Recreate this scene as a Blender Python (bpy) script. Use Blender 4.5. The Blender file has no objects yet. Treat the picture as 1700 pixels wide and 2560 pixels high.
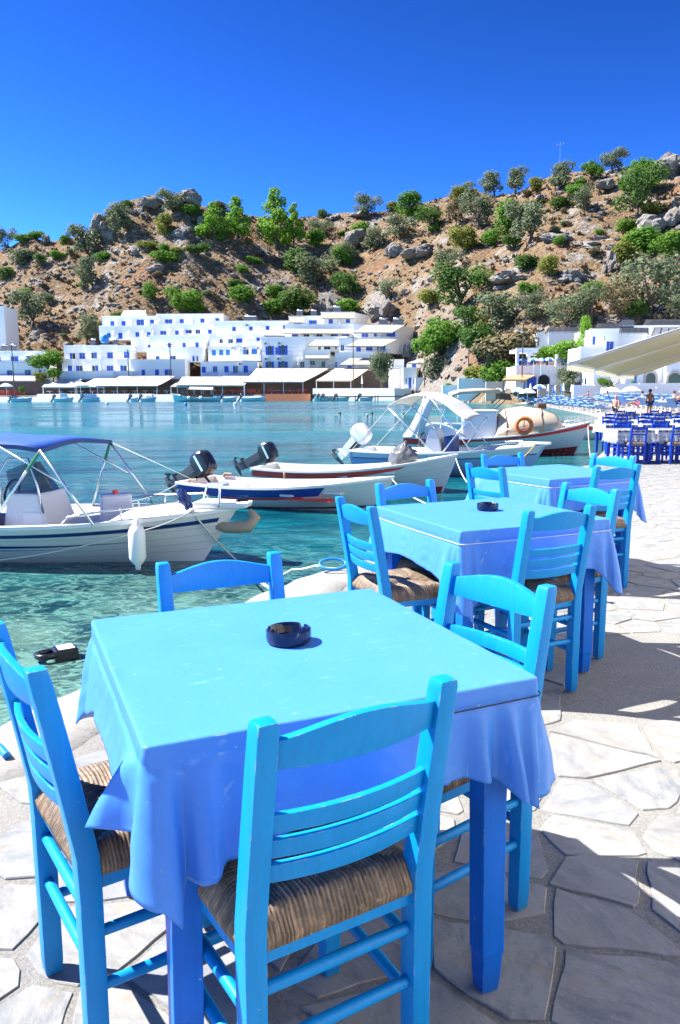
import bpy, bmesh, math, random
import numpy as np
from mathutils import Vector, Matrix, noise

scene = bpy.context.scene
col = scene.collection
R = math.radians

# ------------------------------------------------------------------ camera
F_PX, PITCH, ROLL, CAM_H = 1950.0, 0.1543, -0.0038, 1.333     # focal length in pixels of a 1700x2560 picture
cam_d = bpy.data.cameras.new('camera')
cam = bpy.data.objects.new('camera', cam_d)
col.objects.link(cam)
cam_d.sensor_fit = 'VERTICAL'
cam_d.sensor_height = 36.0
cam_d.lens = 36.0 * F_PX / 2560.0
cam_d.clip_start, cam_d.clip_end = 0.05, 6000
cam.location = (0, 0, CAM_H)
cam.rotation_euler = (Matrix.Rotation(math.pi / 2 - PITCH, 3, 'X') @ Matrix.Rotation(ROLL, 3, 'Z')).to_euler()
cam_d.dof.use_dof = False
scene.camera = cam

# ------------------------------------------------------------------ daylight
SUN_TO = Vector((-0.633, 0.112, 0.766)).normalized()           # direction towards the sun
world = bpy.data.worlds.new('World')
scene.world = world
world.use_nodes = True
wn = world.node_tree
wn.nodes.clear()
w_out = wn.nodes.new('ShaderNodeOutputWorld')
w_bg = wn.nodes.new('ShaderNodeBackground')
w_sky = wn.nodes.new('ShaderNodeTexSky')
w_sky.sky_type = 'NISHITA'
w_sky.sun_disc = False
w_sky.sun_elevation = math.asin(SUN_TO.z)
w_sky.sun_rotation = math.atan2(SUN_TO.x, SUN_TO.y)
w_sky.altitude = 3000
w_sky.air_density = 1.0
w_sky.dust_density = 0.3
w_sky.ozone_density = 6.0
w_hs = wn.nodes.new('ShaderNodeHueSaturation')                  # the photograph's vivid colour rendering, the same all over the sky
w_hs.inputs['Saturation'].default_value = 1.03
w_hs.inputs['Value'].default_value = 0.245
w_hs.inputs['Hue'].default_value = 0.5
w_bg.inputs['Strength'].default_value = 0.06
w_gm = wn.nodes.new('ShaderNodeGamma')                          # a steeper film curve, likewise the same everywhere
w_gm.inputs[1].default_value = 1.95
wn.links.new(w_sky.outputs[0], w_gm.inputs[0])
wn.links.new(w_gm.outputs[0], w_hs.inputs['Color'])
wn.links.new(w_hs.outputs[0], w_bg.inputs['Color'])
wn.links.new(w_bg.outputs[0], w_out.inputs['Surface'])

sun_d = bpy.data.lights.new('sun', 'SUN')
sun_d.energy = 3.4
sun_d.angle = R(0.53)
sun_d.color = (1.0, 0.955, 0.88)
sun = bpy.data.objects.new('sun', sun_d)
col.objects.link(sun)
sun.rotation_euler = (-SUN_TO).to_track_quat('-Z', 'Y').to_euler()
sun.location = (-30, 5, 40)

vs = scene.view_settings
vs.view_transform = 'Standard'
vs.look = 'None'
vs.exposure = 2.22
vs.gamma = 1.0
vs.use_curve_mapping = False
scene.cycles.max_bounces = 8
scene.cycles.transparent_max_bounces = 12
scene.cycles.caustics_reflective = False
scene.cycles.caustics_refractive = False
scene.cycles.use_denoising = True

# ------------------------------------------------------------------ where a pixel of the photograph lies in the world
def ray(px, py):
    dx, dy = px - 850, py - 1280
    cr, sr = math.cos(ROLL), math.sin(ROLL)
    X = (cr * dx + sr * dy) / F_PX
    U = -(-sr * dx + cr * dy) / F_PX
    c, s = math.cos(PITCH), math.sin(PITCH)
    return Vector((X, c + U * s, -s + U * c))
def at_z(px, py, z):
    d = ray(px, py)
    return Vector((0, 0, CAM_H)) + d * ((z - CAM_H) / d.z)
def at_y(px, py, y):
    d = ray(px, py)
    return Vector((0, 0, CAM_H)) + d * (y / d.y)
WATER_Z = -0.8

# ------------------------------------------------------------------ helpers
def tag(o, label=None, cat=None, group=None, kind=None):
    if label: o['label'] = label
    if cat: o['category'] = cat
    if group: o['group'] = group
    if kind or cat: o['kind'] = kind or 'thing'
    return o
def empty(name, loc=(0, 0, 0), rz=0.0, label=None, cat=None, group=None):
    o = bpy.data.objects.new(name, None)
    o.empty_display_size = 0.1
    col.objects.link(o)
    o.location = loc
    o.rotation_euler = (0, 0, rz)
    return tag(o, label, cat, group)
def link_mesh(name, me, parent=None, loc=None, rot=None):
    o = bpy.data.objects.new(name, me)
    col.objects.link(o)
    if parent is not None: o.parent = parent
    if loc is not None: o.location = loc
    if rot is not None: o.rotation_euler = rot
    return o
_kids = {}
def children_of(o):
    return [c for c in o.children]
def copy_tree(o, parent=None):
    c = o.copy()
    col.objects.link(c)
    if parent is not None: c.parent = parent
    for ch in children_of(o): copy_tree(ch, c)
    return c

class MB:
    """collects shapes, builds ONE mesh object"""
    def __init__(s): s.v = []; s.f = []; s.mi = []; s.m = 0
    def add(s, vs, fs):
        o = len(s.v)
        s.v += [tuple(p) for p in vs]
        s.f += [tuple(i + o for i in f) for f in fs]
        s.mi += [s.m] * len(fs)
        return s
    def hexa(s, p):            # 8 points: bottom 4 ccw, top 4 ccw
        return s.add(p, [(3, 2, 1, 0), (4, 5, 6, 7), (0, 1, 5, 4), (1, 2, 6, 5), (2, 3, 7, 6), (3, 0, 4, 7)])
    def box(s, x0, y0, z0, x1, y1, z1):
        return s.hexa([(x0, y0, z0), (x1, y0, z0), (x1, y1, z0), (x0, y1, z0), (x0, y0, z1), (x1, y0, z1), (x1, y1, z1), (x0, y1, z1)])
    def beam(s, a, b, w, h=None, up=(0, 0, 1)):
        h = w if h is None else h
        a, b = Vector(a), Vector(b)
        d = (b - a).normalized()
        up = Vector(up)
        if abs(d.dot(up)) > .98: up = Vector((0, 1, 0))
        sd = d.cross(up).normalized() * (w / 2)
        u = sd.cross(d).normalized() * (h / 2)
        return s.hexa([a - sd - u, a + sd - u, b + sd - u, b - sd - u, a - sd + u, a + sd + u, b + sd + u, b - sd + u])
    def tube(s, pts, r, n=8, cap=True, closed=False):
        pts = [Vector(p) for p in pts]
        k = len(pts)
        rs = r if isinstance(r, (list, tuple)) else [r] * k
        vs = []; prev = None
        for i, p in enumerate(pts):
            if closed: d = pts[(i + 1) % k] - pts[i - 1]
            else: d = pts[min(i + 1, k - 1)] - pts[max(i - 1, 0)]
            d.normalize()
            if prev is None:
                u = Vector((0, 0, 1)) if abs(d.z) < .9 else Vector((1, 0, 0))
            else: u = prev
            x = d.cross(u).normalized(); u = x.cross(d).normalized(); prev = u
            for j in range(n):
                a = 2 * math.pi * j / n
                vs.append(p + (x * math.cos(a) + u * math.sin(a)) * rs[i])
        fs = []
        for i in range(k if closed else k - 1):
            i2 = (i + 1) % k
            for j in range(n):
                fs.append((i * n + j, i * n + (j + 1) % n, i2 * n + (j + 1) % n, i2 * n + j))
        if cap and not closed:
            fs.append(tuple(range(n - 1, -1, -1))); fs.append(tuple((k - 1) * n + j for j in range(n)))
        return s.add(vs, fs)
    def lathe(s, prof, n=16, c=(0, 0, 0), cap=True):
        vs = []; fs = []
        for r, z in prof:
            for j in range(n):
                a = 2 * math.pi * j / n
                vs.append((c[0] + r * math.cos(a), c[1] + r * math.sin(a), c[2] + z))
        for i in range(len(prof) - 1):
            for j in range(n):
                fs.append((i * n + j, i * n + (j + 1) % n, (i + 1) * n + (j + 1) % n, (i + 1) * n + j))
        if cap:
            if prof[0][0] > 1e-6: fs.append(tuple(range(n - 1, -1, -1)))
            if prof[-1][0] > 1e-6: fs.append(tuple((len(prof) - 1) * n + j for j in range(n)))
        return s.add(vs, fs)
    def grid(s, rows, closed=False, flip=False):
        n = len(rows[0]); vs = [p for r in rows for p in r]; fs = []
        for i in range(len(rows) - 1):
            for j in range(n if closed else n - 1):
                j2 = (j + 1) % n
                q = (i * n + j, i * n + j2, (i + 1) * n + j2, (i + 1) * n + j)
                fs.append(q[::-1] if flip else q)
        return s.add(vs, fs)
    def prism(s, poly, z0, z1):
        n = len(poly)
        vs = [(p[0], p[1], z0) for p in poly] + [(p[0], p[1], z1) for p in poly]
        fs = [tuple(range(n - 1, -1, -1)), tuple(range(n, 2 * n))]
        fs += [(i, (i + 1) % n, n + (i + 1) % n, n + i) for i in range(n)]
        return s.add(vs, fs)
    def extrude(s, poly, d):   # any planar polygon of 3-D points, pushed along d
        n = len(poly); d = Vector(d)
        vs = [Vector(p) for p in poly] + [Vector(p) + d for p in poly]
        fs = [tuple(range(n - 1, -1, -1)), tuple(range(n, 2 * n))]
        fs += [(i, (i + 1) % n, n + (i + 1) % n, n + i) for i in range(n)]
        return s.add(vs, fs)
    def ico(s, c, r, sub=1, sq=(1, 1, 1), jit=0.0, rnd=None):
        key = sub
        if key not in MB._ico:
            bm = bmesh.new(); bmesh.ops.create_icosphere(bm, subdivisions=sub, radius=1)
            bm.verts.ensure_lookup_table()
            MB._ico[key] = ([v.co.copy() for v in bm.verts], [tuple(v.index for v in f.verts) for f in bm.faces]); bm.free()
        vs, fs = MB._ico[key]
        out = []
        for v in vs:
            k = 1 + (rnd.uniform(-jit, jit) if jit else 0)
            out.append((c[0] + v.x * r * sq[0] * k, c[1] + v.y * r * sq[1] * k, c[2] + v.z * r * sq[2] * k))
        return s.add(out, fs)
    _ico = {}
    def mesh(s, name, mats, smooth=False, bevel=0.0, seg=2, angle=0.6, recalc=False):
        me = bpy.data.meshes.new(name)
        me.from_pydata(s.v, [], s.f)
        mats = mats if isinstance(mats, (list, tuple)) else [mats]
        for m in mats: me.materials.append(m)
        if any(s.mi): me.polygons.foreach_set('material_index', s.mi)
        if recalc or bevel:
            bm = bmesh.new(); bm.from_mesh(me)
            if recalc: bmesh.ops.recalc_face_normals(bm, faces=bm.faces)
            if bevel:
                ed = [e for e in bm.edges if len(e.link_faces) == 2 and e.calc_face_angle(0) > angle]
                bmesh.ops.bevel(bm, geom=ed, offset=bevel, segments=seg, profile=.6, affect='EDGES', clamp_overlap=True)
            bm.to_mesh(me); bm.free()
        if smooth: me.shade_smooth()
        me.update()
        return me
    def build(s, name, mats, parent=None, loc=None, **kw):
        return link_mesh(name, s.mesh(name, mats, **kw), parent, loc)

def smooth_by_angle(o, ang=0.7):
    me = o.data if hasattr(o, 'data') else o
    me.shade_smooth()
    try: me.set_sharp_from_angle(angle=ang)
    except Exception: pass

def lerp(a, b, t): return a + (b - a) * t
def interp(x, xs, ys):
    return float(np.interp(x, xs, ys))

# ------------------------------------------------------------------ materials
class N:
    """a small wrapper to write node trees"""
    def __init__(s, name):
        s.m = bpy.data.materials.new(name); s.m.use_nodes = True
        s.t = s.m.node_tree; s.t.nodes.clear()
        s.out = s.t.nodes.new('ShaderNodeOutputMaterial')
    def node(s, typ, **kw):
        n = s.t.nodes.new(typ)
        for k, v in kw.items(): setattr(n, k, v)
        return n
    def put(s, n, k, v):
        i = n.inputs[k]
        if hasattr(v, 'is_output'): s.t.links.new(v, i)
        elif isinstance(v, (tuple, list)) and len(v) == 3 and i.type == 'RGBA': i.default_value = (*v, 1)
        else: i.default_value = v
    def coord(s, which='Object'): return s.node('ShaderNodeTexCoord').outputs[which]
    def pos(s): return s.node('ShaderNodeNewGeometry').outputs['Position']
    def mapping(s, v, scale=(1, 1, 1), rot=(0, 0, 0), loc=(0, 0, 0)):
        n = s.node('ShaderNodeMapping'); s.put(n, 'Vector', v)
        n.inputs['Scale'].default_value = scale; n.inputs['Rotation'].default_value = rot; n.inputs['Location'].default_value = loc
        return n.outputs[0]
    def noise(s, v, scale, detail=4, rough=.55, dist=0, out='Fac'):
        n = s.node('ShaderNodeTexNoise'); s.put(n, 'Vector', v)
        n.inputs['Scale'].default_value = scale; n.inputs['Detail'].default_value = detail
        n.inputs['Roughness'].default_value = rough; n.inputs['Distortion'].default_value = dist
        return n.outputs[out]
    def voronoi(s, v, scale, feature='F1', out='Distance', rnd=1):
        n = s.node('ShaderNodeTexVoronoi', feature=feature); s.put(n, 'Vector', v)
        n.inputs['Scale'].default_value = scale; n.inputs['Randomness'].default_value = rnd
        return n.outputs[out]
    def ramp(s, f, stops, interp='LINEAR'):
        n = s.node('ShaderNodeValToRGB'); s.put(n, 'Fac', f)
        cr = n.color_ramp; cr.interpolation = interp
        while len(cr.elements) < len(stops): cr.elements.new(.5)
        for e, (p, c) in zip(cr.elements, stops):
            e.position = p; e.color = (c, c, c, 1) if not isinstance(c, (tuple, list)) else (*c, 1)
        return n.outputs[0]
    def mix(s, f, a, b, typ='MIX'):
        n = s.node('ShaderNodeMix', data_type='RGBA', blend_type=typ)
        for k, v in ((0, f), (6, a), (7, b)):
            i = n.inputs[k]
            if hasattr(v, 'is_output'): s.t.links.new(v, i)
            elif isinstance(v, (tuple, list)): i.default_value = (*v, 1)
            elif i.type == 'RGBA': i.default_value = (v, v, v, 1)
            else: i.default_value = v
        return n.outputs[2]
    def math(s, op, a, b=0.0, c=None, clamp=False):
        n = s.node('ShaderNodeMath', operation=op, use_clamp=clamp)
        s.put(n, 0, a); s.put(n, 1, b)
        if c is not None: s.put(n, 2, c)
        return n.outputs[0]
    def sep(s, v):
        n = s.node('ShaderNodeSeparateXYZ'); s.put(n, 0, v); return n.outputs
    def bump(s, h, strength=.3, dist=.01, normal=None):
        n = s.node('ShaderNodeBump'); s.put(n, 'Height', h)
        n.inputs['Strength'].default_value = strength; n.inputs['Distance'].default_value = dist
        if normal is not None: s.put(n, 'Normal', normal)
        return n.outputs[0]
    def bsdf(s, base, rough=.5, normal=None, **kw):
        n = s.node('ShaderNodeBsdfPrincipled')
        s.put(n, 'Base Color', base); s.put(n, 'Roughness', rough)
        if normal is not None: s.put(n, 'Normal', normal)
        for k, v in kw.items(): s.put(n, k.replace('_', ' '), v)
        return n.outputs[0]
    def done(s, sh):
        s.t.links.new(sh, s.out.inputs['Surface']); return s.m
    def rand(s): return s.node('ShaderNodeObjectInfo').outputs['Random']

def simple(name, c, rough=.5, var=.12, scale=6, bump=0.0, bscale=60, metallic=0.0, **kw):
    n = N(name); v = n.coord()
    f = n.noise(v, scale, 4)
    lo = tuple(x * (1 - var) for x in c); hi = tuple(min(1, x * (1 + var)) for x in c)
    b = n.mix(f, lo, hi)
    nm = n.bump(n.noise(v, bscale, 3), .25, bump) if bump else None
    return n.done(n.bsdf(b, rough, nm, Metallic=metallic, **kw))

def paint(name, c, chip=(.34, .37, .38), amount=.575, rough=.32, var=.10):
    """brushed gloss paint with small chips and brush marks"""
    n = N(name); v = n.coord()
    base = n.mix(n.noise(v, 9, 3), tuple(x * (1 - var) for x in c), tuple(min(1, x * (1 + var)) for x in c))
    fade = n.noise(v, 2.3, 2)
    base = n.mix(n.ramp(fade, [(.55, 0), (.85, .35)]), base, (c[0] * 1 + .05, min(1, c[1] * 1.25 + .02), min(1, c[2] * 1.05)))
    ch = n.math('MULTIPLY', n.ramp(n.noise(v, 38, 5, .7), [(amount + .10, 0), (amount + .125, 1)]), n.ramp(n.noise(v, 4.5, 2), [(.52, 0), (.6, 1)]))
    base = n.mix(ch, base, chip)
    g = n.noise(n.mapping(v, (60, 60, 5)), 1.0, 3)
    st = n.noise(n.mapping(v, (90, 90, 4), (0, 0, .3)), 1.0, 4, .6)
    base = n.mix(n.ramp(st, [(.35, .35), (.6, 0)]), base, tuple(x * .72 for x in c))                       # brush marks
    base = n.mix(n.ramp(n.sep(v)[2], [(.0, .55), (.10, 0)]), base, tuple(x * .55 + .012 for x in c))         # scuffed, grimy feet
    bv = n.node('ShaderNodeBevel', samples=4); bv.inputs['Radius'].default_value = .005
    dt = n.node('ShaderNodeVectorMath', operation='DOT_PRODUCT'); n.put(dt, 0, bv.outputs[0]); n.put(dt, 1, n.node('ShaderNodeNewGeometry').outputs['Normal'])
    edge = n.ramp(dt.outputs['Value'], [(.80, 1), (.97, 0)])
    wear = n.math('MULTIPLY', edge, n.ramp(n.noise(v, 26, 5, .75), [(.52, 0), (.60, 1)]))
    base = n.mix(n.math('MULTIPLY', wear, .8), base, chip)                                                  # paint rubbed off the edges
    h = n.math('ADD', n.math('MULTIPLY', n.math('ADD', g, st), .5), n.math('MULTIPLY', n.math('ADD', ch, wear), -.6))
    return n.done(n.bsdf(base, n.math('ADD', n.math('MULTIPLY', g, .2), rough - .1), n.bump(h, .35, .0012), Specular_IOR_Level=.28))

M = {}
M['white'] = simple('white_plastic', (.8, .8, .79), .35, .03)
M['black'] = simple('black_plastic', (.012, .013, .018), .28, .1)
M['steel'] = simple('steel_tube', (.75, .76, .77), .22, .05, metallic=.9)
# ================================================================== THE SETTING: water, terrace
rnd = random.Random(11)

# ---- water: coloured by what lies under it, ruffled by small waves
def water_material():
    n = N('sea_water')
    p = n.pos()
    xyz = n.sep(p)
    wv = n.noise(n.mapping(p, (1.0, 1.7, 1)), 1.1, 3, .5, .8, 'Color')       # refraction: waves bend the view of the bottom
    pd = n.node('ShaderNodeVectorMath', operation='MULTIPLY_ADD')
    n.put(pd, 0, wv); pd.inputs[1].default_value = (1.6, 1.6, 0); n.t.links.new(p, pd.inputs[2])
    pd2 = n.node('ShaderNodeVectorMath', operation='MULTIPLY_ADD')
    n.put(pd2, 0, n.noise(n.mapping(p, (1.0, 1.5, 1)), 5.5, 2, .5, .6, 'Color')); pd2.inputs[1].default_value = (.5, .5, 0); n.t.links.new(pd.outputs[0], pd2.inputs[2])
    q = pd2.outputs[0]
    big = n.noise(n.mapping(q, (.16, .22, 1)), 1.0, 3, .6)
    stones = n.voronoi(q, 1.3, 'F1')
    fine = n.noise(q, 4.2, 4, .65)
    # shallow bottom by the quay: green-gold stones and dark gaps; deep bottom: teal
    near = n.mix(n.ramp(fine, [(.34, 0), (.62, 1)]), (.001, .011, .02), (.045, .15, .13))
    near = n.mix(n.ramp(stones, [(.25, .0), (.75, .75)]), near, (.001, .009, .02))
    near = n.mix(n.ramp(big, [(.44, .62), (.6, 0)]), near, (.002, .02, .037))
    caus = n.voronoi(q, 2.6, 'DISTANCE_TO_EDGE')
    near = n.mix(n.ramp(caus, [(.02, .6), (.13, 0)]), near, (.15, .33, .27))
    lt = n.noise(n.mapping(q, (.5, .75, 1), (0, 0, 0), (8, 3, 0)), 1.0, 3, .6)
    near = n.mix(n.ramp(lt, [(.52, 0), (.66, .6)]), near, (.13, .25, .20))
    mid = n.mix(n.ramp(n.noise(n.mapping(q, (.35, .6, 1)), 1.0, 4, .6), [(.38, 0), (.64, 1)]), (.0, .048, .08), (.004, .125, .15))
    far = n.mix(n.ramp(n.noise(n.mapping(p, (.018, .05, 1)), 1.0, 3), [(.42, 0), (.6, 1)]), (.0, .095, .165), (.006, .175, .215))
    d1 = n.ramp(n.math('MULTIPLY', xyz[1], 1 / 100), [(.065, 0), (.125, 1)])
    d2 = n.ramp(n.math('MULTIPLY', xyz[1], 1 / 100), [(.22, 0), (.5, 1)])
    c = n.mix(d1, near, mid)
    c = n.mix(d2, c, far)
    # shallow green strip along the beach on the right
    bx = n.math('SUBTRACT', xyz[0], n.math('MULTIPLY', xyz[1], .12))
    c = n.mix(n.math('MULTIPLY', n.ramp(n.math('MULTIPLY', bx, 1 / 20), [(.08, 0), (.5, .8)]), n.ramp(n.math('MULTIPLY', xyz[1], .01), [(.1, 0), (.25, 1)])), c, (.05, .145, .12))
    # waves
    h = n.math('MULTIPLY', n.noise(n.mapping(p, (.55, 1.25, 1), (0, 0, .15)), .9, 3, .5, .5), .9)
    h = n.math('ADD', h, n.math('MULTIPLY', n.noise(n.mapping(p, (1, 1.6, 1), (0, 0, -.2)), 3.4, 3, .55, .6), .32))
    h = n.math('ADD', h, n.math('MULTIPLY', n.noise(n.mapping(p, (1, 1.3, 1), (0, 0, .3)), 11, 2), .05))
    nm = n.bump(h, .8, .26)
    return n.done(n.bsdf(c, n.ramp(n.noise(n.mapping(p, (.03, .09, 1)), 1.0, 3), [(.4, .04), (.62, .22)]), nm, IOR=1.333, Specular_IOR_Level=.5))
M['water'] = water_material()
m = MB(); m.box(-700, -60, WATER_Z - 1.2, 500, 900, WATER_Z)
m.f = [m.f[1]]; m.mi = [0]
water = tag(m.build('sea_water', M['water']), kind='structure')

# ---- the terrace: mortar bed, quay wall, then every paving stone
n = N('mortar'); v = n.pos()
b = n.mix(n.noise(v, 3, 5, .6), (.17, .166, .155), (.27, .264, .245))
b = n.mix(n.ramp(n.noise(v, 120, 3, .7), [(.35, .7), (.6, 0)]), b, (.11, .11, .105))
b = n.mix(n.ramp(n.noise(v, 1.1, 4), [(.5, 0), (.75, .6)]), b, (.28, .27, .245))
M['mortar'] = n.done(n.bsdf(b, .9, n.bump(n.noise(v, 90, 5, .7), .8, .006)))
n = N('quay_concrete'); v = n.pos()
b = n.mix(n.noise(v, 2.2, 5, .6), (.21, .207, .195), (.30, .295, .28))
b = n.mix(n.ramp(n.noise(v, 26, 5, .7), [(.3, .6), (.5, 0)]), b, (.14, .135, .12))
b = n.mix(n.ramp(n.voronoi(v, 34), [(.06, .55), (.13, 0)]), b, (.2, .19, .18))
M['quay'] = n.done(n.bsdf(b, .85, n.bump(n.noise(v, 40, 5, .7), .5, .008)))
n = N('paving_stone'); v = n.pos(); r = n.rand()
vr = n.node('ShaderNodeVectorMath', operation='MULTIPLY_ADD')          # every stone is cut from another place of the slab
n.put(vr, 0, n.node('ShaderNodeCombineXYZ').outputs[0]); cmb = vr.inputs[0].links[0].from_node
n.put(cmb, 0, r); n.put(cmb, 1, r); vr.inputs[1].default_value = (37, 61, 0); n.t.links.new(v, vr.inputs[2])
v2 = n.node('ShaderNodeVectorRotate', rotation_type='Z_AXIS'); n.put(v2, 'Vector', vr.outputs[0]); n.put(v2, 'Angle', n.math('MULTIPLY', r, 23.0)); v2 = v2.outputs[0]
b = n.mix(n.noise(v2, 2.6, 5, .6), (.20, .205, .205), (.295, .295, .28))
b = n.mix(n.ramp(n.noise(n.mapping(v2, (1.4, 3, 1)), 4, 6, .7), [(.47, 0), (.70, .6)]), b, (.32, .32, .305))
b = n.mix(n.ramp(n.noise(n.mapping(v2, (1, 2.2, 1)), 6.5, 6, .65), [(.46, 0), (.64, .8)]), b, (.12, .132, .15))
b = n.mix(n.ramp(n.noise(v2, 8.5, 3, .6), [(.58, 0), (.70, .6)]), b, (.25, .20, .14))
b = n.mix(n.ramp(n.noise(v2, 70, 4, .7), [(.60, 0), (.70, .6)]), b, (.36, .355, .345))
b = n.mix(n.ramp(n.noise(v2, 130, 3, .7), [(.60, 0), (.72, .5)]), b, (.11, .11, .115))
b = n.mix(n.math('MULTIPLY', r, .5), b, n.mix(n.math('FRACT', n.math('MULTIPLY', r, 7.3)), (.27, .245, .205), (.19, .205, .23)))
b = n.mix(n.math('MULTIPLY', n.ramp(n.voronoi(v, 4.2), [(.030, 1), (.036, 0)]), n.ramp(n.noise(v, 1.1, 2), [(.5, 0), (.54, 1)])), b, (.004, .10, .36))       # drips of blue paint
h = n.math('ADD', n.noise(v2, 22, 6, .65), n.math('MULTIPLY', n.noise(n.mapping(v2, (1, 1.8, 1)), 6, 6, .7), 1.2))
M['stone'] = n.done(n.bsdf(b, n.mix(n.noise(v, 7, 3), .5, .75), n.bump(h, .42, .007), Specular_IOR_Level=.3))

quay_px = [(0, 1812), (98, 1762), (165, 1735), (228, 1708), (430, 1600), (607, 1507), (655, 1480), (705, 1464), (760, 1442), (813, 1425), (878, 1419)]
quay_edge = [at_z(x, y, 0).xy for x, y in quay_px] + [Vector((.55, 7.0)), Vector((1.28, 9.0)), Vector((2.6, 11.6)), Vector((4.2, 13.6)), Vector((4.55, 14.0))]
first = quay_edge[0]
back = [Vector((-2.4, .8)), Vector((-3.3, -2.5))]
edge_all = back[::-1] + quay_edge
# a rough, chipped waterfront edge
def rough_line(pts, step, amp, seed):
    out = []
    for a, b_ in zip(pts[:-1], pts[1:]):
        k = max(1, int((b_ - a).length / step))
        nrm = Vector((-(b_ - a).y, (b_ - a).x)).normalized()
        for i in range(k):
            p = a.lerp(b_, i / k)
            out.append(p + nrm * amp * (noise.fractal(Vector((p.x * 3 + seed, p.y * 3, 0)), 1, 2, 3)))
    out.append(pts[-1])
    return out
quay_line = rough_line(edge_all, .05, .035, 4)
terrace_poly = [(-3.3, -30.0)] + [(p.x, p.y) for p in quay_line] + [(26.0, 14.0), (26.0, -30.0)]
MORTAR_Z = -.0045
m = MB()
k = len(terrace_poly)
m.add([(x, y, MORTAR_Z) for x, y in terrace_poly], [tuple(range(k - 1, -1, -1))])
# quay wall under the edge
m.m = 1
wall_rows = [[(x, y, MORTAR_Z) for x, y in terrace_poly[:-2]], [(x - .02, y + .03, -.06) for x, y in terrace_poly[:-2]], [(x + .03, y - .05, -.5) for x, y in terrace_poly[:-2]], [(x + .02, y - .04, -1.9) for x, y in terrace_poly[:-2]]]
m.grid(wall_rows, flip=True)
m.grid([[(4.55, 14.0, MORTAR_Z), (26, 14.0, MORTAR_Z)], [(4.55, 14.0, -1.5), (26, 14.0, -1.5)]], flip=True)
terrace = tag(m.build('terrace', [M['mortar'], M['quay']]), kind='structure')

# concrete lip along the water, poured over the edge of the bed
def inset_line(pts, d):
    out = []
    for i, p in enumerate(pts):
        t = (pts[min(i + 4, len(pts) - 1)] - pts[max(i - 4, 0)]).normalized()
        nrm = Vector((t.y, -t.x))
        out.append(p + nrm * (d + .05 * noise.noise(Vector((p.x * 2.2, p.y * 2.2, 3)))))
    return out
lip_in = inset_line(quay_line, .42)
m = MB()
rows = []
for f, z in ((1.0, -.012), (.985, -.001), (.6, .001), (.25, .001), (.03, .0), (.008, -.006), (0.0, -.05)):
    rows.append([(lerp(a.x, b_.x, f), lerp(a.y, b_.y, f), z + .0025 * noise.noise(Vector((a.x * 6, a.y * 6, f * 3)))) for a, b_ in zip(quay_line, lip_in)])
m.grid(rows)
link_mesh('concrete_lip', m.mesh('concrete_lip', M['quay'], smooth=True, recalc=True), terrace)

# ---- crazy paving: every stone is cut from a Voronoi cell
def clip(poly, a, nrm):
    out = []
    for i in range(len(poly)):
        p, q = poly[i], poly[(i + 1) % len(poly)]
        dp, dq = (p - a).dot(nrm), (q - a).dot(nrm)
        if dp <= 0: out.append(p)
        if (dp < 0 < dq) or (dq < 0 < dp): out.append(p + (q - p) * (dp / (dp - dq)))
    return out
def point_in(poly, p):
    c = False
    for i in range(len(poly)):
        x1, y1 = poly[i]; x2, y2 = poly[i - 1]
        if (y1 > p[1]) != (y2 > p[1]) and p[0] < (x2 - x1) * (p[1] - y1) / (y2 - y1) + x1: c = not c
    return c
inner_poly = [(-3.0, -3.0)] + [(p.x, p.y) for p in lip_in] + [(16, 14), (16, -3)]
rnd = random.Random(5)
seeds = []
grid_ = {}
def far_enough(p, d):
    ix, iy = int(p.x // .5), int(p.y // .5)
    for i in range(ix - 1, ix + 2):
        for j in range(iy - 1, iy + 2):
            for q, dq in grid_.get((i, j), ()):
                if (q - p).length < (d + dq) / 2: return False
    return True
for i in range(26000):
    p = Vector((rnd.uniform(-3.4, 9.5), rnd.uniform(-.3, 14.2)))
    d = rnd.choice((.13, .17, .22, .27, .31, .35))
    if far_enough(p, d):
        seeds.append(p); grid_.setdefault((int(p.x // .5), int(p.y // .5)), []).append((p, d))
patch = [at_z(px, py, 0).xy for px, py in ((1455, 1672), (1490, 1790), (1720, 1800), (1900, 1760), (1900, 1600), (1560, 1590), (1430, 1600))]
cells = []
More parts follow.
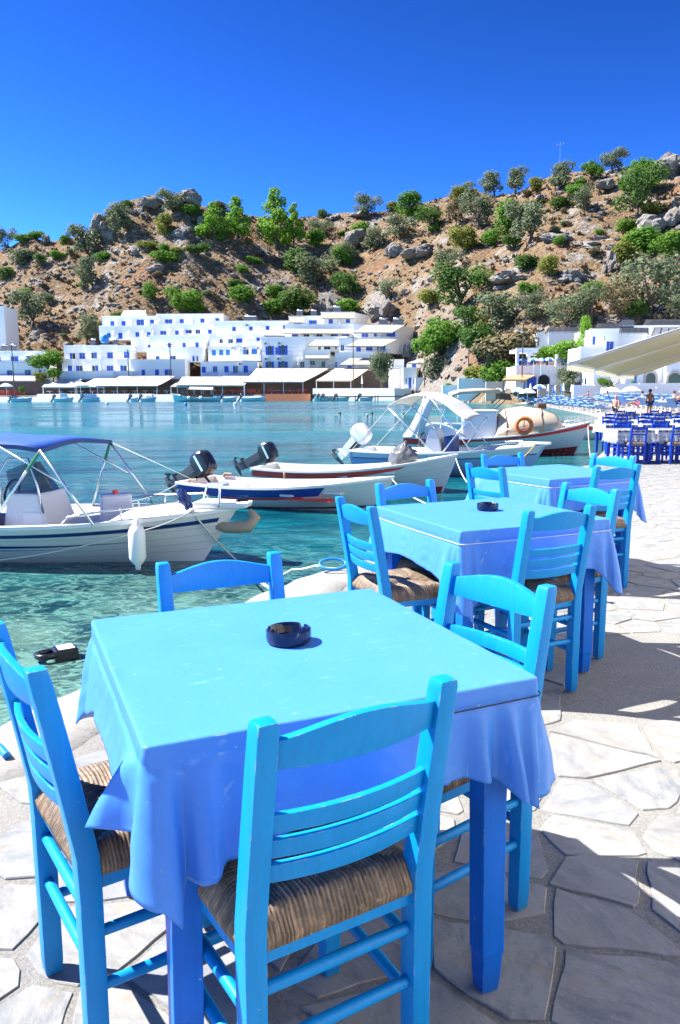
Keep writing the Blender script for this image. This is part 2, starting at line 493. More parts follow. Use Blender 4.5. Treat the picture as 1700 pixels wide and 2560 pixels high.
for i, s in enumerate(seeds):
    if not point_in(inner_poly, s): continue
    if abs(s.x) > s.y * .62 + .75 : continue
    if point_in([tuple(p) for p in patch], s): continue
    poly = [s + Vector(d) for d in ((-.6, -.6), (.6, -.6), (.6, .6), (-.6, .6))]
    for j, t in enumerate(seeds):
        if j == i or abs(t.x - s.x) > 1.1 or abs(t.y - s.y) > 1.1: continue
        d = t - s
        poly = clip(poly, s + d * .5, d)
        if len(poly) < 3: break
    if len(poly) < 3: continue
    # irregular joints: pull the outline in by an uneven width
    joint = rnd.choice((.001, .002, .003, .005, .010))
    c = sum(poly, Vector((0, 0))) / len(poly)
    pc = list(poly)
    for a, b_ in zip(poly, poly[1:] + poly[:1]):
        d = (b_ - a)
        if d.length < 1e-6: continue
        nrm = Vector((d.y, -d.x)).normalized()
        pc = clip(pc, a - nrm * (joint * rnd.uniform(.35, 1.5)), nrm)
        if len(pc) < 3: break
    if len(pc) < 3: continue
    if rnd.random() < .55:                       # a corner broken off, filled with mortar
        q = rnd.choice(pc); dd = (q - c)
        pc = clip(pc, c + dd * rnd.uniform(.66, .9), (dd.normalized() + Vector((rnd.uniform(-.5, .5), rnd.uniform(-.5, .5)))).normalized())
        if len(pc) < 3: continue
    area = abs(sum(pc[q].x * pc[(q + 1) % len(pc)].y - pc[(q + 1) % len(pc)].x * pc[q].y for q in range(len(pc)))) / 2
    if area < .004: continue
    if all(not point_in(inner_poly, p) for p in pc): continue
    pc = [p for p in pc]
    if any(not point_in(inner_poly, p) for p in pc):
        pc = [p.lerp(c, .25) for p in pc]
    # uneven corners and slightly hollow sides, so that no two joints are alike
    pc = [p.lerp(c, rnd.uniform(0, .05) if rnd.random() < .6 else rnd.uniform(.03, .13)) for p in pc]
    # roughen
    ring = []
    big = s.y < 4.2
    for a, b_ in zip(pc, pc[1:] + pc[:1]):
        L = (b_ - a).length
        kk = max(1, int(L / (.05 if big else .14)))
        nrm = Vector(((b_ - a).y, -(b_ - a).x)).normalized()
        for q in range(kk):
            p = a.lerp(b_, q / kk); wob = .010 * noise.noise(Vector((p.x * 7, p.y * 7, s.x * 9)))
            ring.append(p + nrm * ((wob + rnd.uniform(-.005, .002)) if q else rnd.uniform(-.008, -.001)))
    px_size = math.sqrt(area) / max(s.y, .8)
    cells.append((px_size, s, ring))
cells.sort(key=lambda c: -c[0])
def in_view(s):
    return s.y > .75 and abs(s.x) < .46 * s.y + .25
def stone_mb(mb, s, ring, z):
    tx, ty = rnd.uniform(-.008, .008), rnd.uniform(-.008, .008)
    k = len(ring)
    c = sum(ring, Vector((0, 0))) / k
    zz = lambda p: z + (p.x - c.x) * tx + (p.y - c.y) * ty
    top = [(lerp(c.x, p.x, .985), lerp(c.y, p.y, .985), zz(p)) for p in ring]
    mid = [(p.x, p.y, zz(p) - .0035) for p in ring]
    bot = [(p.x, p.y, MORTAR_Z - .012) for p in ring]
    vs = bot + mid + top
    fs = []
    for q in range(k):
        q2 = (q + 1) % k
        fs.append((q, q2, k + q2, k + q)); fs.append((k + q, k + q2, 2 * k + q2, 2 * k + q))
    fs.append(tuple(range(2 * k, 3 * k)))
    mb.add(vs, fs)
rest = MB(); n_st = 0
for size, s, ring in cells:
    z = rnd.uniform(-.0015, .0025) if s.y < 4.6 else MORTAR_Z + .003
    if in_view(s) and n_st < 295:
        m = MB(); stone_mb(m, s, ring, z)
        o = m.build('paving_stone', M['stone'], terrace)
        n_st += 1
    else:
        stone_mb(rest, s, ring, z)
if rest.v:
    tag(rest.build('paving_stones', M['stone'], terrace), kind='stuff')
# ================================================================== FOREGROUND FURNITURE
M['chair_blue'] = paint('chair_blue_paint', (.001, .235, .60), rough=.42)
M['deep_blue'] = paint('table_leg_blue_paint', (.0005, .135, .60), rough=.42)
M['navy'] = paint('dark_blue_chair_paint', (.006, .055, .45), rough=.4)
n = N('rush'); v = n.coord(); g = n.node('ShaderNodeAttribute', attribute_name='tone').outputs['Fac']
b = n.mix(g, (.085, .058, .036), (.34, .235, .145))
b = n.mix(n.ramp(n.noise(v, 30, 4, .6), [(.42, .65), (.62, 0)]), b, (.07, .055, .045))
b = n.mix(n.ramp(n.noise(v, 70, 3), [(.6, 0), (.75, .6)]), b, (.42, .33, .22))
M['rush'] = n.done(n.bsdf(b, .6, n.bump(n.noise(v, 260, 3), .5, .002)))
M['wire'] = simple('blue_wire', (.02, .12, .4), .4)

TABLES = [(-.119, 1.751, .407), (.7165, 3.751, .41), (1.572, 5.67, .463)]
def tw(k, x, y):
    cx, cy, t = TABLES[k]
    return Vector((cx + math.cos(t) * x - math.sin(t) * y, cy + math.sin(t) * x + math.cos(t) * y))

# ---- the taverna chair: local x across, +y towards the seat front, origin between the rear feet
HW = .168
def back_y(z): return 0.0 if z < .45 else -.072 * ((z - .45) / .41) ** 1.1
def make_chair(paint_m, rush_res=150):
    P = {}
    def post(sx):
        rows = []
        for z, w, d, yy in ((0, .034, .036, 0), (.03, .038, .042, 0), (.40, .040, .044, 0), (.47, .040, .044, -.002), (.62, .039, .042, back_y(.62)), (.76, .038, .040, back_y(.76)), (.836, .037, .038, back_y(.836)), (.849, .033, .034, back_y(.849))):
            x0 = sx * HW
            zt = z
            rows.append([(x0 - w / 2, yy - d / 2, zt), (x0 + w / 2, yy - d / 2, zt), (x0 + w / 2, yy + d / 2, zt), (x0 - w / 2, yy + d / 2, zt)])
        m = MB(); m.grid(rows, closed=True)
        nv = len(m.v); m.f += [(3, 2, 1, 0), (nv - 4, nv - 3, nv - 2, nv - 1)]; m.mi += [0, 0]
        me = m.mesh('rear_post', paint_m, bevel=.0035, seg=2, angle=.8)
        me.shade_smooth(); me.set_sharp_from_angle(angle=.6)
        return me
    P['rear_post'] = [post(-1), post(1)]
    def fleg(sx):
        m = MB(); x = sx * .178; y = .345
        rows = [[(x - w / 2, y - w / 2, z), (x + w / 2, y - w / 2, z), (x + w / 2, y + w / 2, z), (x - w / 2, y + w / 2, z)] for z, w in ((0, .034), (.02, .038), (.455, .041))]
        m.grid(rows, closed=True); nv = len(m.v); m.f += [(3, 2, 1, 0), (nv - 4, nv - 3, nv - 2, nv - 1)]; m.mi += [0, 0]
        return m.mesh('front_leg', paint_m, bevel=.003, angle=.8)
    P['front_leg'] = [fleg(-1), fleg(1)]
    def slat(zb0, zb1, zt0, zt1, bow, th=.014, arch=False):
        # curved board between the posts; 0 = at the post, 1 = in the middle
        m = MB(); K = 16; rows = []
        hw = HW - .015
        for i in range(K + 1):
            u = i / K * 2 - 1
            x = u * hw; c = math.cos(u * math.pi / 2)
            sh = c ** 1.3 if arch else c
            lo = lerp(zb0, zb1, sh); hi = lerp(zt0, zt1, sh)
            y0 = -bow * (1 - u * u)
            yl, yh = back_y(lo) + y0, back_y(hi) + y0
            rows.append([(x, yl - th / 2, lo), (x, yl + th / 2, lo), (x, yh + th / 2, hi), (x, yh - th / 2, hi)])
        m.grid(rows, closed=True); nv = len(m.v); m.f += [(0, 1, 2, 3), (nv - 1, nv - 2, nv - 3, nv - 4)]; m.mi += [0, 0]
        me = m.mesh('slat', paint_m, recalc=True, bevel=.0025, angle=.8); me.shade_smooth(); me.set_sharp_from_angle(angle=.7)
        return me
    P['top_rail'] = [slat(.762, .757, .812, .836, .020, .017, True)]
    P['slat'] = [slat(z, z - .002, z + .034, z + .034, .022) for z in (.645, .598, .551)]
    def rung(a, b, r=.0115):
        m = MB(); m.tube([a, Vector(a).lerp(Vector(b), .08), Vector(a).lerp(Vector(b), .5), Vector(a).lerp(Vector(b), .92), b], [r * .75, r, r * 1.08, r, r * .75], 10)
        return m.mesh('rung', paint_m, smooth=True)
    P['rung'] = [rung((-HW, 0, .345), (HW, 0, .345)), rung((-HW, 0, .235), (HW, 0, .235)),
                 rung((-.178, .345, .325), (.178, .345, .325)), rung((-.178, .345, .20), (.178, .345, .20))]
    for sx in (-1, 1):
        P['rung'] += [rung((sx * HW, 0, .30), (sx * .178, .345, .30)), rung((sx * HW, 0, .185), (sx * .178, .345, .185))]
    def rail(a, b):
        m = MB(); m.beam(a, b, .020, .034); return m.mesh('seat_rail', paint_m, bevel=.003)
    P['seat_rail'] = [rail((-HW, .003, .412), (HW, .003, .412)), rail((-.178, .345, .412), (.178, .345, .412)), rail((-HW - .004, .02, .414), (-.182, .33, .414)), rail((HW + .004, .02, .414), (.182, .33, .414))]
    m = MB()
    def cable(a, b, sag):
        a, b = Vector(a), Vector(b); m.tube([a.lerp(b, t) - Vector((0, 0, sag * 4 * t * (1 - t))) for t in (0, .25, .5, .75, 1)], .0014, 5)
    cable((-HW, 0, .385), (.178, .345, .385), .03); cable((HW, 0, .39), (-.178, .345, .38), .028)
    P['brace_wire'] = [m.mesh('brace_wire', M['wire'])]
    # woven rush seat: strands run across each rail and meet along the diagonals
    K = rush_res
    rr = random.Random(3)
    xs = np.linspace(-1, 1, K); ys = np.linspace(-1, 1, K)
    strands = [0]
    while strands[-1] < 2.2: strands.append(strands[-1] + rr.uniform(.036, .060))
    strands = np.array(strands)
    def strand(u):                                      # u in 0..2 -> (height 0..1, tone)
        i = np.clip(np.searchsorted(strands, u) - 1, 0, len(strands) - 2)
        f = (u - strands[i]) / (strands[i + 1] - strands[i])
        return np.sqrt(np.clip(1 - (2 * f - 1) ** 2, 0, 1)), (np.sin(i * 12.9898) * 43758.5453) % 1
    verts = []; tones = []
    for j, vy in enumerate(ys):
        for i, vx in enumerate(xs):
            ax, ay = abs(vx), abs(vy)
            if ay > ax:  u = vx + 1 + .012 * math.sin(vy * 9 + vx * 5); e = ay
            else:        u = vy + 1 + .012 * math.sin(vx * 9 + vy * 5); e = ax
            hgt, tone = strand(u)
            w = lerp(HW + .004, .184, (vy + 1) / 2)
            x = vx * w; y = lerp(-.004, .352, (vy + 1) / 2)
            z = .468 + .010 * (e ** 1.5) - .022 * max(0, (e - .86) / .14) ** 2 - .006 * (1 - abs(ax - ay)) ** 8 + .0085 * float(hgt)
            z += .002 * noise.noise(Vector((x * 14, y * 14, 0)))
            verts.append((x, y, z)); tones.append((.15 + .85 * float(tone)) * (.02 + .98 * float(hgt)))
    # wrap down over the rails
    faces = [(j * K + i, j * K + i + 1, (j + 1) * K + i + 1, (j + 1) * K + i) for j in range(K - 1) for i in range(K - 1)]
    rim = [i for i in range(K)] + [j * K + K - 1 for j in range(1, K)] + [(K - 1) * K + i for i in range(K - 2, -1, -1)] + [j * K for j in range(K - 2, 0, -1)]
    lastring = rim
    for dz, din in ((-.014, .006), (-.030, .004), (-.038, -.006)):
        ringi = []
        for q in rim:
            x, y, z = verts[q]
            cx, cy = x, y - .174
            L = max(abs(cx) / .18, abs(cy) / .178)
            onx = abs(cx) / .18 >= abs(cy) / .178
            bulge = (z - .4505) * 1.2
            nx, ny = (math.copysign(1, cx), 0) if onx else (0, math.copysign(1, cy))
            verts.append((x + nx * (din + bulge * .6), y + ny * (din + bulge * .6), .452 + dz + bulge * .2)); tones.append(tones[q] * (1.1 if dz > -.03 else .8) + .1)
            ringi.append(len(verts) - 1)
        L = len(rim)
        for a in range(L):
            b2 = (a + 1) % L
            faces.append((lastring[b2], lastring[a], ringi[a], ringi[b2]))
        lastring = ringi
    faces.append(tuple(lastring))
    me = bpy.data.meshes.new('seat'); me.from_pydata(verts, [], faces); me.materials.append(M['rush'])
    at = me.attributes.new('tone', 'FLOAT', 'POINT'); at.data.foreach_set('value', tones)
    me.shade_smooth(); me.update()
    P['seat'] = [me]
    return P
def chair_from(P, name, label, group, cat='chair'):
    root = empty(name, (0, 0, 0), 0, label, cat, group)
    for part, meshes in P.items():
        for me in meshes: link_mesh(part, me, root)
    return root
blue_parts = make_chair(M['chair_blue'])
chair0 = chair_from(blue_parts, 'taverna_chair', 'x', 'bright blue rush seated chairs round the tables')
used_chair0 = [False]
def place_chair(k, p1, p2, label):
    a, b = tw(k, *p1), tw(k, *p2)
    d = (b - a).normalized()
    fwd = Vector((-d.y, d.x))
    c = (a + b) / 2 + fwd * .070
    o = chair0 if not used_chair0[0] else copy_tree(chair0)
    used_chair0[0] = True
    o.location = (c.x, c.y, .002)
    o.rotation_euler = (0, 0, math.atan2(d.y, d.x))
    o['label'] = label
    return o
for k, p1, p2, lab in [
    (0, (-.26, -.608), (.082, -.563), 'large bright blue chair with its back to the camera, pushed in at the nearest table'),
    (0, (-.622, .085), (-.560, -.221), 'bright blue chair at the left frame edge beside the nearest table'),
    (0, (.143, .55), (-.184, .54), 'blue chair on the water side of the nearest table, only its back showing'),
    (0, (.638, -.107), (.57, .195), 'sunlit cyan blue chair back between the nearest and the middle table'),
    (1, (-.226, -.603), (.144, -.579), 'blue chair seen from behind, pushed in at the middle table with the white cord'),
    (1, (-.735, .09), (-.736, -.207), 'blue chair with its rush seat showing, left of the middle table by the quay edge'),
    (1, (-.01, .545), (-.335, .50), 'blue chair on the water side of the middle table, before the red striped bow'),
    (1, (.604, -.192), (.581, .1), 'sunlit cyan chair on the right of the middle table, in front of the far table'),
    (2, (-.264, -.666), (.09, -.686), 'blue chair seen from behind at the right end of the far blue table'),
    (2, (-.837, -.096), (-.825, -.418), 'blue chair at the left end of the far blue table, in front of the water'),
    (2, (.021, .43), (-.298, .45), 'blue chair on the water side of the far table, below the yellow mooring rope'),
    (2, (.541, -.199), (.492, .10), 'sunlit cyan chair on the far right of the farthest blue table'),
]:
    place_chair(k, p1, p2, lab)

# ---- tables under their cloths
TOP_Z = .746
n = N('oilcloth_blue'); v = n.coord()
b = n.mix(n.noise(v, 3.2, 4), (.048, .205, .66), (.068, .25, .70))
b = n.mix(n.ramp(n.noise(n.mapping(v, (2, 7, 2), (0, 0, .5)), 7, 5, .65), [(.62, 0), (.72, .55)]), b, (.17, .36, .78))
sc_ = n.noise(n.mapping(v, (3, 40, 3), (0, 0, 1.1)), 2.2, 4, .7)
b = n.mix(n.math('MULTIPLY', n.ramp(sc_, [(.66, 0), (.71, 1)]), n.ramp(n.noise(v, 5, 2), [(.5, 0), (.58, .6)])), b, (.34, .48, .62))
b = n.mix(n.ramp(n.noise(v, 60, 4, .75), [(.68, 0), (.71, .75)]), b, (.5, .52, .54))
b = n.mix(n.ramp(n.noise(v, 1.7, 3), [(.5, 0), (.75, .5)]), b, (.055, .20, .60))
crs = n.ramp(n.voronoi(n.mapping(v, (1, 1.4, 1.2), (.3, .2, .5)), 5.5, 'DISTANCE_TO_EDGE'), [(0, 1), (.10, 0)], 'EASE')
nm0 = n.bump(n.math('MULTIPLY', crs, n.ramp(n.noise(v, 3, 2), [(.48, 0), (.62, 1)])), .10, .004)
M['cloth'] = n.done(n.bsdf(b, .42, n.bump(n.math('ADD', n.noise(v, 5, 4, .6), n.math('MULTIPLY', n.noise(v, 420, 2), .06)), .3, .012, nm0), Specular_IOR_Level=.4))
M['cloth_under'] = simple('oilcloth_backing', (.5, .53, .66), .7, .05)

def make_table():
    root = empty('taverna_table', (0, 0, 0), 0, 'x', 'table', 'square tables with blue cloths on the terrace')
    m = MB(); m.box(-.392, -.392, .712, .392, .392, .739); m.build('tabletop', M['deep_blue'], root, bevel=.004)
    for sx, sy in ((-1, -1), (1, -1), (1, 1), (-1, 1)):
        x, y = sx * .335, sy * .335
        m = MB()
        rows = []
        for z, w in ((0, .040), (.035, .047), (.085, .051), (.10, .056), (.45, .058), (.70, .060)):
            ox = .004 * math.sin(z * 7 + sx)
            rows.append([(x - w / 2 + ox, y - w / 2, z), (x + w / 2 + ox, y - w / 2, z), (x + w / 2 + ox, y + w / 2, z), (x - w / 2 + ox, y + w / 2, z)])
        m.grid(rows, closed=True); nv = len(m.v); m.f += [(3, 2, 1, 0), (nv - 4, nv - 3, nv - 2, nv - 1)]; m.mi += [0, 0]
        m.build('leg', M['deep_blue'], root, bevel=.003)
    for s in (-1, 1):
        m = MB(); m.box(-.306, s * .335 - .011, .62, .306, s * .335 + .011, .711); m.build('apron_rail', M['deep_blue'], root)
        m = MB(); m.box(s * .335 - .011, -.306, .62, s * .335 + .011, .306, .711); m.build('apron_rail', M['deep_blue'], root)
    return root
table0 = make_table()
for k, lab in enumerate(('nearest square blue table on the terrace, bare legs showing under its cloth', 'middle square blue table on the terrace, its cloth gathered by a white cord', 'farthest of the three blue tables on the near terrace, closest to the moored boats')):
    t = table0 if k == 0 else copy_tree(table0)
    t.location = (TABLES[k][0], TABLES[k][1], .001); t.rotation_euler = (0, 0, TABLES[k][2]); t['label'] = lab

def cloth(k, ctrl, label, cord_mat, cord_t, seed):
    """ctrl: for the corners A (far left), B (far right), C (right), D (near): list of (distance along the edge, out, along, drop)"""
    hw = .4035
    rr = random.Random(seed)
    corners = [(-1, 1), (1, 1), (1, -1), (-1, -1)]       # A B C D, clockwise seen from above
    base = []                                            # (x, y, nx, ny, tx, ty, corner, signed distance)
    NS, NC, rad = 76, 10, .012
    for c in range(4):
        ax, ay = corners[c]; bx, by = corners[(c + 1) % 4]
        tx, ty = (bx - ax) / 2, (by - ay) / 2
        nx, ny = -ty, tx
        px_, py_ = corners[c - 1]
        ptx, pty = (ax - px_) / 2, (ay - py_) / 2
        pnx, pny = -pty, ptx
        ccx, ccy = ax * (hw - rad), ay * (hw - rad)
        for i in range(NC):
            f = i / (NC - 1)
            vx, vy = lerp(pnx, nx, f), lerp(pny, ny, f)
            L = math.hypot(vx, vy); vx /= L; vy /= L
            base.append((ccx + vx * rad, ccy + vy * rad, vx, vy, vy, -vx, c, (f - .5) * .018))
        for i in range(1, NS):
            f = i / NS
            s = f * (2 * (hw - rad))
            x, y = ax * (hw - rad) + nx * rad + tx * s, ay * (hw - rad) + ny * rad + ty * s
            if f < .5: base.append((x, y, nx, ny, tx, ty, c, .009 + s))
            else: base.append((x, y, nx, ny, tx, ty, (c + 1) % 4, -(.009 + 2 * (hw - rad) - s)))
    def ctl(c, d):
        pts = ctrl[c]
        if d <= pts[0][0]: return pts[0][1:]
        if d >= pts[-1][0]: return pts[-1][1:]
        for a, b in zip(pts[:-1], pts[1:]):
            if a[0] <= d <= b[0]:
                f = (d - a[0]) / (b[0] - a[0]); f = lerp(f, f * f * (3 - 2 * f), .55)
                return tuple(lerp(p, q, f) for p, q in zip(a[1:], b[1:]))
    # blend the two corners' values in the middle of a side
    NB = len(base)
    vals = [ctl(b[6], b[7]) for b in base]
    sm = []
    for i in range(NB):
        if abs(base[i][7]) > .22:
            w = range(-9, 10)
            sm.append(tuple(sum(vals[(i + q) % NB][t] for q in w) / 19 for t in range(3)))
        else: sm.append(vals[i])
    vals = sm
    rows = []
    for f in (.0, .12, .3, .5, .68, .82, .92, .97):
        rows.append([(b[0] * f, b[1] * f, TOP_Z + .0014 * noise.noise(Vector((b[0] * f * 9 + seed, b[1] * f * 9, 0)))) for b in base])
    for din, dz in ((-.007, 0), (-.003, -.0003), (-.0008, -.0018), (.0002, -.0045), (.0006, -.0075), (.001, -.012)):
        rows.append([(b[0] + b[2] * din, b[1] + b[3] * din, TOP_Z + dz + .0008 * noise.noise(Vector((b[0] * 14, b[1] * 14, seed)))) for b in base])
    T = 26
    for i in range(1, T + 1):
        t = i / T
        row = []
        for b, (out, along, drop) in zip(base, vals):
            z0 = TOP_Z - .012
            dt = drop * t
            g = max(0.0, dt - cord_t)
            full = max(.001, drop - cord_t)
            u = g / full
            d = b[7]
            o = .001 + .002 * min(1, dt / .03) + out * (u ** .8)
            o += .010 * u * (abs(noise.noise(Vector((b[0] * 7 + seed, b[1] * 7, t * .6)))) - .12) + .004 * min(1, u * 3) * abs(noise.noise(Vector((b[0] * 16 - t * 2, b[1] * 16 + seed, t * 2.2))))
            o += .006 * u * noise.noise(Vector((b[0] * 5 + seed, b[1] * 5, t * 1.5)))
            # puckers where the cord gathers the cloth
            if dt <= cord_t + .02: o += .002 * math.sin(d * 160) * math.exp(-abs(d) * 14) - (.0025 if cord_t > .02 and abs(dt - cord_t) < .006 else 0)
            a_ = along * (u ** .9)
            row.append((b[0] + b[2] * o + b[4] * a_, b[1] + b[3] * o + b[5] * a_, z0 - dt))
        rows.append(row)
    m = MB(); m.grid(rows[1:], closed=True, flip=False)
    nb = NB
    m.f.append(tuple(range(nb))[::-1]); m.mi.append(0)
    me = m.mesh('tablecloth', [M['cloth'], M['cloth_under']], smooth=True, recalc=True)
    cx, cy, th = TABLES[k]
    o = link_mesh('tablecloth', me, None, (cx, cy, 0.001), (0, 0, th))
    so = o.modifiers.new('thickness', 'SOLIDIFY'); so.thickness = .0016; so.offset = -1; so.material_offset = 1
    tag(o, label, 'tablecloth', 'blue cloths on the terrace tables')
    # elastic cord round the table edge
    m = MB()
    pts = [(b[0] + b[2] * .0075, b[1] + b[3] * .0075, TOP_Z - .012 - cord_t + .003 * math.sin(b[0] * 4 + b[1] * 3)) for b in base[::2]]
    if cord_t < .03:                       # only the stretch along the front and right side lies open
        pts = pts[int(len(pts) * .42):int(len(pts) * .62)]; m.tube(pts, .0014, 6)
    else: m.tube(pts, .0017, 6, closed=True)
    c_ = m.build('elastic_cord', cord_mat, None, (cx, cy, .001)); c_.rotation_euler = (0, 0, th)
    return o, c_
M['cord_white'] = simple('white_cord', (.75, .75, .75), .8)
M['cord_black'] = simple('black_cord', (.01, .012, .03), .6)
rev = lambda L: [(-d, o, -a, h) for d, o, a, h in L[::-1]]
A1 = [(-.40, .02, 0, .16), (-.2, .015, 0, .16), (-.10, .03, 0, .2), (-.04, .02, 0, .22), (0, .05, 0, .27), (.03, .025, -.01, .30), (.055, .09, -.02, .33), (.085, .012, 0, .25), (.14, .012, 0, .15), (.24, .012, 0, .13), (.4, .012, 0, .14)]
B1 = [(-.40, .02, 0, .16), (-.1, .03, 0, .2), (0, .06, 0, .28), (.1, .03, 0, .2), (.4, .02, 0, .16)]
C1 = [(-.40, .02, 0, .17), (-.26, .015, 0, .165), (-.185, .008, 0, .165), (-.145, .045, 0, .17), (-.108, .0, 0, .185), (-.075, .085, 0, .215), (-.045, .01, 0, .235), (-.022, .045, 0, .255), (-.004, .012, 0, .25), (.018, .085, .02, .255), (.045, .095, .04, .235), (.075, .02, .02, .18), (.12, .025, 0, .155), (.22, .012, 0, .14), (.4, .015, 0, .16)]
D1 = [(-.40, .012, 0, .135), (-.26, .015, 0, .135), (-.17, .02, 0, .14), (-.115, .035, -.01, .15), (-.072, .09, -.03, .165), (-.038, .012, -.01, .165), (-.014, .012, 0, .20), (.008, .06, .0, .25), (.030, .065, .01, .285), (.046, .008, .01, .26), (.058, .002, 0, .235), (.078, .045, .0, .23), (.105, .052, 0, .225), (.130, .012, 0, .215), (.165, .026, 0, .205), (.22, .008, 0, .19), (.40, .018, 0, .165)]
cloth1, cord1 = cloth(0, [A1, B1, rev(C1), rev(D1)], 'pale blue oilcloth on the nearest table, hanging in deep folds at its corners', M['cord_black'], .026, 3)
tag(cord1, 'black elastic cord holding the cloth of the nearest table', 'cord')
A2 = [(-.40, .02, 0, .17), (-.1, .03, 0, .2), (0, .06, 0, .27), (.06, .05, 0, .25), (.1, .012, 0, .2), (.16, .02, 0, .19), (.4, .02, 0, .19)]
B2 = B1
C2 = [(-.40, .02, 0, .20), (-.2, .02, 0, .20), (-.11, .02, 0, .21), (-.06, .05, 0, .25), (-.02, .02, 0, .28), (.0, .07, 0, .34), (.03, .11, .02, .30), (.06, .04, .02, .24), (.12, .03, 0, .2), (.4, .02, 0, .17)]
D2 = [(-.40, .02, 0, .19), (-.2, .025, 0, .20), (-.12, .02, 0, .22), (-.075, .04, 0, .24), (-.05, .01, 0, .26), (-.03, .055, 0, .28), (-.012, .015, 0, .3), (.005, .05, 0, .34), (.025, .065, 0, .38), (.045, .015, 0, .33), (.065, .04, 0, .28), (.09, .012, 0, .25), (.13, .025, 0, .23), (.2, .018, 0, .21), (.4, .02, 0, .2)]
cloth2, cord2 = cloth(1, [A2, B2, rev(C2), rev(D2)], 'blue oilcloth on the middle table, gathered at the corners by a white cord', M['cord_white'], .042, 8)
tag(cord2, 'white elastic cord round the cloth of the middle table', 'cord', 'white cords round the tablecloths')
A3 = [(-.40, .02, 0, .17), (-.1, .03, 0, .2), (-.02, .08, 0, .24), (.02, .10, 0, .25), (.06, .03, 0, .2), (.11, .07, 0, .18), (.2, .05, 0, .17), (.4, .03, 0, .2)]
cloth3, cord3 = cloth(2, [A3, B1, rev(C2), rev(D2)], 'blue oilcloth on the farthest terrace table, its left side blown into a roll', M['cord_white'], .042, 15)
tag(cord3, 'white elastic cord round the cloth of the farthest blue table', 'cord', 'white cords round the tablecloths')

# ---- ashtrays
n = N('black_glass'); M['ashtray'] = n.done(n.bsdf((.004, .009, .035), .14, None, Specular_IOR_Level=.4))
def ashtray(loc, rz, label):
    K = 72; rows = []
    prof = [(0, .0), (.046, .0), (.051, .003), (.053, .010), (.0535, .026), (.0525, .032), (.049, .034), (.0455, .031), (.043, .020), (.039, .011), (.030, .008), (0, .0075)]
    for i, (r, z) in enumerate(prof):
        row = []
        for j in range(K):
            a = 2 * math.pi * j / K
            d = min(abs((a - q * 2 * math.pi / 3 + math.pi) % (2 * math.pi) - math.pi) for q in range(3))
            zz = z
            if 4 <= i <= 7 and d < .15: zz = min(z, .0225)
            row.append((r * math.cos(a), r * math.sin(a), zz))
        rows.append(row)
    m = MB(); m.grid(rows, closed=True, flip=True)
    o = m.build('ashtray', M['ashtray'], None, loc, recalc=True); smooth_by_angle(o, .7)
    o.rotation_euler = (0, 0, rz)
    return tag(o, label, 'ashtray', 'black glass ashtrays')
p = at_z(722, 1606, TOP_Z); ashtray((p.x, p.y, TOP_Z + .002), .9, 'round black notched ashtray standing on the nearest blue table')
p = at_z(1219, 1276, TOP_Z); ashtray((p.x, p.y, TOP_Z + .002), .5, 'small looking black ashtray standing on the middle blue table')
# ================================================================== THE HILL, THE SHORE, THE TREES
sky_px = [(-900, 700), (-400, 668), (0, 633), (33, 622), (60, 608), (103, 592), (130, 606), (179, 600), (238, 587), (249, 568), (271, 549), (293, 527), (331, 503), (374, 494), (401, 508), (439, 489), (472, 485), (507, 513), (542, 522), (569, 527), (613, 535), (650, 540), (759, 546), (850, 532), (931, 530), (969, 527), (1061, 505), (1094, 497), (1175, 475), (1229, 489), (1284, 481), (1338, 451), (1370, 437), (1435, 427), (1479, 429), (1549, 413), (1625, 408), (1663, 391), (1700, 383), (2100, 330), (2900, 300)]
SKX = [p[0] for p in sky_px]; SKY = [p[1] for p in sky_px]
def px_of_u(u): return 850 + F_PX * u * .985
def hill_params(px):
    yb = interp(px, [-900, 0, 500, 900, 1040, 1180, 1300, 1420, 1700, 2300], [210, 192, 197, 196, 172, 142, 128, 122, 116, 108])
    yr = interp(px, [-900, 0, 300, 480, 800, 1200, 1450, 1700, 2300], [280, 268, 262, 258, 285, 262, 238, 222, 215])
    yb = min(yb, yr - 40)
    return yb, yr
def fb(x, y, s, o=4): return noise.fractal(Vector((x * s, y * s, 7.3)), 1.0, 2.0, o)
def hill_z(px, Y):
    yb, yr = hill_params(px)
    d = ray(px, interp(px, SKX, SKY)); zr = CAM_H + d.z / d.y * yr
    zb = 1.6
    t = (Y - yb) / (yr - yb)
    x = (px - 850) / F_PX * Y
    if t <= 0: return zb + t * 60
    if t <= 1:
        f = t ** .92
        z = zb + (zr - zb) * f
        w = min(1, t * 6) * min(1, (1 - t) * 5 + .12)
        z += w * (2.2 * fb(x, Y, .035) + 1.5 * abs(fb(x + 90, Y, .07)) - .6)
        # old stone terraces and ledges
        ter = (z / 4.2 + .35 * fb(x, Y, .03)) % 1.0
        z += w * .9 * (min(ter, .82) / .82 - ter)
        return z
    z = zr + .9 * fb(x, Y, .09) * min(1, (t - 1) * 4)
    return z - (t - 1) ** 1.3 * (yr - yb) * .35
def on_hill(px, py):
    """where the ray through a pixel meets the hill"""
    yb, yr = hill_params(px)
    d = ray(px, py); s = d.z / d.y
    lo = yb - 4
    Y = lo
    while Y < yr + 12:
        if CAM_H + s * Y <= hill_z(px, Y): break
        Y += 1.0
    return Vector((d.x / d.y * Y, Y, min(CAM_H + s * Y, hill_z(px, Y) + .3)))

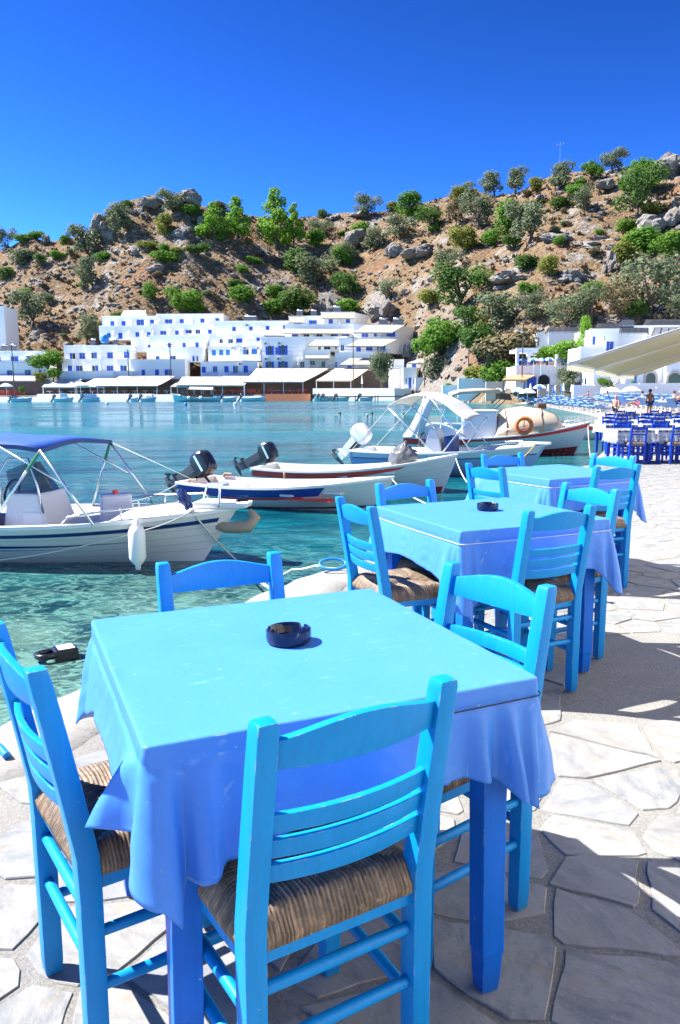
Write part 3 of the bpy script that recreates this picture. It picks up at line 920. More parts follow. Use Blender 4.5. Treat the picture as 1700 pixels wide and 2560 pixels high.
def hill_material():
    n = N('dry_hillside'); p = n.pos()
    grass = n.mix(n.noise(p, .55, 5, .7), (.148, .098, .054), (.245, .168, .098))
    grass = n.mix(n.ramp(n.noise(p, 1.6, 4, .7), [(.47, 0), (.64, .8)]), grass, (.085, .056, .032))
    grass = n.mix(n.ramp(n.noise(p, .09, 4, .6), [(.5, 0), (.68, .55)]), grass, (.30, .225, .15))
    red = n.ramp(n.noise(n.mapping(p, (1, 1, 1), (0, 0, 0), (40, 0, 0)), .05, 4, .6), [(.55, 0), (.68, .7)])
    grass = n.mix(red, grass, (.21, .095, .05))
    rockc = n.mix(n.noise(p, .8, 6, .7), (.14, .133, .125), (.37, .345, .31))
    rockc = n.mix(n.ramp(n.noise(p, .35, 5, .7), [(.55, 0), (.7, .6)]), rockc, (.22, .13, .075))
    geo = n.node('ShaderNodeNewGeometry')
    nz = n.sep(geo.outputs['Normal'])[2]
    rk = n.math('ADD', n.ramp(n.noise(p, .11, 6, .72), [(.53, 0), (.62, 1)]), n.ramp(nz, [(.45, .9), (.68, 0)]), clamp=True)
    c = n.mix(rk, grass, rockc)
    h = n.math('ADD', n.noise(p, 1.1, 6, .7), n.math('MULTIPLY', n.voronoi(p, .9), .6))
    return n.done(n.bsdf(c, .95, n.bump(h, .9, .9), Specular_IOR_Level=.15))
M['hill'] = hill_material()
rows = []
pxs = list(np.arange(-900, -20, 40)) + list(np.arange(-20, 1730, 6.5)) + list(np.arange(1740, 2900, 40))
ts = [-.12, -.03] + [i / 85 for i in range(0, 86)] + [1.03, 1.08, 1.15, 1.25, 1.4, 1.7, 2.2]
for t in ts:
    row = []
    for px in pxs:
        yb, yr = hill_params(px); Y = lerp(yb, yr, t)
        row.append(((px - 850) / F_PX * Y * 1.0, Y, hill_z(px, Y)))
    rows.append(row)
# place each column along the ray of its pixel at ground distance Y
rows = [[(ray(px, 900).x / ray(px, 900).y * p[1], p[1], p[2]) for px, p in zip(pxs, r)] for r in rows]
m = MB(); m.grid(rows)
hill = tag(m.build('hill', M['hill'], smooth=True), kind='structure')

# shore: land under the waterfront houses, promenade, beach
M['shore'] = simple('shore_ground', (.33, .29, .24), .9, .15, .6)
M['pebbles'] = N('pebble_beach')
n = M['pebbles']; p = n.pos()
b = n.mix(n.noise(p, 1.2, 5, .6), (.24, .215, .185), (.36, .33, .29)); b = n.mix(n.noise(p, 9, 4, .7), b, (.2, .185, .17))
M['pebbles'] = n.done(n.bsdf(b, .9, n.bump(n.noise(p, 6, 4, .7), .6, .05)))
m = MB()
m.prism([(-260, 171.5), (-7, 171.5), (9.5, 171.5), (20, 166), (26, 150), (46, 128), (120, 118), (120, 420), (-260, 420)][:], -2.0, .55)
shore = tag(m.build('shore', M['shore'], recalc=True), kind='structure')
# the curving beach: water's edge -> foot of the houses
bw = [(20.5, 172), (24.2, 152), (26.8, 134), (28.2, 115), (25.6, 95), (22.6, 76), (19.6, 58), (16.8, 44), (14.2, 34), (11.5, 26)]
binn = [(30, 176), (34, 156), (38, 140), (44, 124), (44, 108), (43, 92), (41, 76), (39, 60), (37, 46), (34, 34)]
rows = []
for f, z in ((-.12, -1.7), (0, -.82), (.10, -.45), (.22, -.12), (.5, .15), (1.0, .60), (1.8, 1.2)):
    rows.append([(lerp(a[0], b_[0], f), lerp(a[1], b_[1], f), z) for a, b_ in zip(bw, binn)])
# refine along the shore
def refine(row, k=6):
    out = []
    for a, b_ in zip(row[:-1], row[1:]):
        for q in range(k): out.append(tuple(lerp(a[t], b_[t], q / k) + (.18 * noise.noise(Vector((a[0] + q, a[1] * 2, t))) if t == 0 else 0) for t in range(3)))
    out.append(row[-1]); return out
m = MB(); m.grid([refine(r) for r in rows], flip=True)
beach = tag(m.build('beach', M['pebbles'], smooth=True, recalc=True), kind='structure')
def beach_z(px, py, lo=-.8, hi=1.2):
    return None

# ---- foliage
def leaf_mat(name, c1, c2, trans=.25):
    n = N(name)
    g = n.node('ShaderNodeAttribute', attribute_name='tone').outputs['Fac']
    b = n.mix(g, c1, c2)
    b = n.mix(n.math('MULTIPLY', n.rand(), .35), b, tuple(x * 1.15 for x in c2))
    d = n.bsdf(b, .7, None, Specular_IOR_Level=.25)
    t = n.node('ShaderNodeBsdfTranslucent'); n.put(t, 'Color', b)
    mx = n.node('ShaderNodeMixShader'); mx.inputs[0].default_value = trans
    n.t.links.new(d, mx.inputs[1]); n.t.links.new(t.outputs[0], mx.inputs[2])
    return n.done(mx.outputs[0])
M['olive'] = leaf_mat('olive_leaves', (.10, .128, .065), (.20, .24, .13), .42)
M['green'] = leaf_mat('green_leaves', (.055, .145, .015), (.14, .28, .03), .42)
M['pine'] = leaf_mat('pine_needles', (.10, .23, .02), (.21, .38, .045), .45)
M['dark'] = leaf_mat('dark_leaves', (.045, .10, .02), (.095, .185, .035), .42)
M['yellow'] = leaf_mat('yellowing_leaves', (.125, .145, .025), (.24, .26, .05), .42)
M['dry'] = leaf_mat('dry_leaves', (.11, .09, .04), (.19, .155, .075), .2)
M['bark'] = simple('bark', (.11, .085, .065), .9, .3, 3)

def crown_mesh(name, mat, lobes, nleaf, leaf, seed, up=.3):
    """leaf-clump faces spread through several lobes; lobes: (x, y, z, r, squash)"""
    rr = random.Random(seed); vs = []; fs = []; tone = []
    tot = sum(l[3] ** 2 for l in lobes)
    for lx, ly, lz, lr, sq in lobes:
        k = int(nleaf * lr * lr / tot)
        for i in range(k):
            while True:
                d = Vector((rr.gauss(0, 1), rr.gauss(0, 1), rr.gauss(0, 1)))
                if d.length > .1: break
            d.normalize()
            rad = lr * (rr.random() ** .32) * (1 + .22 * noise.noise(d * 2.3 + Vector((seed, lx, ly))))
            c = Vector((lx, ly, lz)) + Vector((d.x * rad, d.y * rad, d.z * rad * sq))
            nrm = (d + Vector((rr.uniform(-.7, .7), rr.uniform(-.7, .7), rr.uniform(-.3, .9)))).normalized()
            t1 = nrm.orthogonal().normalized(); t1.rotate(Matrix.Rotation(rr.uniform(0, 6.28), 3, nrm)); t2 = nrm.cross(t1)
            s = leaf * rr.uniform(.55, 1.25)
            o = len(vs)
            bend = nrm * (-s * .25)
            vs += [c - t1 * s, c - t2 * s * .62 + bend, c + t1 * s, c + t2 * s * .62 + bend]
            fs += [(o, o + 1, o + 2), (o, o + 2, o + 3)]
            tv = rr.random()
            tone += [tv] * 4
    me = bpy.data.meshes.new(name); me.from_pydata([tuple(v) for v in vs], [], fs); me.materials.append(mat)
    at = me.attributes.new('tone', 'FLOAT', 'POINT'); at.data.foreach_set('value', tone)
    me.update(); return me
def limb_mesh(tops, seed, base_r=.05, h0=.3, lean=0):
    rr = random.Random(seed); m = MB()
    fork = Vector((lean * .4, rr.uniform(-.03, .03), h0))
    m.tube([(0, 0, -.25), (rr.uniform(-.01, .01), 0, h0 * .5), fork], [base_r * 1.35, base_r, base_r * .85], 7)
    for t in tops:
        t = Vector(t); mid = fork.lerp(t, .5) + Vector((rr.uniform(-.04, .04), rr.uniform(-.04, .04), .03))
        m.tube([fork, mid, t], [base_r * .7, base_r * .42, base_r * .15], 5)
    return m.mesh('trunk', M['bark'], smooth=True)
def lobes_for(kind, seed):
    rr = random.Random(seed); L = []
    if kind == 'olive':           # airy, uneven, several lobes on a visible trunk; unit height 1, width ~1
        for i in range(9):
            a = rr.uniform(0, 6.28); q = rr.uniform(.08, .36)
            L.append((q * math.cos(a), q * math.sin(a), rr.uniform(.26, .80), rr.uniform(.15, .25), .9))
    elif kind == 'pine':
        for i in range(10):
            z = .22 + .70 * i / 9; q = (1.02 - z) * .38 * rr.uniform(.5, 1.1); a = i * 2.4
            L.append((q * math.cos(a), q * math.sin(a), z, .10 + (1 - z) * .16, .7))
    elif kind == 'bush':
        for i in range(7):
            a = rr.uniform(0, 6.28); q = rr.uniform(0, .28)
            L.append((q * math.cos(a), q * math.sin(a), rr.uniform(.22, .62), rr.uniform(.2, .32), .95))
    else:                          # round broadleaf tree
        for i in range(9):
            a = rr.uniform(0, 6.28); q = rr.uniform(.05, .32)
            L.append((q * math.cos(a), q * math.sin(a), rr.uniform(.24, .78), rr.uniform(.18, .28), .95))
    return L
PROTO = {}
def proto(kind, mat, var):
    key = (kind, mat, var)
    if key not in PROTO:
        seed = var * 17 + {'olive': 1, 'pine': 2, 'bush': 3, 'tree': 4}[kind]
        L = lobes_for(kind, seed)
        nl, lf = {'olive': (1500, .034), 'pine': (1700, .036), 'bush': (1400, .046), 'tree': (2000, .04)}[kind]
        cr = crown_mesh('crown', M[mat], L, nl, lf, seed)
        tr = limb_mesh([(l[0] * .8, l[1] * .8, l[2]) for l in L[:6]], seed, .032 if kind != 'bush' else .02, {'olive': .16, 'pine': .2, 'bush': .06, 'tree': .14}[kind])
        PROTO[key] = (cr, tr)
    return PROTO[key]
NAMES = {'olive': ('olive_tree', 'tree'), 'pine': ('pine_tree', 'tree'), 'bush': ('bush', 'bush'), 'tree': ('broadleaf_tree', 'tree')}
tr_rnd = random.Random(21)
def plant(loc, w, h, kind, mat, label, group='trees and bushes on the hillside', name=None, cat=None):
    cr, tr = proto(kind, mat, tr_rnd.randrange(4))
    nm, ct = NAMES[kind]
    o = empty(name or nm, loc, tr_rnd.uniform(0, 6.28), label, cat or ct, group)
    o.scale = (w, w, h)
    link_mesh('crown', cr, o); link_mesh('trunk', tr, o)
    return o
def hill_plant(px, py, wpx, hpx, kind, mat, label, **kw):
    """foot of the plant at (px, py); width and height in pixels of the photograph"""
    p = on_hill(px, py)
    k = p.y / F_PX
    return plant((p.x, p.y, p.z - .25), wpx * k * 1.3, hpx * k * 1.12, kind, mat, label, **kw)

HT = [  # x, y of the foot, width, height, kind, leaves, label
 (17, 632, 42, 62, 'olive', 'olive', 'lone grey tree on the skyline at the far left edge'),
 (62, 612, 44, 34, 'bush', 'green', 'green bush left of the small pointed rock on the left skyline'),
 (90, 598, 40, 26, 'bush', 'green', 'bush against the small pointed rock on the left skyline'),
 (140, 604, 22, 20, 'bush', 'dark', 'tiny dark bush right of the small pointed rock on the left skyline'),
 (165, 612, 34, 26, 'bush', 'green', 'round green bush just below the left skyline'),
 (55, 668, 66, 48, 'bush', 'olive', 'broad grey green bush low on the far left slope, below the skyline'),
 (100, 655, 30, 24, 'bush', 'dark', 'small dark bush beside the broad grey green bush at far left'),
 (147, 650, 36, 28, 'bush', 'green', 'low green bush below the left skyline, left of the tall grey tree'),
 (192, 588, 40, 40, 'tree', 'green', 'green tree top behind the grey tree, left of the big dark crag'),
 (218, 650, 76, 84, 'olive', 'olive', 'tall grey olive tree left of the dark crag'),
 (232, 732, 62, 88, 'olive', 'olive', 'leaning grey olive tree with a bare dark trunk on the open left slope'),
 (262, 655, 44, 30, 'bush', 'green', 'low green bush right of the tall grey olive below the dark crag'),
 (318, 592, 84, 80, 'olive', 'olive', 'wide grey olive tree standing in front of the dark crag'),
 (288, 562, 44, 42, 'bush', 'dark', 'dark bush on the left shoulder of the crag'),
 (317, 525, 40, 28, 'bush', 'dark', 'dark bush on the skyline at the left foot of the twin summit rocks'),
 (432, 540, 66, 62, 'olive', 'olive', 'grey tree between the twin summit rocks'),
 (478, 540, 56, 34, 'bush', 'green', 'green bush below the right summit rock'),
 (418, 590, 56, 50, 'tree', 'yellow', 'olive green tree below the gap between the summit rocks'),
 (545, 527, 54, 26, 'bush', 'yellow', 'flat bush on the skyline right of the summit rocks'),
 (368, 622, 56, 22, 'bush', 'yellow', 'flat yellow green bush on the slope under the wide grey olive'),
 (416, 660, 70, 36, 'bush', 'green', 'flat bright green bush in the middle of the dry slope'),
 (442, 634, 44, 20, 'bush', 'yellow', 'low yellowish bush touching the flat bright green bush'),
 (497, 638, 50, 34, 'bush', 'dark', 'compact dark green bush right of the flat bright green bush'),
 (535, 605, 76, 84, 'pine', 'pine', 'left one of the three bright green pines on the shoulder'),
 (592, 600, 78, 94, 'pine', 'pine', 'middle one of the bright green pines on the shoulder'),
 (690, 625, 100, 130, 'pine', 'pine', 'tallest bright green pine standing out above the ridge'),
 (735, 620, 56, 96, 'pine', 'pine', 'right half of the tall pine pair, a slimmer bright green pine'),
 (700, 535, 40, 44, 'tree', 'dark', 'dark green tree behind the top of the tallest pine'),
 (764, 545, 52, 36, 'tree', 'dark', 'round dark tree on the ridge right of the tallest pine'),
 (805, 546, 30, 26, 'bush', 'dark', 'small dark bush on the ridge beside the brown ledge'),
 (632, 660, 34, 24, 'bush', 'green', 'small green bush alone on the dry slope below the pines'),
 (740, 680, 84, 62, 'bush', 'dark', 'big dark bush on the slope right below the tallest pine'),
 (790, 620, 46, 46, 'bush', 'green', 'green bush right of the slim pine'),
 (800, 590, 60, 40, 'olive', 'olive', 'grey green tree on the ridge slope right of the pines'),
 (375, 745, 42, 44, 'bush', 'green', 'upright green bush alone on the dry slope above the hotel'),
 (300, 800, 40, 24, 'bush', 'yellow', 'yellowish bush just behind the left end of the hotel roof'),
 (465, 790, 98, 72, 'tree', 'green', 'large round green tree standing behind the hotel roof'),
 (586, 722, 46, 30, 'bush', 'dark', 'dark bush just above the round bright bush behind the hotel'),
 (603, 762, 64, 54, 'bush', 'green', 'round bright green bush on the slope behind the hotel'),
 (686, 745, 52, 36, 'bush', 'green', 'upper one of the two stacked green bushes behind the hotel'),
 (683, 795, 66, 58, 'bush', 'green', 'lower one of the two stacked green bushes behind the hotel'),
 (745, 800, 84, 76, 'tree', 'dark', 'dark green tree beside the pale boulder behind the hotel'),
 (790, 712, 94, 72, 'olive', 'olive', 'spreading grey olive with visible stems in mid slope'),
 (845, 722, 50, 46, 'bush', 'dark', 'dark bush at the foot of the spreading grey olive'),
 (850, 660, 60, 52, 'olive', 'olive', 'small grey olive above the spreading olive'),
 (880, 745, 76, 62, 'olive', 'dark', 'dark olive to the right of the spreading grey olive'),
 (860, 790, 82, 46, 'bush', 'green', 'green bush between the two pale boulders above the tower house'),
 (975, 752, 56, 54, 'olive', 'olive', 'olive above the right pale boulder'),
 (82, 818, 84, 92, 'olive', 'olive', 'grey green olive above the flat roof at the far left'),
 (60, 742, 38, 28, 'bush', 'green', 'small green bush above the grey green olive at far left'),
 (218, 862, 70, 76, 'olive', 'olive', 'grey olive beside the left end of the hotel'),
 (878, 532, 36, 34, 'bush', 'dark', 'small dark tree on the skyline left of the bare olive'),
 (918, 545, 58, 60, 'olive', 'olive', 'thin bare looking olive standing on the skyline'),
 (982, 528, 44, 26, 'bush', 'yellow', 'round yellow green bush on the skyline'),
 (1030, 545, 66, 58, 'tree', 'green', 'bright round tree on the skyline right of the yellow green bush'),
 (1000, 602, 64, 66, 'olive', 'olive', 'pale olive below the skyline in the middle of the ridge'),
 (1080, 582, 74, 64, 'olive', 'dark', 'dark olive below the round skyline tree'),
 (925, 630, 66, 58, 'olive', 'olive', 'pale olive left of the rocky outcrop on the ridge slope'),
 (900, 598, 52, 46, 'bush', 'green', 'green bush above the pale olive on the ridge slope'),
 (858, 668, 50, 58, 'bush', 'green', 'bright bush on the slope behind the small grey olive'),
 (1195, 570, 80, 84, 'olive', 'olive', 'feathery olive right of the dark olive near the ridge'),
 (1140, 565, 46, 64, 'olive', 'dry', 'thin dry tree near the ridge left of the feathery olive'),
 (1155, 500, 66, 40, 'tree', 'yellow', 'yellow green tree on the skyline left of the twin olives'),
 (1235, 490, 62, 62, 'olive', 'olive', 'left one of the twin round olives on the skyline'),
 (1288, 482, 66, 64, 'olive', 'olive', 'right one of the twin round olives on the skyline'),
 (1160, 632, 78, 70, 'tree', 'yellow', 'olive green tree in the middle of the rocky slope'),
 (1270, 585, 80, 92, 'bush', 'green', 'tall bright green bush climbing the slope below the twin olives'),
 (1225, 620, 52, 50, 'bush', 'green', 'bright green bush at the foot of the big slope olive'),
 (1325, 610, 104, 106, 'olive', 'olive', 'big grey olive in the middle of the right slope'),
 (1283, 618, 56, 36, 'bush', 'dark', 'dark bush at the foot of the big grey olive'),
 (1395, 478, 76, 72, 'olive', 'olive', 'tall olive on the skyline below the thin mast'),
 (1432, 494, 50, 40, 'bush', 'green', 'bright bush right of the tall skyline olive'),
 (1340, 476, 34, 36, 'bush', 'yellow', 'small bush on the skyline between twin olives and mast'),
 (1400, 520, 70, 30, 'bush', 'dark', 'low dark bush below the tall skyline olive'),
 (1465, 530, 62, 60, 'olive', 'olive', 'olive on the slope right of the low dark bush'),
 (1480, 448, 44, 44, 'tree', 'green', 'green tree on the skyline right of the mast'),
 (1530, 425, 66, 50, 'olive', 'olive', 'broad olive on the skyline toward the right'),
 (1605, 410, 40, 34, 'bush', 'dark', 'dark bush on the skyline left of the rocky top'),
 (1592, 545, 104, 130, 'olive', 'dark', 'tall dark stemmed olive standing high on the right slope'),
 (1595, 480, 90, 70, 'tree', 'green', 'green tree crown behind the tall dark stemmed olive'),
 (1630, 535, 66, 30, 'bush', 'yellow', 'yellow green bush right of the tall dark stemmed olive'),
 (1575, 580, 64, 34, 'bush', 'green', 'bright bush under the tall dark stemmed olive'),
 (1600, 630, 110, 66, 'bush', 'green', 'long green thicket across the right slope'),
 (1680, 640, 80, 70, 'bush', 'green', 'green thicket at the right edge of the slope'),
 (1555, 660, 70, 60, 'bush', 'yellow', 'yellowish bush above the big pale rock face on the right'),
 (1312, 672, 70, 40, 'bush', 'dark', 'dark round bush on the middle ledge of the right slope'),
 (1368, 690, 58, 56, 'bush', 'yellow', 'yellow green bush beside the dark round bush'),
 (1122, 690, 62, 66, 'olive', 'olive', 'olive in the middle of the slope, left of the stone terrace'),
 (1195, 705, 40, 36, 'bush', 'green', 'small bright bush next to the wide dark olive'),
 (1150, 770, 130, 106, 'olive', 'dark', 'wide dark olive over the lower slope, left of the wires'),
 (1075, 770, 62, 56, 'bush', 'yellow', 'olive green bush left of the wide dark olive'),
 (1482, 740, 66, 44, 'bush', 'green', 'round bright bush on the terrace above the white houses at right'),
 (1320, 738, 50, 40, 'bush', 'green', 'green bush beside the pole on the stone terrace'),
 (1240, 830, 120, 96, 'olive', 'olive', 'large olive behind the electric pole on the lower slope'),
 (1175, 850, 90, 84, 'olive', 'dark', 'dark olive beside the large olive on the lower slope'),
 (1328, 815, 72, 90, 'olive', 'olive', 'slender olive right of the dirt track'),
 (1415, 825, 104, 90, 'olive', 'olive', 'left olive of the grove above the white house with the pergola'),
 (1475, 815, 100, 100, 'olive', 'olive', 'right olive of the grove above the white house with the pergola'),
 (1545, 805, 80, 96, 'olive', 'dry', 'dry looking olive at the right end of the grove'),
 (1625, 790, 150, 150, 'olive', 'olive', 'huge bare stemmed olive at the right edge of the slope'),
 (1598, 800, 60, 60, 'bush', 'dark', 'dark bush in the hollow under the huge bare stemmed olive'),
 (1690, 805, 70, 66, 'olive', 'olive', 'olive at the right edge behind the white roofs'),
 (1102, 900, 118, 106, 'tree', 'green', 'large bright green tree at the foot of the slope right of the tower house'),
 (1195, 905, 90, 90, 'tree', 'dark', 'dark tree behind the tamarisk near the end of the promenade'),
 (1270, 920, 130, 110, 'bush', 'dry', 'broad straw coloured bush on the bank behind the pole'),
 (1200, 965, 90, 60, 'bush', 'yellow', 'yellow green shrub at the foot of the bank, left of the arched house'),
 (1260, 955, 84, 62, 'bush', 'green', 'green shrub at the foot of the bank beside the arched house'),
 (15, 700, 56, 36, 'bush', 'dark', 'dark bush on the left edge of the slope'),
 (20, 870, 70, 50, 'olive', 'olive', 'low olive crown beside the tall white wall at the left edge'),
]
for h in HT: hill_plant(*h)

# ---- rocks: crags and boulders one can point at, scattered stones as one mass
xr = random.Random(77)
for i in range(46):
    px = xr.uniform(20, 1690); yb_, yr_ = hill_params(px); t = xr.uniform(.12, .93); Y = lerp(yb_, yr_, t)
    x = ray(px, 900).x / ray(px, 900).y * Y; k = Y / F_PX; w = xr.uniform(18, 34)
    mt_, adj = xr.choice((('olive', 'grey green'), ('olive', 'grey green'), ('yellow', 'yellowish'), ('green', 'fresh green'), ('dry', 'straw coloured')))
    lb_ = f'small {adj} low bush on the {"upper" if t > .6 else "lower" if t < .35 else "middle"} dry slope, {"left" if px < 560 else "right" if px > 1150 else "middle"} part'
    plant((x, Y, hill_z(px, Y) - .2), w * k * 1.3, w * k * xr.uniform(.7, 1.1), 'bush', mt_, lb_, group=lb_.replace('bush', 'bushes').replace('small ', ''))
def rock_mat():
    n = N('limestone'); p = n.pos()
    c = n.mix(n.noise(p, .9, 6, .7), (.155, .147, .138), (.40, .375, .34))
    c = n.mix(n.ramp(n.noise(p, .45, 5, .65), [(.5, 0), (.7, .7)]), c, (.22, .13, .075))
    c = n.mix(n.ramp(n.noise(p, 2.2, 4, .7), [(.5, 0), (.66, .6)]), c, (.075, .071, .068))
    return n.done(n.bsdf(c, .95, n.bump(n.noise(p, 2.2, 6, .72), 1, .5), Specular_IOR_Level=.2))
M['rock'] = rock_mat()
def rock_mesh(seed, sub=3):
    """a broken outcrop: several faceted blocks grown together, unit size"""
    rr = random.Random(seed); bm = bmesh.new()
    for q in range(6):
        r0 = bmesh.ops.create_icosphere(bm, subdivisions=sub, radius=1)
        planes = [(Vector((rr.gauss(0, 1), rr.gauss(0, 1), rr.gauss(0, 1))).normalized(), rr.uniform(.5, .85)) for _ in range(14)]
        a = rr.uniform(0, 6.28); off = Vector((math.cos(a) * .5, math.sin(a) * .45, rr.uniform(-.45, .25))) if q else Vector((0, 0, -.05))
        s = rr.uniform(.34, .62) if q else .72
        st = Vector((rr.uniform(.8, 1.3), rr.uniform(.8, 1.2), rr.uniform(.7, 1.25)))
        for v in r0['verts']:
            d = v.co.normalized(); r = 1.0
            for pn, pd in planes:
                c = d.dot(pn)
                if c > .2: r = min(r, pd / c)
            r *= 1 + .22 * noise.fractal(d * 2.6 + Vector((seed, q, 0)), 1, 2, 4)
            v.co = Vector((d.x * st.x, d.y * st.y, d.z * st.z)) * r * s + off
    me = bpy.data.meshes.new('rock'); bm.to_mesh(me); bm.free(); me.materials.append(M['rock'])
    me.shade_smooth(); me.set_sharp_from_angle(angle=.45)
    return me
rock_protos = [rock_mesh(i * 3 + 1) for i in range(7)]
rk = random.Random(9)
def rock(px, py, wpx, hpx, label, deep=1.0, group='boulders and crags on the hillside'):
    p = on_hill(px, py); k = p.y / F_PX
    o = link_mesh('boulder', rock_protos[rk.randrange(7)], None, (p.x, p.y + wpx * k * .15, p.z + hpx * k * .32), (rk.uniform(-.2, .2), rk.uniform(-.2, .2), rk.uniform(0, 6.28)))
    o.scale = (wpx * k * .55, wpx * k * .5 * deep, hpx * k * .60)
    return tag(o, label, 'rock', group)
for r in [
 (372, 520, 74, 46, 'left of the twin grey summit rocks on the skyline'), (468, 515, 84, 56, 'right and taller of the twin grey summit rocks on the skyline'),
 (270, 600, 80, 80, 'dark crag at the left end of the summit, behind the wide grey olive'), (345, 540, 60, 30, 'low grey rock at the foot of the left summit rock'),
 (110, 606, 26, 28, 'small pointed rock on the left skyline'), (420, 565, 40, 24, 'grey rock under the gap between the summit rocks'),
 (455, 590, 60, 40, 'broken grey rocks below the right summit rock'), (505, 575, 46, 40, 'pale rock left of the three pines'),
 (388, 680, 60, 30, 'flat grey rock on the open slope left of the flat green bush'), (335, 640, 34, 22, 'small dark rock on the slope under the wide grey olive'),
 (818, 790, 80, 84, 'tall pale boulder behind the hotel roof'), (955, 800, 96, 70, 'broad pale boulder above the tower house'),
 (885, 620, 80, 60, 'rocky outcrop of stacked ledges in the middle of the ridge slope'), (985, 640, 50, 56, 'dark cleft rock right of the stacked ledges'),
 (1060, 640, 100, 40, 'long ledge of broken rock in mid slope'), (1280, 705, 110, 40, 'pale slab on the stone terrace'),
 (1430, 705, 80, 50, 'dark overhanging rock right of the stone terrace'), (1525, 680, 34, 70, 'tall pale rock face on the right slope'),
 (1480, 620, 120, 30, 'long pale ledge across the right slope'), (1350, 505, 50, 26, 'pale rock below the skyline between the olives'),
 (1640, 580, 90, 60, 'dark cliff under the rocky top at right'), (1690, 560, 60, 70, 'reddish cliff at the right edge'),
 (1660, 440, 80, 60, 'grey scree rocks of the right summit'), (1600, 455, 70, 36, 'grey rock left of the right summit scree'),
 (1520, 470, 60, 34, 'grey ledge right of the mast'), (1400, 600, 90, 26, 'low ledge right of the big grey olive'),
 (85, 850, 40, 34, 'block of rock below the grey green olive at far left'), (900, 545, 60, 24, 'brown ledge on the ridge left of the bare olive'),
 (835, 552, 50, 22, 'red brown ledge on the ridge right of the pines'), (1085, 740, 50, 26, 'pale rock left of the wide dark olive'),
]:
    rock(*r[:4], r[4])
# scattered stones and dry tufts
def scatter(name, mat, count, seed, size, tuft):
    rr = random.Random(seed); m = MB()
    for i in range(count):
        px = rr.uniform(-60, 1760); sy = interp(px, SKX, SKY)
        yb, yr = hill_params(px)
        t = rr.uniform(0.02, 1.0)
        Y = lerp(yb, yr, t)
        dn = noise.noise(Vector(((px - 850) * Y / F_PX * .05, Y * .05, seed)))
        if rr.random() > .55 + dn * 1.1: continue
        z = hill_z(px, Y); d = ray(px, 900); x = d.x / d.y * Y
        s = size * (rr.random() ** 2.2 * 1.6 + .35)
        if tuft:
            for q in range(7):
                a = rr.uniform(0, 6.28); b = a + rr.uniform(1.5, 2.6); e = rr.uniform(.5, 1)
                m.add([(x + math.cos(a) * s * .6, Y + math.sin(a) * s * .6, z - .1), (x + math.cos(b) * s * .6, Y + math.sin(b) * s * .6, z - .1), (x + math.cos(a + .6) * s * e, Y + math.sin(a + .6) * s * e, z + s * rr.uniform(.5, 1.0))], [(0, 1, 2)])
        else:
            m.ico((x, Y, z + s * .12), s, 1, (rr.uniform(.8, 1.5), 1, rr.uniform(.45, .9)), .28, rr)
    return tag(m.build(name, mat), kind='stuff')
scatter('scattered_stones', M['rock'], 4200, 3, .5, False)
M['tuft'] = simple('dry_tufts', (.18, .115, .058), .95, .35, .4)
scatter('dry_grass_tufts', M['tuft'], 8000, 5, .6, True)
M['scrub'] = simple('grey_scrub', (.085, .08, .05), .95, .4, .4)
scatter('low_scrub', M['scrub'], 2000, 8, .8, True)

# mast on the ridge
p = on_hill(1397, 470); k = p.y / F_PX
root = empty('thin_mast', (p.x, p.y, p.z), 0, 'thin lattice mast standing alone on the skyline', 'mast')
m = MB(); m.tube([(0, 0, -1), (0, 0, 103 * k)], .09, 6); m.build('pole', M['steel'], root)
m = MB(); m.tube([(-1.1, 0, 96 * k), (1.1, 0, 100 * k)], .08, 5); m.tube([(-.9, 0, 96 * k), (-.9, 0, 101 * k)], .07, 5); m.tube([(.9, 0, 97 * k), (.9, 0, 103 * k)], .07, 5); m.build('antenna', M['steel'], root)
# ================================================================== THE VILLAGE
def whitewash(name, c=(.87, .86, .83)):
    n = N(name); p = n.pos()
    b = n.mix(n.noise(p, .5, 5, .6), tuple(x * .93 for x in c), tuple(min(1, x * 1.03) for x in c))
    b = n.mix(n.ramp(n.noise(n.mapping(p, (1.2, 1.2, .18)), 1.2, 5, .7), [(.6, 0), (.8, .35)]), b, tuple(x * .78 for x in c))
    return n.done(n.bsdf(b, .85, n.bump(n.noise(p, 4, 4), .25, .05)))
M['wash'] = whitewash('whitewash')
M['wash_grey'] = whitewash('weathered_whitewash', (.62, .61, .60))
M['shutter'] = simple('blue_shutter', (.012, .075, .48), .5, .12, 2)
M['shutter_pale'] = simple('sky_blue_shutter', (.02, .20, .55), .5, .12, 2)
n = N('window_glass'); M['glass'] = n.done(n.bsdf((.015, .02, .028), .08, None))
M['awning'] = simple('cream_awning', (.43, .39, .305), .8, .06, 1)
M['awning_white'] = simple('white_awning', (.56, .545, .50), .8, .05, 1)
M['awning_grey'] = simple('grey_awning', (.42, .41, .39), .8, .08, 1)
M['wood'] = simple('weathered_wood', (.16, .11, .075), .8, .25, 2)
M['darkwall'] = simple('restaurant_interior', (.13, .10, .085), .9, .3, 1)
M['pole_wood'] = simple('pole_wood', (.10, .085, .07), .8, .2, 2)
M['panel'] = simple('solar_panel', (.05, .06, .08), .2, .1)
M['blue_rail'] = simple('blue_railing', (.015, .10, .50), .5)
bz = lambda py, Y, px=850: at_y(px, py, Y).z
bx = lambda px, Y, py=977: at_y(px, py, Y).x
BSTUFF = {}
def building(name, label, cat='building', group='white village houses'):
    o = empty(name, (0, 0, 0), 0, label, cat, group)
    return o
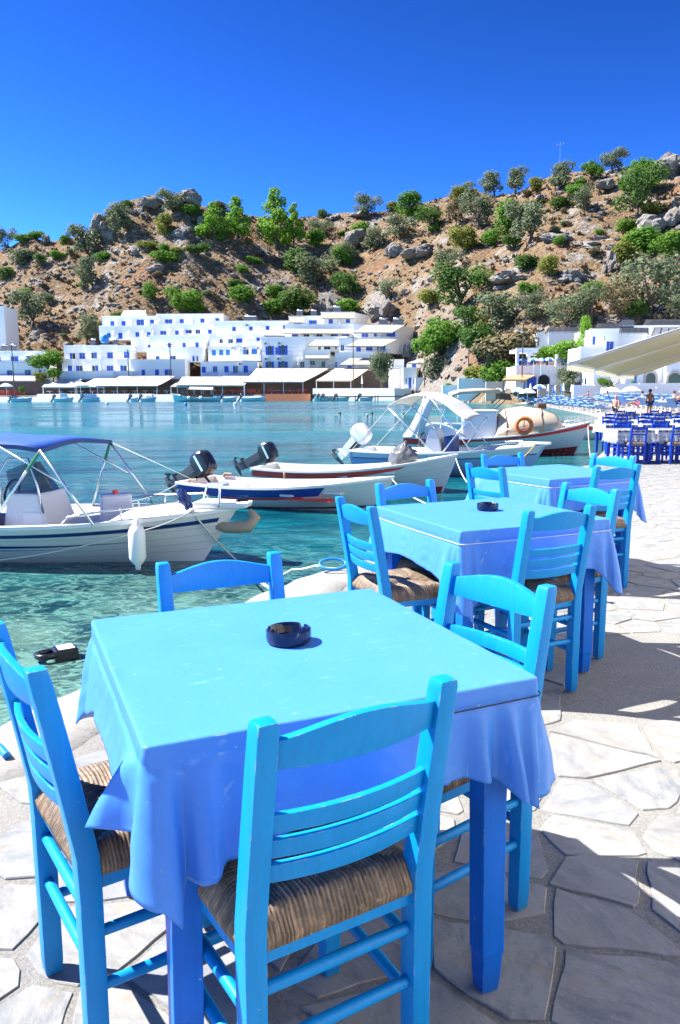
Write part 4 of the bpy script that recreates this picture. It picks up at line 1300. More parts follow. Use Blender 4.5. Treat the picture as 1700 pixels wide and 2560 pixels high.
def wall(root, x0, x1, yt, yb, Y, depth=6, side=0, mat='wash', name='wall'):
    """a block whose front face fills the pixels x0..x1, yt..yb at distance Y; side: pixels of flank seen on the right"""
    X0, X1 = bx(x0, Y), bx(x1, Y)
    z1, z0 = bz(yt, Y, (x0 + x1) / 2), bz(yb, Y, (x0 + x1) / 2)
    Xb = X1
    if side: Xb = bx(x1 + side, Y + depth)
    m = MB(); m.prism([(X0, Y), (X1, Y), (max(Xb, X1 - .01), Y + depth), (X0, Y + depth)], z0, z1)
    # parapet
    m.prism([(X0 - .06, Y - .06), (X1 + .06, Y - .06), (X1 + .06, Y + .22), (X0 - .06, Y + .22)], z1 - .003, z1 + .16)
    return m.build(name, M[mat], root, recalc=True)
def window(root, x, y, w, h, kind, Y, col_='shutter'):
    k = Y / F_PX; p = at_y(x, y, Y); W, H_ = w * k, h * k
    x0, x1, z0, z1 = p.x - W / 2, p.x + W / 2, p.z - H_ / 2, p.z + H_ / 2
    sh = M[col_]
    m = MB()
    if kind == 'arch':
        pts = [(x0, Y - .05, z0), (x1, Y - .05, z0)] + [(p.x + W / 2 * math.cos(a), Y - .05, z1 - W / 2 + W / 2 * math.sin(a)) for a in [i * math.pi / 10 for i in range(11)]]
        m.extrude(pts, (0, .08, 0)); wdw = m.build('window', M['glass'], root, recalc=True)
        for s in (-1, 1):
            q = MB(); a = p.x + s * W * .52; b_ = p.x + s * W * 1.02
            q.box(min(a, b_), Y - .14, z0, max(a, b_), Y - .06, z1 - W * .15); q.build('shutter', sh, wdw)
        return wdw
    if kind == 'shut':
        m.box(x0 - .03, Y - .02, z0 - .03, x1 + .03, Y + .05, z1 + .03); wdw = m.build('window', M['wash_grey'], root)
        q = MB(); q.box(x0, Y - .09, z0, p.x - .015, Y - .03, z1); q.build('shutter', sh, wdw)
        q = MB(); q.box(p.x + .015, Y - .09, z0, x1, Y - .03, z1); q.build('shutter', sh, wdw)
        return wdw
    m.box(x0, Y - .03, z0, x1, Y + .05, z1); wdw = m.build('window', M['glass'], root)
    q = MB()
    for a, b_, c, d in ((x0 - .05, z0 - .05, x1 + .05, z0), (x0 - .05, z1, x1 + .05, z1 + .06), (x0 - .05, z0, x0, z1), (x1, z0, x1 + .05, z1), (p.x - .02, z0, p.x + .02, z1)):
        q.box(a, Y - .07, b_, c, Y + .02, d)
    q.build('frame', M['wash'], wdw)
    if 'l' in kind: q = MB(); q.box(x0 - .02, Y - .15, z0, x0 + W * .36, Y - .08, z1); q.build('shutter', sh, wdw)
    if 'r' in kind: q = MB(); q.box(x1 - W * .36, Y - .15, z0, x1 + .02, Y - .08, z1); q.build('shutter', sh, wdw)
    return wdw
def sheet(m, x0t, x1t, yt, Yt, x0b, x1b, yb, Yb, th=.05, sag=0.0, nseg=6):
    """a sloping cloth from the pixels (x0t..x1t, yt) at Yt down to (x0b..x1b, yb) at Yb"""
    a, b_ = at_y(x0t, yt, Yt), at_y(x1t, yt, Yt); c, d = at_y(x0b, yb, Yb), at_y(x1b, yb, Yb)
    top = []; bot = []
    for i in range(nseg + 1):
        f = i / nseg; s = Vector((0, 0, -sag * 4 * f * (1 - f)))
        top.append([a.lerp(c, f) + s, b_.lerp(d, f) + s]); bot.append([a.lerp(c, f) + s - Vector((0, 0, th)), b_.lerp(d, f) + s - Vector((0, 0, th))])
    rows = [[t[0], t[1], u[1], u[0]] for t, u in zip(top, bot)]
    m.grid(rows, closed=True); nv = len(m.v)
    m.f += [(nv - 4, nv - 3, nv - 2, nv - 1), (nv - 4 * (nseg + 1) + 3, nv - 4 * (nseg + 1) + 2, nv - 4 * (nseg + 1) + 1, nv - 4 * (nseg + 1))]; m.mi += [0, 0]
    # valance
    m.add([c, d, d - Vector((0, .02, .28)), c - Vector((0, .02, .28)), c + Vector((0, .03, 0)), d + Vector((0, .03, 0)), d - Vector((0, -.01, .28)), c - Vector((0, -.01, .28))], [(0, 1, 2, 3), (7, 6, 5, 4), (3, 2, 6, 7)])
    return c, d
def balcony_awning(root, x0, x1, yt, yb, Y, out=1.6, mat='awning', panels=1, skew=0):
    for i in range(panels):
        a, b_ = lerp(x0, x1, i / panels) + .3, lerp(x0, x1, (i + 1) / panels) - .3
        m = MB(); sheet(m, a + skew, b_ + skew, yt, Y, a, b_, yb, Y - out)
        m.build('awning', M[mat], root, recalc=True)
def railing(root, x0, x1, yt, yb, Y, mat='blue_rail', name='railing'):
    X0, X1 = bx(x0, Y), bx(x1, Y); z1, z0 = bz(yt, Y, x0), bz(yb, Y, x0)
    m = MB(); m.box(X0, Y - .03, z1 - .06, X1, Y + .03, z1); m.box(X0, Y - .02, z0, X1, Y + .02, z0 + .05)
    k = int((X1 - X0) / .18)
    for i in range(k + 1):
        x = lerp(X0, X1, i / k); m.box(x - .018, Y - .018, z0, x + .018, Y + .018, z1)
    return m.build(name, M[mat], root)
A = lambda x, y: (x / 2.6133, 720 + y / 2.6133)
B = lambda x, y: (550 + x / 2.6133, 720 + y / 2.6133)
C = lambda x, y: (1100 + x / 2.6133, 720 + y / 2.6133)
def wall_(f, root, x0, x1, yt, yb, Y, depth=6, side=0, **kw):
    a, b_ = f(x0, yt), f(x1, yb)
    return wall(root, a[0], b_[0], a[1], b_[1], Y, depth, side / 2.6133, **kw)
def wins_(f, root, Y, lst, w, h, col_='shutter'):
    for it in lst:
        x, y, kind = it[:3]; ww = it[3] if len(it) > 3 else w; hh = it[4] if len(it) > 4 else h
        p = f(x, y); window(root, p[0], p[1], ww / 2.6133, hh / 2.6133, kind, Y, col_)
def awn_(f, root, x0, x1, yt, yb, Y, out=1.6, **kw):
    a, b_ = f(x0, yt), f(x1, yb); balcony_awning(root, a[0], b_[0], a[1], b_[1], Y, out, **kw)
def rail_(f, root, x0, x1, yt, yb, Y):
    a, b_ = f(x0, yt), f(x1, yb); railing(root, a[0], b_[0], a[1], b_[1], Y)

# --- left edge
r = building('white_house', 'tall blank white wall of a house cut off by the left edge of the hillside')
wall_(A, r, -260, 62, 122, 420, 196, 8)
r = building('white_house', 'low two storey white house at the far left with blue shutters and a grey awning')
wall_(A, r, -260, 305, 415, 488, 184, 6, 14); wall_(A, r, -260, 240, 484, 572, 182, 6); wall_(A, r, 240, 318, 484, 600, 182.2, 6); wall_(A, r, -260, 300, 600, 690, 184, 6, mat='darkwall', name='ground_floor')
wins_(A, r, 184, [(96, 466, 'lr'), (200, 466, 'lr'), (285, 462, 'p', 10, 34), (-20, 466, 'lr')], 46, 34); wins_(A, r, 182, [(66, 556, 'l'), (182, 553, 'r')], 34, 34); wins_(A, r, 182.2, [(262, 548, 'shut', 14, 26), (291, 549, 'p', 8, 26)], 14, 26)
rail_(A, r, -100, 310, 470, 486, 182); rail_(A, r, -100, 240, 562, 576, 180.8)
awn_(A, r, -120, 85, 572, 604, 181, 3, mat='awning_grey'); awn_(A, r, 88, 235, 572, 604, 181, 3, mat='awning_grey')
# --- hotel, lower left block with five bays
r = building('white_hotel_block', 'lower left hotel block with two rows of five arched window bays')
bays = [(432, 500), (500, 575), (575, 672), (672, 778), (778, 868)]
for i, (a, b_) in enumerate(bays):
    wall_(A, r, a, b_, 378 - (i % 2) * 3, 472, 186 + (i % 2) * .7, 6); wall_(A, r, a - 18 + i * 3, b_ - 14 + i * 3, 468, 552, 182.5 + (i % 2) * .6, 6)
wall_(A, r, 395, 745, 546, 600, 180, 4); wall_(A, r, 745, 868, 546, 600, 180.7, 4)
for i, x in enumerate((475, 538, 615, 720, 828)): wins_(A, r, 186 + (i % 2) * .7, [(x, 445 - i * 1.5, ('l', 'lr', 'r', 'lr', 'shut')[i])], 34, 36)
for i, x in enumerate((458, 520, 622, 720, 808)): wins_(A, r, 182.5 + (i % 2) * .6, [(x, 527, ('shut', 'l', 'r', 'lr', 'l')[i], 40 if i else 26)], 38, 36)
# --- hotel, long upper row
r = building('white_hotel_block', 'long two tier hotel block at the top left, under the round green tree')
wall_(A, r, 690, 1040, 186, 252, 196, 7); wall_(A, r, 1040, 1470, 172, 245, 196.6, 7, 42); wall_(A, r, 667, 1005, 250, 340, 192, 6); wall_(A, r, 1005, 1455, 236, 322, 192.5, 6)
wins_(A, r, 196, [(735, 236, 'shut', 24), (808, 235, 'shut', 24), (918, 226, 'lr', 46), (994, 226, 'shut', 24)], 24, 34); wins_(A, r, 196.6, [(1103, 219, 'lr', 46, 24), (1188, 217, 'shut'), (1323, 214, 'shut'), (1420, 211, 'shut')], 25, 24)
wins_(A, r, 192, [(712, 310, 'shut'), (787, 313, 'shut', 24, 36), (898, 304, 'shut'), (973, 304, 'shut')], 23, 28); wins_(A, r, 192.5, [(1068, 294, 'lr', 38), (1157, 292, 'shut'), (1233, 286, 'l', 38, 20), (1293, 286, 'p', 28), (1373, 286, 'shut')], 22, 24)
m = MB(); sheet(m, *[A(x, 0)[0] for x in (810, 950)], A(0, 146)[1], 199, *[A(x, 0)[0] for x in (788, 958)], A(0, 180)[1], 197.5); m.build('roof_tarpaulin', M['awning_white'], r, recalc=True)
def partitions_(f, root, Y, xs, yt, yb, out=1.5):
    """white sloping screens between neighbouring balconies"""
    for x in xs:
        a, b_ = at_y(*f(x, yt), Y), at_y(*f(x, yb), Y)
        m = MB(); m.extrude([(a.x, Y + .02, b_.z), (a.x, Y + .02, a.z), (a.x, Y - out * .35, lerp(b_.z, a.z, .85)), (a.x, Y - out, lerp(b_.z, a.z, .30)), (a.x, Y - out, b_.z)], (.16, 0, 0)); m.build('balcony_partition', M['wash'], root, recalc=True)
def cooler_(f, root, Y, pts):
    for x, y in pts:
        p = at_y(*f(x, y), Y); m = MB(); m.box(p.x - .5, Y - .42, p.z - .32, p.x + .5, Y - .06, p.z + .32); ac = m.build('air_conditioner', M['wash_grey'], root, bevel=.05)
        m = MB(); m.tube([(p.x - .12, Y - .44, p.z), (p.x - .12, Y - .425, p.z)], .22, 12); m.build('fan_grille', M['grey_slot'], ac)
M['grey_slot'] = simple('grey_grille', (.12, .12, .12), .6)
partitions_(A, r, 196, (770, 860, 955, 1035), 205, 247); partitions_(A, r, 196.6, (1145, 1255, 1370), 200, 240); partitions_(A, r, 192, (745, 845, 935, 1000), 275, 320); partitions_(A, r, 192.5, (1115, 1195, 1335, 1410), 265, 306)
# --- stepped houses in the middle left
r = building('white_house', 'stepped white house below the long hotel row with small blue shutters')
wall_(A, r, 985, 1355, 310, 398, 189, 6, 40); wall_(A, r, 870, 990, 330, 420, 190, 6); wall_(A, r, 968, 1335, 392, 485, 186, 6, 14); wall_(A, r, 862, 1215, 470, 598, 182, 6, 10)
wins_(A, r, 189, [(975, 386, 'shut', 16), (1107, 374, 'shut'), (1203, 373, 'shut'), (1288, 376, 'shut', 20, 36)], 18, 26); wins_(A, r, 186, [(1030, 461, 'shut'), (1130, 459, 'l', 36), (1265, 461, 'shut', 12, 32), (1290, 461, 'p', 12, 32)], 21, 28); wins_(A, r, 182, [(937, 553, 'shut', 20), (1026, 551, 'shut'), (1100, 551, 'lr', 44)], 24, 36)
# --- long middle row
r = building('white_hotel_block', 'middle hotel row of three receding white storeys with small square blue windows')
wall_(B, r, -32, 452, 218, 310, 191, 7); wall_(B, r, -60, 285, 306, 390, 188, 6); wall_(B, r, -70, 272, 384, 478, 185, 6); wall_(B, r, -122, 248, 486, 590, 181, 6)
wins_(B, r, 191, [(92, 269, 'shut'), (202, 265, 'shut'), (311, 261, 'shut'), (418, 257, 'shut', 14)], 22, 24); wins_(B, r, 188, [(70, 348, 'l', 28), (127, 344, 'shut', 36), (250, 336, 'shut', 20, 20), (8, 348, 'p', 20)], 30, 24)
wins_(B, r, 185, [(8, 423, 'shut'), (52, 422, 'shut'), (170, 418, 'l', 34), (225, 416, 'shut', 32), (-40, 424, 'shut')], 24, 32, 'shutter_pale'); wins_(B, r, 181, [(-106, 533, 'shut', 24), (-32, 531, 'lr', 26), (42, 530, 'shut', 26), (102, 532, 'l', 30, 44), (168, 530, 'shut', 28, 42)], 26, 36)
rail_(B, r, 36, 215, 548, 570, 180.2); rail_(B, r, -110, -10, 552, 572, 180.2)
partitions_(B, r, 191, (145, 255, 365), 245, 285); partitions_(B, r, 188, (98, 170), 325, 365); partitions_(B, r, 185, (85, 125, 200, 255), 390, 440); cooler_(B, r, 188, [(180, 244), (-50, 396)]); cooler_(B, r, 185, [(88, 396), (165, 393), (255, 394)]); cooler_(B, r, 181, [(135, 495)])
# --- arched house with the tall blue shutters
r = building('white_house', 'white house with two pairs of tall arched windows between wide blue shutters')
wall_(B, r, 276, 560, 322, 448, 184, 8); wall_(B, r, 276, 480, 442, 524, 182, 6)
wins_(B, r, 184, [(325, 412, 'arch', 26, 68), (410, 410, 'arch', 30, 72), (369, 412, 'shut', 14, 44)], 26, 60); wins_(B, r, 182, [(325, 499, 'arch', 26, 40), (411, 498, 'arch', 30, 42)], 26, 40)
rail_(B, r, 278, 476, 412, 440, 182.6)
cooler_(B, r, 184, [(300, 365), (390, 362)]); cooler_(B, r, 182, [(303, 464), (385, 462)])
# --- upper right house
r = building('white_hotel_block', 'upper right hotel block with cream awnings on its top storey, below the boulders')
wall_(B, r, 455, 662, 186, 246, 192, 7); wall_(B, r, 662, 880, 160, 246, 191.4, 7, 82); wall_(B, r, 430, 870, 240, 336, 188, 7); wall_(B, r, 475, 832, 322, 416, 185, 5); wall_(B, r, 545, 722, 408, 462, 181, 4); wall_(B, r, 470, 760, 452, 530, 183, 6)
wins_(B, r, 192, [(508, 233, 'shut', 52, 16), (607, 225, 'lr', 50, 24)], 40, 24); wins_(B, r, 191.4, [(723, 217, 'shut'), (836, 212, 'shut')], 26, 30)
wins_(B, r, 188, [(490, 309, 'lr', 40), (565, 308, 'p'), (650, 305, 'p', 36), (747, 300, 'r', 44), (808, 299, 'shut', 18, 24), (833, 298, 'shut', 24, 28)], 34, 28); wins_(B, r, 185, [(650, 392, 'p', 16, 26), (700, 388, 'p', 40, 26), (758, 388, 'p', 10, 26)], 30, 26); wins_(B, r, 183, [(538, 500, 'p', 26), (605, 490, 'p', 30, 24), (675, 498, 'p', 24)], 26, 36)
awn_(B, r, 455, 552, 186, 222, 192, 1.2); awn_(B, r, 662, 880, 160, 196, 191.3, 1.2, panels=2); awn_(B, r, 410, 868, 268, 294, 187.6, 1.8); awn_(B, r, 575, 770, 338, 376, 184.6, 2.4, skew=18, panels=3); awn_(B, r, 556, 715, 440, 458, 180.8, 1.4)
partitions_(B, r, 191.4, (780, 675), 196, 238); partitions_(B, r, 188, (530, 610, 700, 785), 288, 322); partitions_(B, r, 183, (505, 585, 640, 690), 455, 520)
# --- tower house
r = building('white_house', 'tall house at the right end of the hotel with blue balcony railings')
wall_(B, r, 870, 1160, 242, 332, 185, 8, 106); wall_(B, r, 778, 1106, 328, 428, 182, 8, 160); wall_(B, r, 752, 1012, 424, 528, 180, 8, 90); wall_(B, r, 1100, 1200, 470, 660, 178, 6)
wins_(B, r, 185, [(935, 304, 'shut', 18), (957, 303, 'shut', 18), (1015, 300, 'shut', 18), (1100, 296, 'shut', 20, 36), (1126, 293, 'shut', 36, 50)], 20, 34); wins_(B, r, 182, [(905, 396, 'shut', 28), (975, 391, 'shut', 40), (1034, 388, 'shut', 16, 50), (1063, 388, 'shut', 34, 56), (800, 392, 'p', 20)], 28, 36); wins_(B, r, 180, [(847, 503, 'shut', 26, 34), (760, 500, 'p', 14)], 24, 34)
awn_(B, r, 870, 1128, 242, 290, 184.6, 2.2, skew=30); awn_(B, r, 822, 1070, 334, 378, 181.6, 2.2, skew=34); awn_(B, r, 780, 975, 456, 500, 179.8, 2.2, skew=26, panels=2)
rail_(B, r, 876, 1160, 310, 330, 183); rail_(B, r, 772, 1106, 402, 426, 180.4); rail_(B, r, 750, 980, 508, 526, 178)
p0 = B(1205, 405); p1 = B(1232, 405)
for q in (p0, p1): window(r, q[0], q[1], 7, 28, 'p', 184)
# --- small house at the end of the promenade
r = building('white_house', 'small white house with a blue door at the end of the harbour promenade')
wall_(B, r, 1195, 1282, 522, 668, 172, 5, 26); wall_(B, r, 1225, 1345, 492, 530, 176, 5); wall_(B, r, 1275, 1340, 590, 672, 170.5, 3)
wins_(B, r, 172, [(1241, 620, 'shut', 16, 66), (1217, 607, 'p', 8, 36), (1266, 607, 'p', 8, 36)], 14, 60); wins_(B, r, 176, [(1268, 506, 'shut', 26, 26), (1340, 500, 'p', 16, 26)], 22, 24)
awn_(B, r, 1222, 1345, 456, 488, 175.6, 2, skew=40); rail_(B, r, 1120, 1215, 508, 528, 174)
# --- right: white house with the pergola roof
r = building('white_house', 'small white house with a slatted pergola roof behind the bright green vine')
wall_(C, r, 626, 696, 296, 420, 134, 6); wall_(C, r, 696, 915, 292, 420, 133.5, 6)
wins_(C, r, 134, [(642, 352, 'p', 10, 56)], 10, 56); wins_(C, r, 133.5, [(890, 326, 'p', 8, 14)], 8, 14)
def pergola(root, f, x0, x1, yt, yb, Y, n_, depth=3.0):
    a, b_, c, d = at_y(*f(x0, yb), Y), at_y(*f(x1, yb), Y), at_y(*f(x0 + (x1 - x0) * .08, yt), Y + depth), at_y(*f(x1, yt), Y + depth)
    for i in range(n_):
        t = i / (n_ - 1); m = MB(); m.beam(a.lerp(b_, t), c.lerp(d, t), .14, .14); m.build('pergola_beam', M['wood'], root)
    m = MB()
    for i in range(14):
        t = i / 13; m.beam(a.lerp(c, t) + Vector((0, 0, .12)), b_.lerp(d, t) + Vector((0, 0, .12)), .12, .05)
    tag(m.build('pergola_slats', M['panel2'], root), kind='stuff')
M['panel2'] = simple('grey_slats', (.20, .185, .17), .8, .2, 2)
pergola(r, C, 690, 905, 262, 296, 133.5, 6)
# --- right: arched house with the umbrella terrace
r = building('white_house', 'white beach house with an arched doorway and an umbrella terrace')
wall_(C, r, 492, 740, 512, 655, 122, 7); wall_(C, r, 740, 925, 512, 655, 122.6, 7); wall_(C, r, 492, 630, 398, 420, 122.2, 5, name='lintel'); wall_(C, r, 492, 510, 418, 514, 122.2, .5, name='pillar'); wall_(C, r, 566, 584, 418, 514, 122.2, .5, name='pillar'); wall_(C, r, 750, 764, 440, 514, 122.2, .5, name='pillar'); wall_(C, r, 585, 640, 400, 440, 126, 3)
p = C(678, 598)
window(r, p[0], p[1], 28, 24, 'arch', 121.9, 'wash'); wins_(C, r, 122.5, [(781, 566, 'p', 24, 36)], 20, 40)
m = MB(); X0, X1 = bx(C(510, 0)[0], 121.9), bx(C(905, 0)[0], 121.9); zr = bz(C(0, 508)[1], 121.9)
k = 46
m.box(X0, 121.88, zr + .75, X1, 121.94, zr + .82)
for i in range(k + 1): m.box(lerp(X0, X1, i / k) - .02, 121.89, zr, lerp(X0, X1, i / k) + .02, 121.93, zr + .75)
m.build('railing', M['blue_rail'], r)
# terracotta lean-to
r2 = building('beach_bar_roof', 'terracotta lean-to roof on wooden posts beside the arched house', 'lean-to', None)
M['terracotta'] = simple('terracotta_tiles', (.52, .27, .13), .8, .12, 3)
m = MB(); sheet(m, *[C(x, 0)[0] for x in (470, 632)], C(0, 566)[1], 121.8, *[C(x, 0)[0] for x in (405, 560)], C(0, 597)[1], 118.6, th=.12); m.build('roof', M['terracotta'], r2, recalc=True)
for x in (412, 552):
    a = at_y(*C(x, 600), 118.8); m = MB(); m.box(a.x - .09, a.y - .09, .6, a.x + .09, a.y + .09, a.z - .05); m.build('post', M['wood'], r2)
a = at_y(*C(598, 625), 121.7); m = MB(); m.box(a.x - .7, 121.55, a.z - 1.2, a.x + .7, 121.68, a.z + 1.0); m.build('blue_door', M['shutter'], r2)
# --- right: big upper house
r = building('white_house', 'big white house above the beach with slatted pergolas on its roofs')
wall_(C, r, 966, 1150, 272, 445, 118, 8); wall_(C, r, 1150, 1330, 300, 470, 119, 8); wall_(C, r, 1330, 1700, 322, 520, 117, 8); wall_(C, r, 1180, 1720, 250, 320, 124, 8); wall_(C, r, 905, 1160, 388, 520, 114, 6)
wins_(C, r, 118, [(1005, 345, 'shut', 14, 50), (1074, 330, 'p', 6, 30)], 14, 50); wins_(C, r, 113.9, [(1108, 385, 'lr', 44, 66)], 44, 66)
pergola(r, C, 1140, 1360, 266, 302, 119, 6, 2.5); pergola(r, C, 1380, 1640, 262, 318, 117, 6, 2.5); pergola(r, C, 1020, 1170, 238, 272, 121, 5, 2.5); pergola(r, C, 1330, 1640, 212, 246, 124, 7, 2.5)
m = MB(); sheet(m, *[C(x, 0)[0] for x in (1190, 1268)], C(0, 208)[1], 127, *[C(x, 0)[0] for x in (1160, 1266)], C(0, 252)[1], 123.5); m.build('glass_roof', M['panel'], r, recalc=True)
# --- right: low house with arches
r = building('white_house', 'low white house at the right edge with two stone arched openings')
wall_(C, r, 1000, 1205, 480, 655, 106, 6); wall_(C, r, 1205, 1470, 470, 650, 104, 6); wall_(C, r, 1470, 1760, 470, 650, 103, 6)
M['stone_arch'] = simple('arch_stone', (.50, .43, .34), .9, .2, 2)
for x, w_, h_, Y in ((1375, 62, 76, 103.95), (1532, 84, 76, 102.95)):
    p = C(x, 632 - h_ / 2); k = Y / F_PX / 2.6133; c = at_y(p[0], p[1], Y); W = w_ * k; H_ = h_ * k
    def arch(gr): return [(c.x - W / 2 - gr, 0, c.z - H_ / 2)] + [(c.x + (W / 2 + gr) * math.cos(a), 0, c.z + H_ / 2 - W / 2 + (W / 2 + gr) * math.sin(a)) for a in [math.pi - i * math.pi / 12 for i in range(13)]] + [(c.x + W / 2 + gr, 0, c.z - H_ / 2)]
    m = MB(); m.extrude([(q[0], Y, q[2]) for q in arch(0)], (0, .04, 0)); op = m.build('arched_opening', M['glass'], r, recalc=True)
    m = MB(); a1, a2 = arch(0), arch(.28)
    m.grid([[(q[0], Y - .10, q[2]) for q in a1], [(q[0], Y - .10, q[2]) for q in a2], [(q[0], Y, q[2]) for q in a2]]); m.build('stone_surround', M['stone_arch'], op, recalc=True)
wins_(C, r, 103.9, [(1278, 592, 'shut', 10, 56)], 10, 50, 'shutter_pale'); wins_(C, r, 105.9, [(1108, 580, 'shut', 10, 20), (950, 610, 'shut', 12, 40)], 10, 20, 'shutter_pale')
# --- garden walls along the beach
def garden_wall(label, f, x0, x1, yt, yb, Y, mat, th=.5):
    o = None
    a, b_ = f(x0, yt), f(x1, yb); X0, X1 = bx(a[0], Y), bx(b_[0], Y)
    m = MB(); m.box(X0, Y, -.5, X1, Y + th, bz(a[1], Y, a[0]))
    k = max(2, int((X1 - X0) / 3)); zt = bz(a[1], Y, a[0])
    for i in range(k): m.box(lerp(X0, X1, i / k) + .05, Y - .05, zt + .003, lerp(X0, X1, (i + 1) / k) - .05, Y + th + .05, zt + .12)
    o = m.build('garden_wall', M[mat]); return tag(o, label, 'wall', 'low walls along the beach')
M['rubble'] = simple('rubble_wall', (.46, .42, .37), .95, .35, 4, .04, 5)
garden_wall('whitewashed low wall at the left end of the beach', C, 15, 118, 640, 690, 140, 'wash'); garden_wall('tall whitewashed wall left of the rubble wall on the beach', C, 118, 300, 595, 690, 138, 'wash'); garden_wall('grey rubble stone wall beside the terracotta roof', C, 300, 440, 616, 690, 131, 'rubble')
garden_wall('rubble stone wall behind the closed umbrellas', C, 640, 870, 640, 700, 118, 'rubble'); garden_wall('white terraced wall below the arched house at right', C, 870, 1140, 640, 720, 104, 'wash'); garden_wall('long white wall at the right end of the beach', C, 1060, 1760, 655, 720, 98, 'wash'); garden_wall('upper white wall under the two stone arches', C, 1140, 1760, 628, 690, 102, 'wash')
# --- harbour quay pieces
def quay_block(name, label, x0, x1, yt, yb, Y, depth, mat, cat='quay'):
    X0, X1 = bx(x0, Y), bx(x1, Y); zt = bz(yt, Y, x0); bt = (zt + 1.6) * .42
    m = MB(); m.hexa([(X0, Y - bt, -1.6), (X1, Y - bt, -1.6), (X1, Y + depth, -1.6), (X0, Y + depth, -1.6), (X0, Y, zt), (X1, Y, zt), (X1, Y + depth, zt), (X0, Y + depth, zt)]); o = m.build(name, M[mat]); return tag(o, label, cat)     # battered face, slope added so it catches the sun
quay_block('harbour_wall', 'big white harbour wall in front of the tower house', 782, 986, 971, 995, 167, 8, 'wash', 'wall')
X0 = bx(986, 167)
m = MB(); m.prism([(X0 + .003, 167.3), (bx(1028, 171), 170.5), (bx(1030, 175), 175), (X0 + .003, 175)], -1.6, bz(971.5, 167)); tag(m.build('harbour_wall', M['wash'], recalc=True), 'rounded right end of the white harbour wall', 'wall')
M['terracotta_low'] = simple('terracotta_plinth', (.33, .12, .055), .8, .15, 2)
quay_block('restaurant_plinth', 'terracotta plinth of the open restaurant on the water', 662, 776, 985, 999, 168.5, 3, 'terracotta_low', 'plinth')
for i, (a, b_, yt, mt, lb) in enumerate([(-60, 92, 993, 'wash', 'low whitish quay edge at the far left'), (92, 235, 985, 'wash', 'white quay wall left of the small cabin boat'), (235, 380, 985, 'wash', 'quay wall below the white awnings'), (380, 470, 986, 'wash', 'quay wall behind the wooden fishing boat'), (470, 660, 990, 'wash', 'quay edge left of the terracotta plinth')]):
    quay_block('quay_wall', lb, a, b_, yt, 1003, 170.6 + i * .15, 2.4, mt, 'wall')
# the dark jetty on piles
root = empty('jetty', (0, 0, 0), 0, 'thin dark jetty on piles in front of the white harbour wall', 'jetty')
Yj = 160
m = MB(); m.box(bx(790, Yj), Yj, bz(993, Yj), bx(1015, Yj), Yj + 1.2, bz(990.5, Yj)); m.build('deck', M['pole_wood'], root)
for x in (795, 802, 838, 844, 888, 895, 938, 945, 1010): m = MB(); m.tube([(bx(x, Yj), Yj + .2, -1.6), (bx(x, Yj), Yj + .2, bz(989, Yj))], .10, 6); m.build('pile', M['pole_wood'], root)
# --- restaurant awnings along the harbour: each a thing with its panels and posts
def harbour_awning(label, x0t, x1t, yt, x0b, x1b, yb, panels, mat, Yt=178, Yb=171.5, posts=3, back=True):
    root = empty('harbour_awning', (0, 0, 0), 0, label, 'awning', 'restaurant awnings along the harbour')
    for i in range(panels):
        f0, f1 = i / panels, (i + 1) / panels
        m = MB(); sheet(m, lerp(x0t, x1t, f0) + .5, lerp(x0t, x1t, f1) - .5, yt, Yt, lerp(x0b, x1b, f0) + .5, lerp(x0b, x1b, f1) - .5, yb, Yb, sag=.12)
        m.build('awning_panel', M[mat], root, recalc=True)
    for i in range(posts):
        p = at_y(lerp(x0b + 3, x1b - 3, i / max(1, posts - 1)), yb, Yb); m = MB(); m.tube([(p.x, p.y + .1, .3), (p.x, p.y + .1, p.z)], .09, 6); m.build('post', M['wash_grey'], root)
    return root
harbour_awning('white awning at the left end of the hotel front', 122, 205, 948, 104, 190, 967, 2, 'awning_white', posts=3)
harbour_awning('white awning with an arched fold next to the left hotel awning', 236, 300, 946, 188, 262, 966, 2, 'awning_white', posts=3)
harbour_awning('long cream awning of four panels below the hotel', 300, 438, 940, 240, 395, 964, 4, 'awning', posts=4)
harbour_awning('small yellow bordered awning left of the wooden boat', 440, 480, 955, 424, 470, 966, 1, 'awning', posts=2)
harbour_awning('pale awning above the wooden fishing boat', 455, 556, 942, 440, 530, 962, 2, 'awning_white', posts=3)
harbour_awning('pair of cream awnings left of the big restaurant', 558, 626, 940, 500, 612, 963, 3, 'awning', posts=3)
harbour_awning('big cream awning of the open restaurant with orange seats', 640, 822, 921, 608, 760, 954, 4, 'awning', Yt=178, Yb=169.5, posts=4)
harbour_awning('greyish cream awning of the restaurant behind the white harbour wall', 838, 925, 920, 788, 880, 951, 2, 'awning', Yt=178, Yb=171, posts=3)
# dark rooms behind the awnings
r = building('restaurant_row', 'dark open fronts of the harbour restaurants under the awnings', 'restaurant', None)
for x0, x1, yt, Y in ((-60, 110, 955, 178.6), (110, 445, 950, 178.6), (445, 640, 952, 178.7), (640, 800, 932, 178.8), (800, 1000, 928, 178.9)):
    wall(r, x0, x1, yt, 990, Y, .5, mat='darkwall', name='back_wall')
# ================================================================== SMALL THINGS ALONG THE SHORE
M['red'] = simple('red_orange_paint', (.62, .09, .04), .6, .15)
M['white_cloth'] = simple('white_canvas', (.8, .8, .78), .85, .04)
M['umb_blue'] = simple('blue_canvas', (.03, .16, .62), .8, .08)
M['bed_blue'] = simple('sunbed_blue', (.15, .30, .58), .6, .1)
fr = random.Random(33)
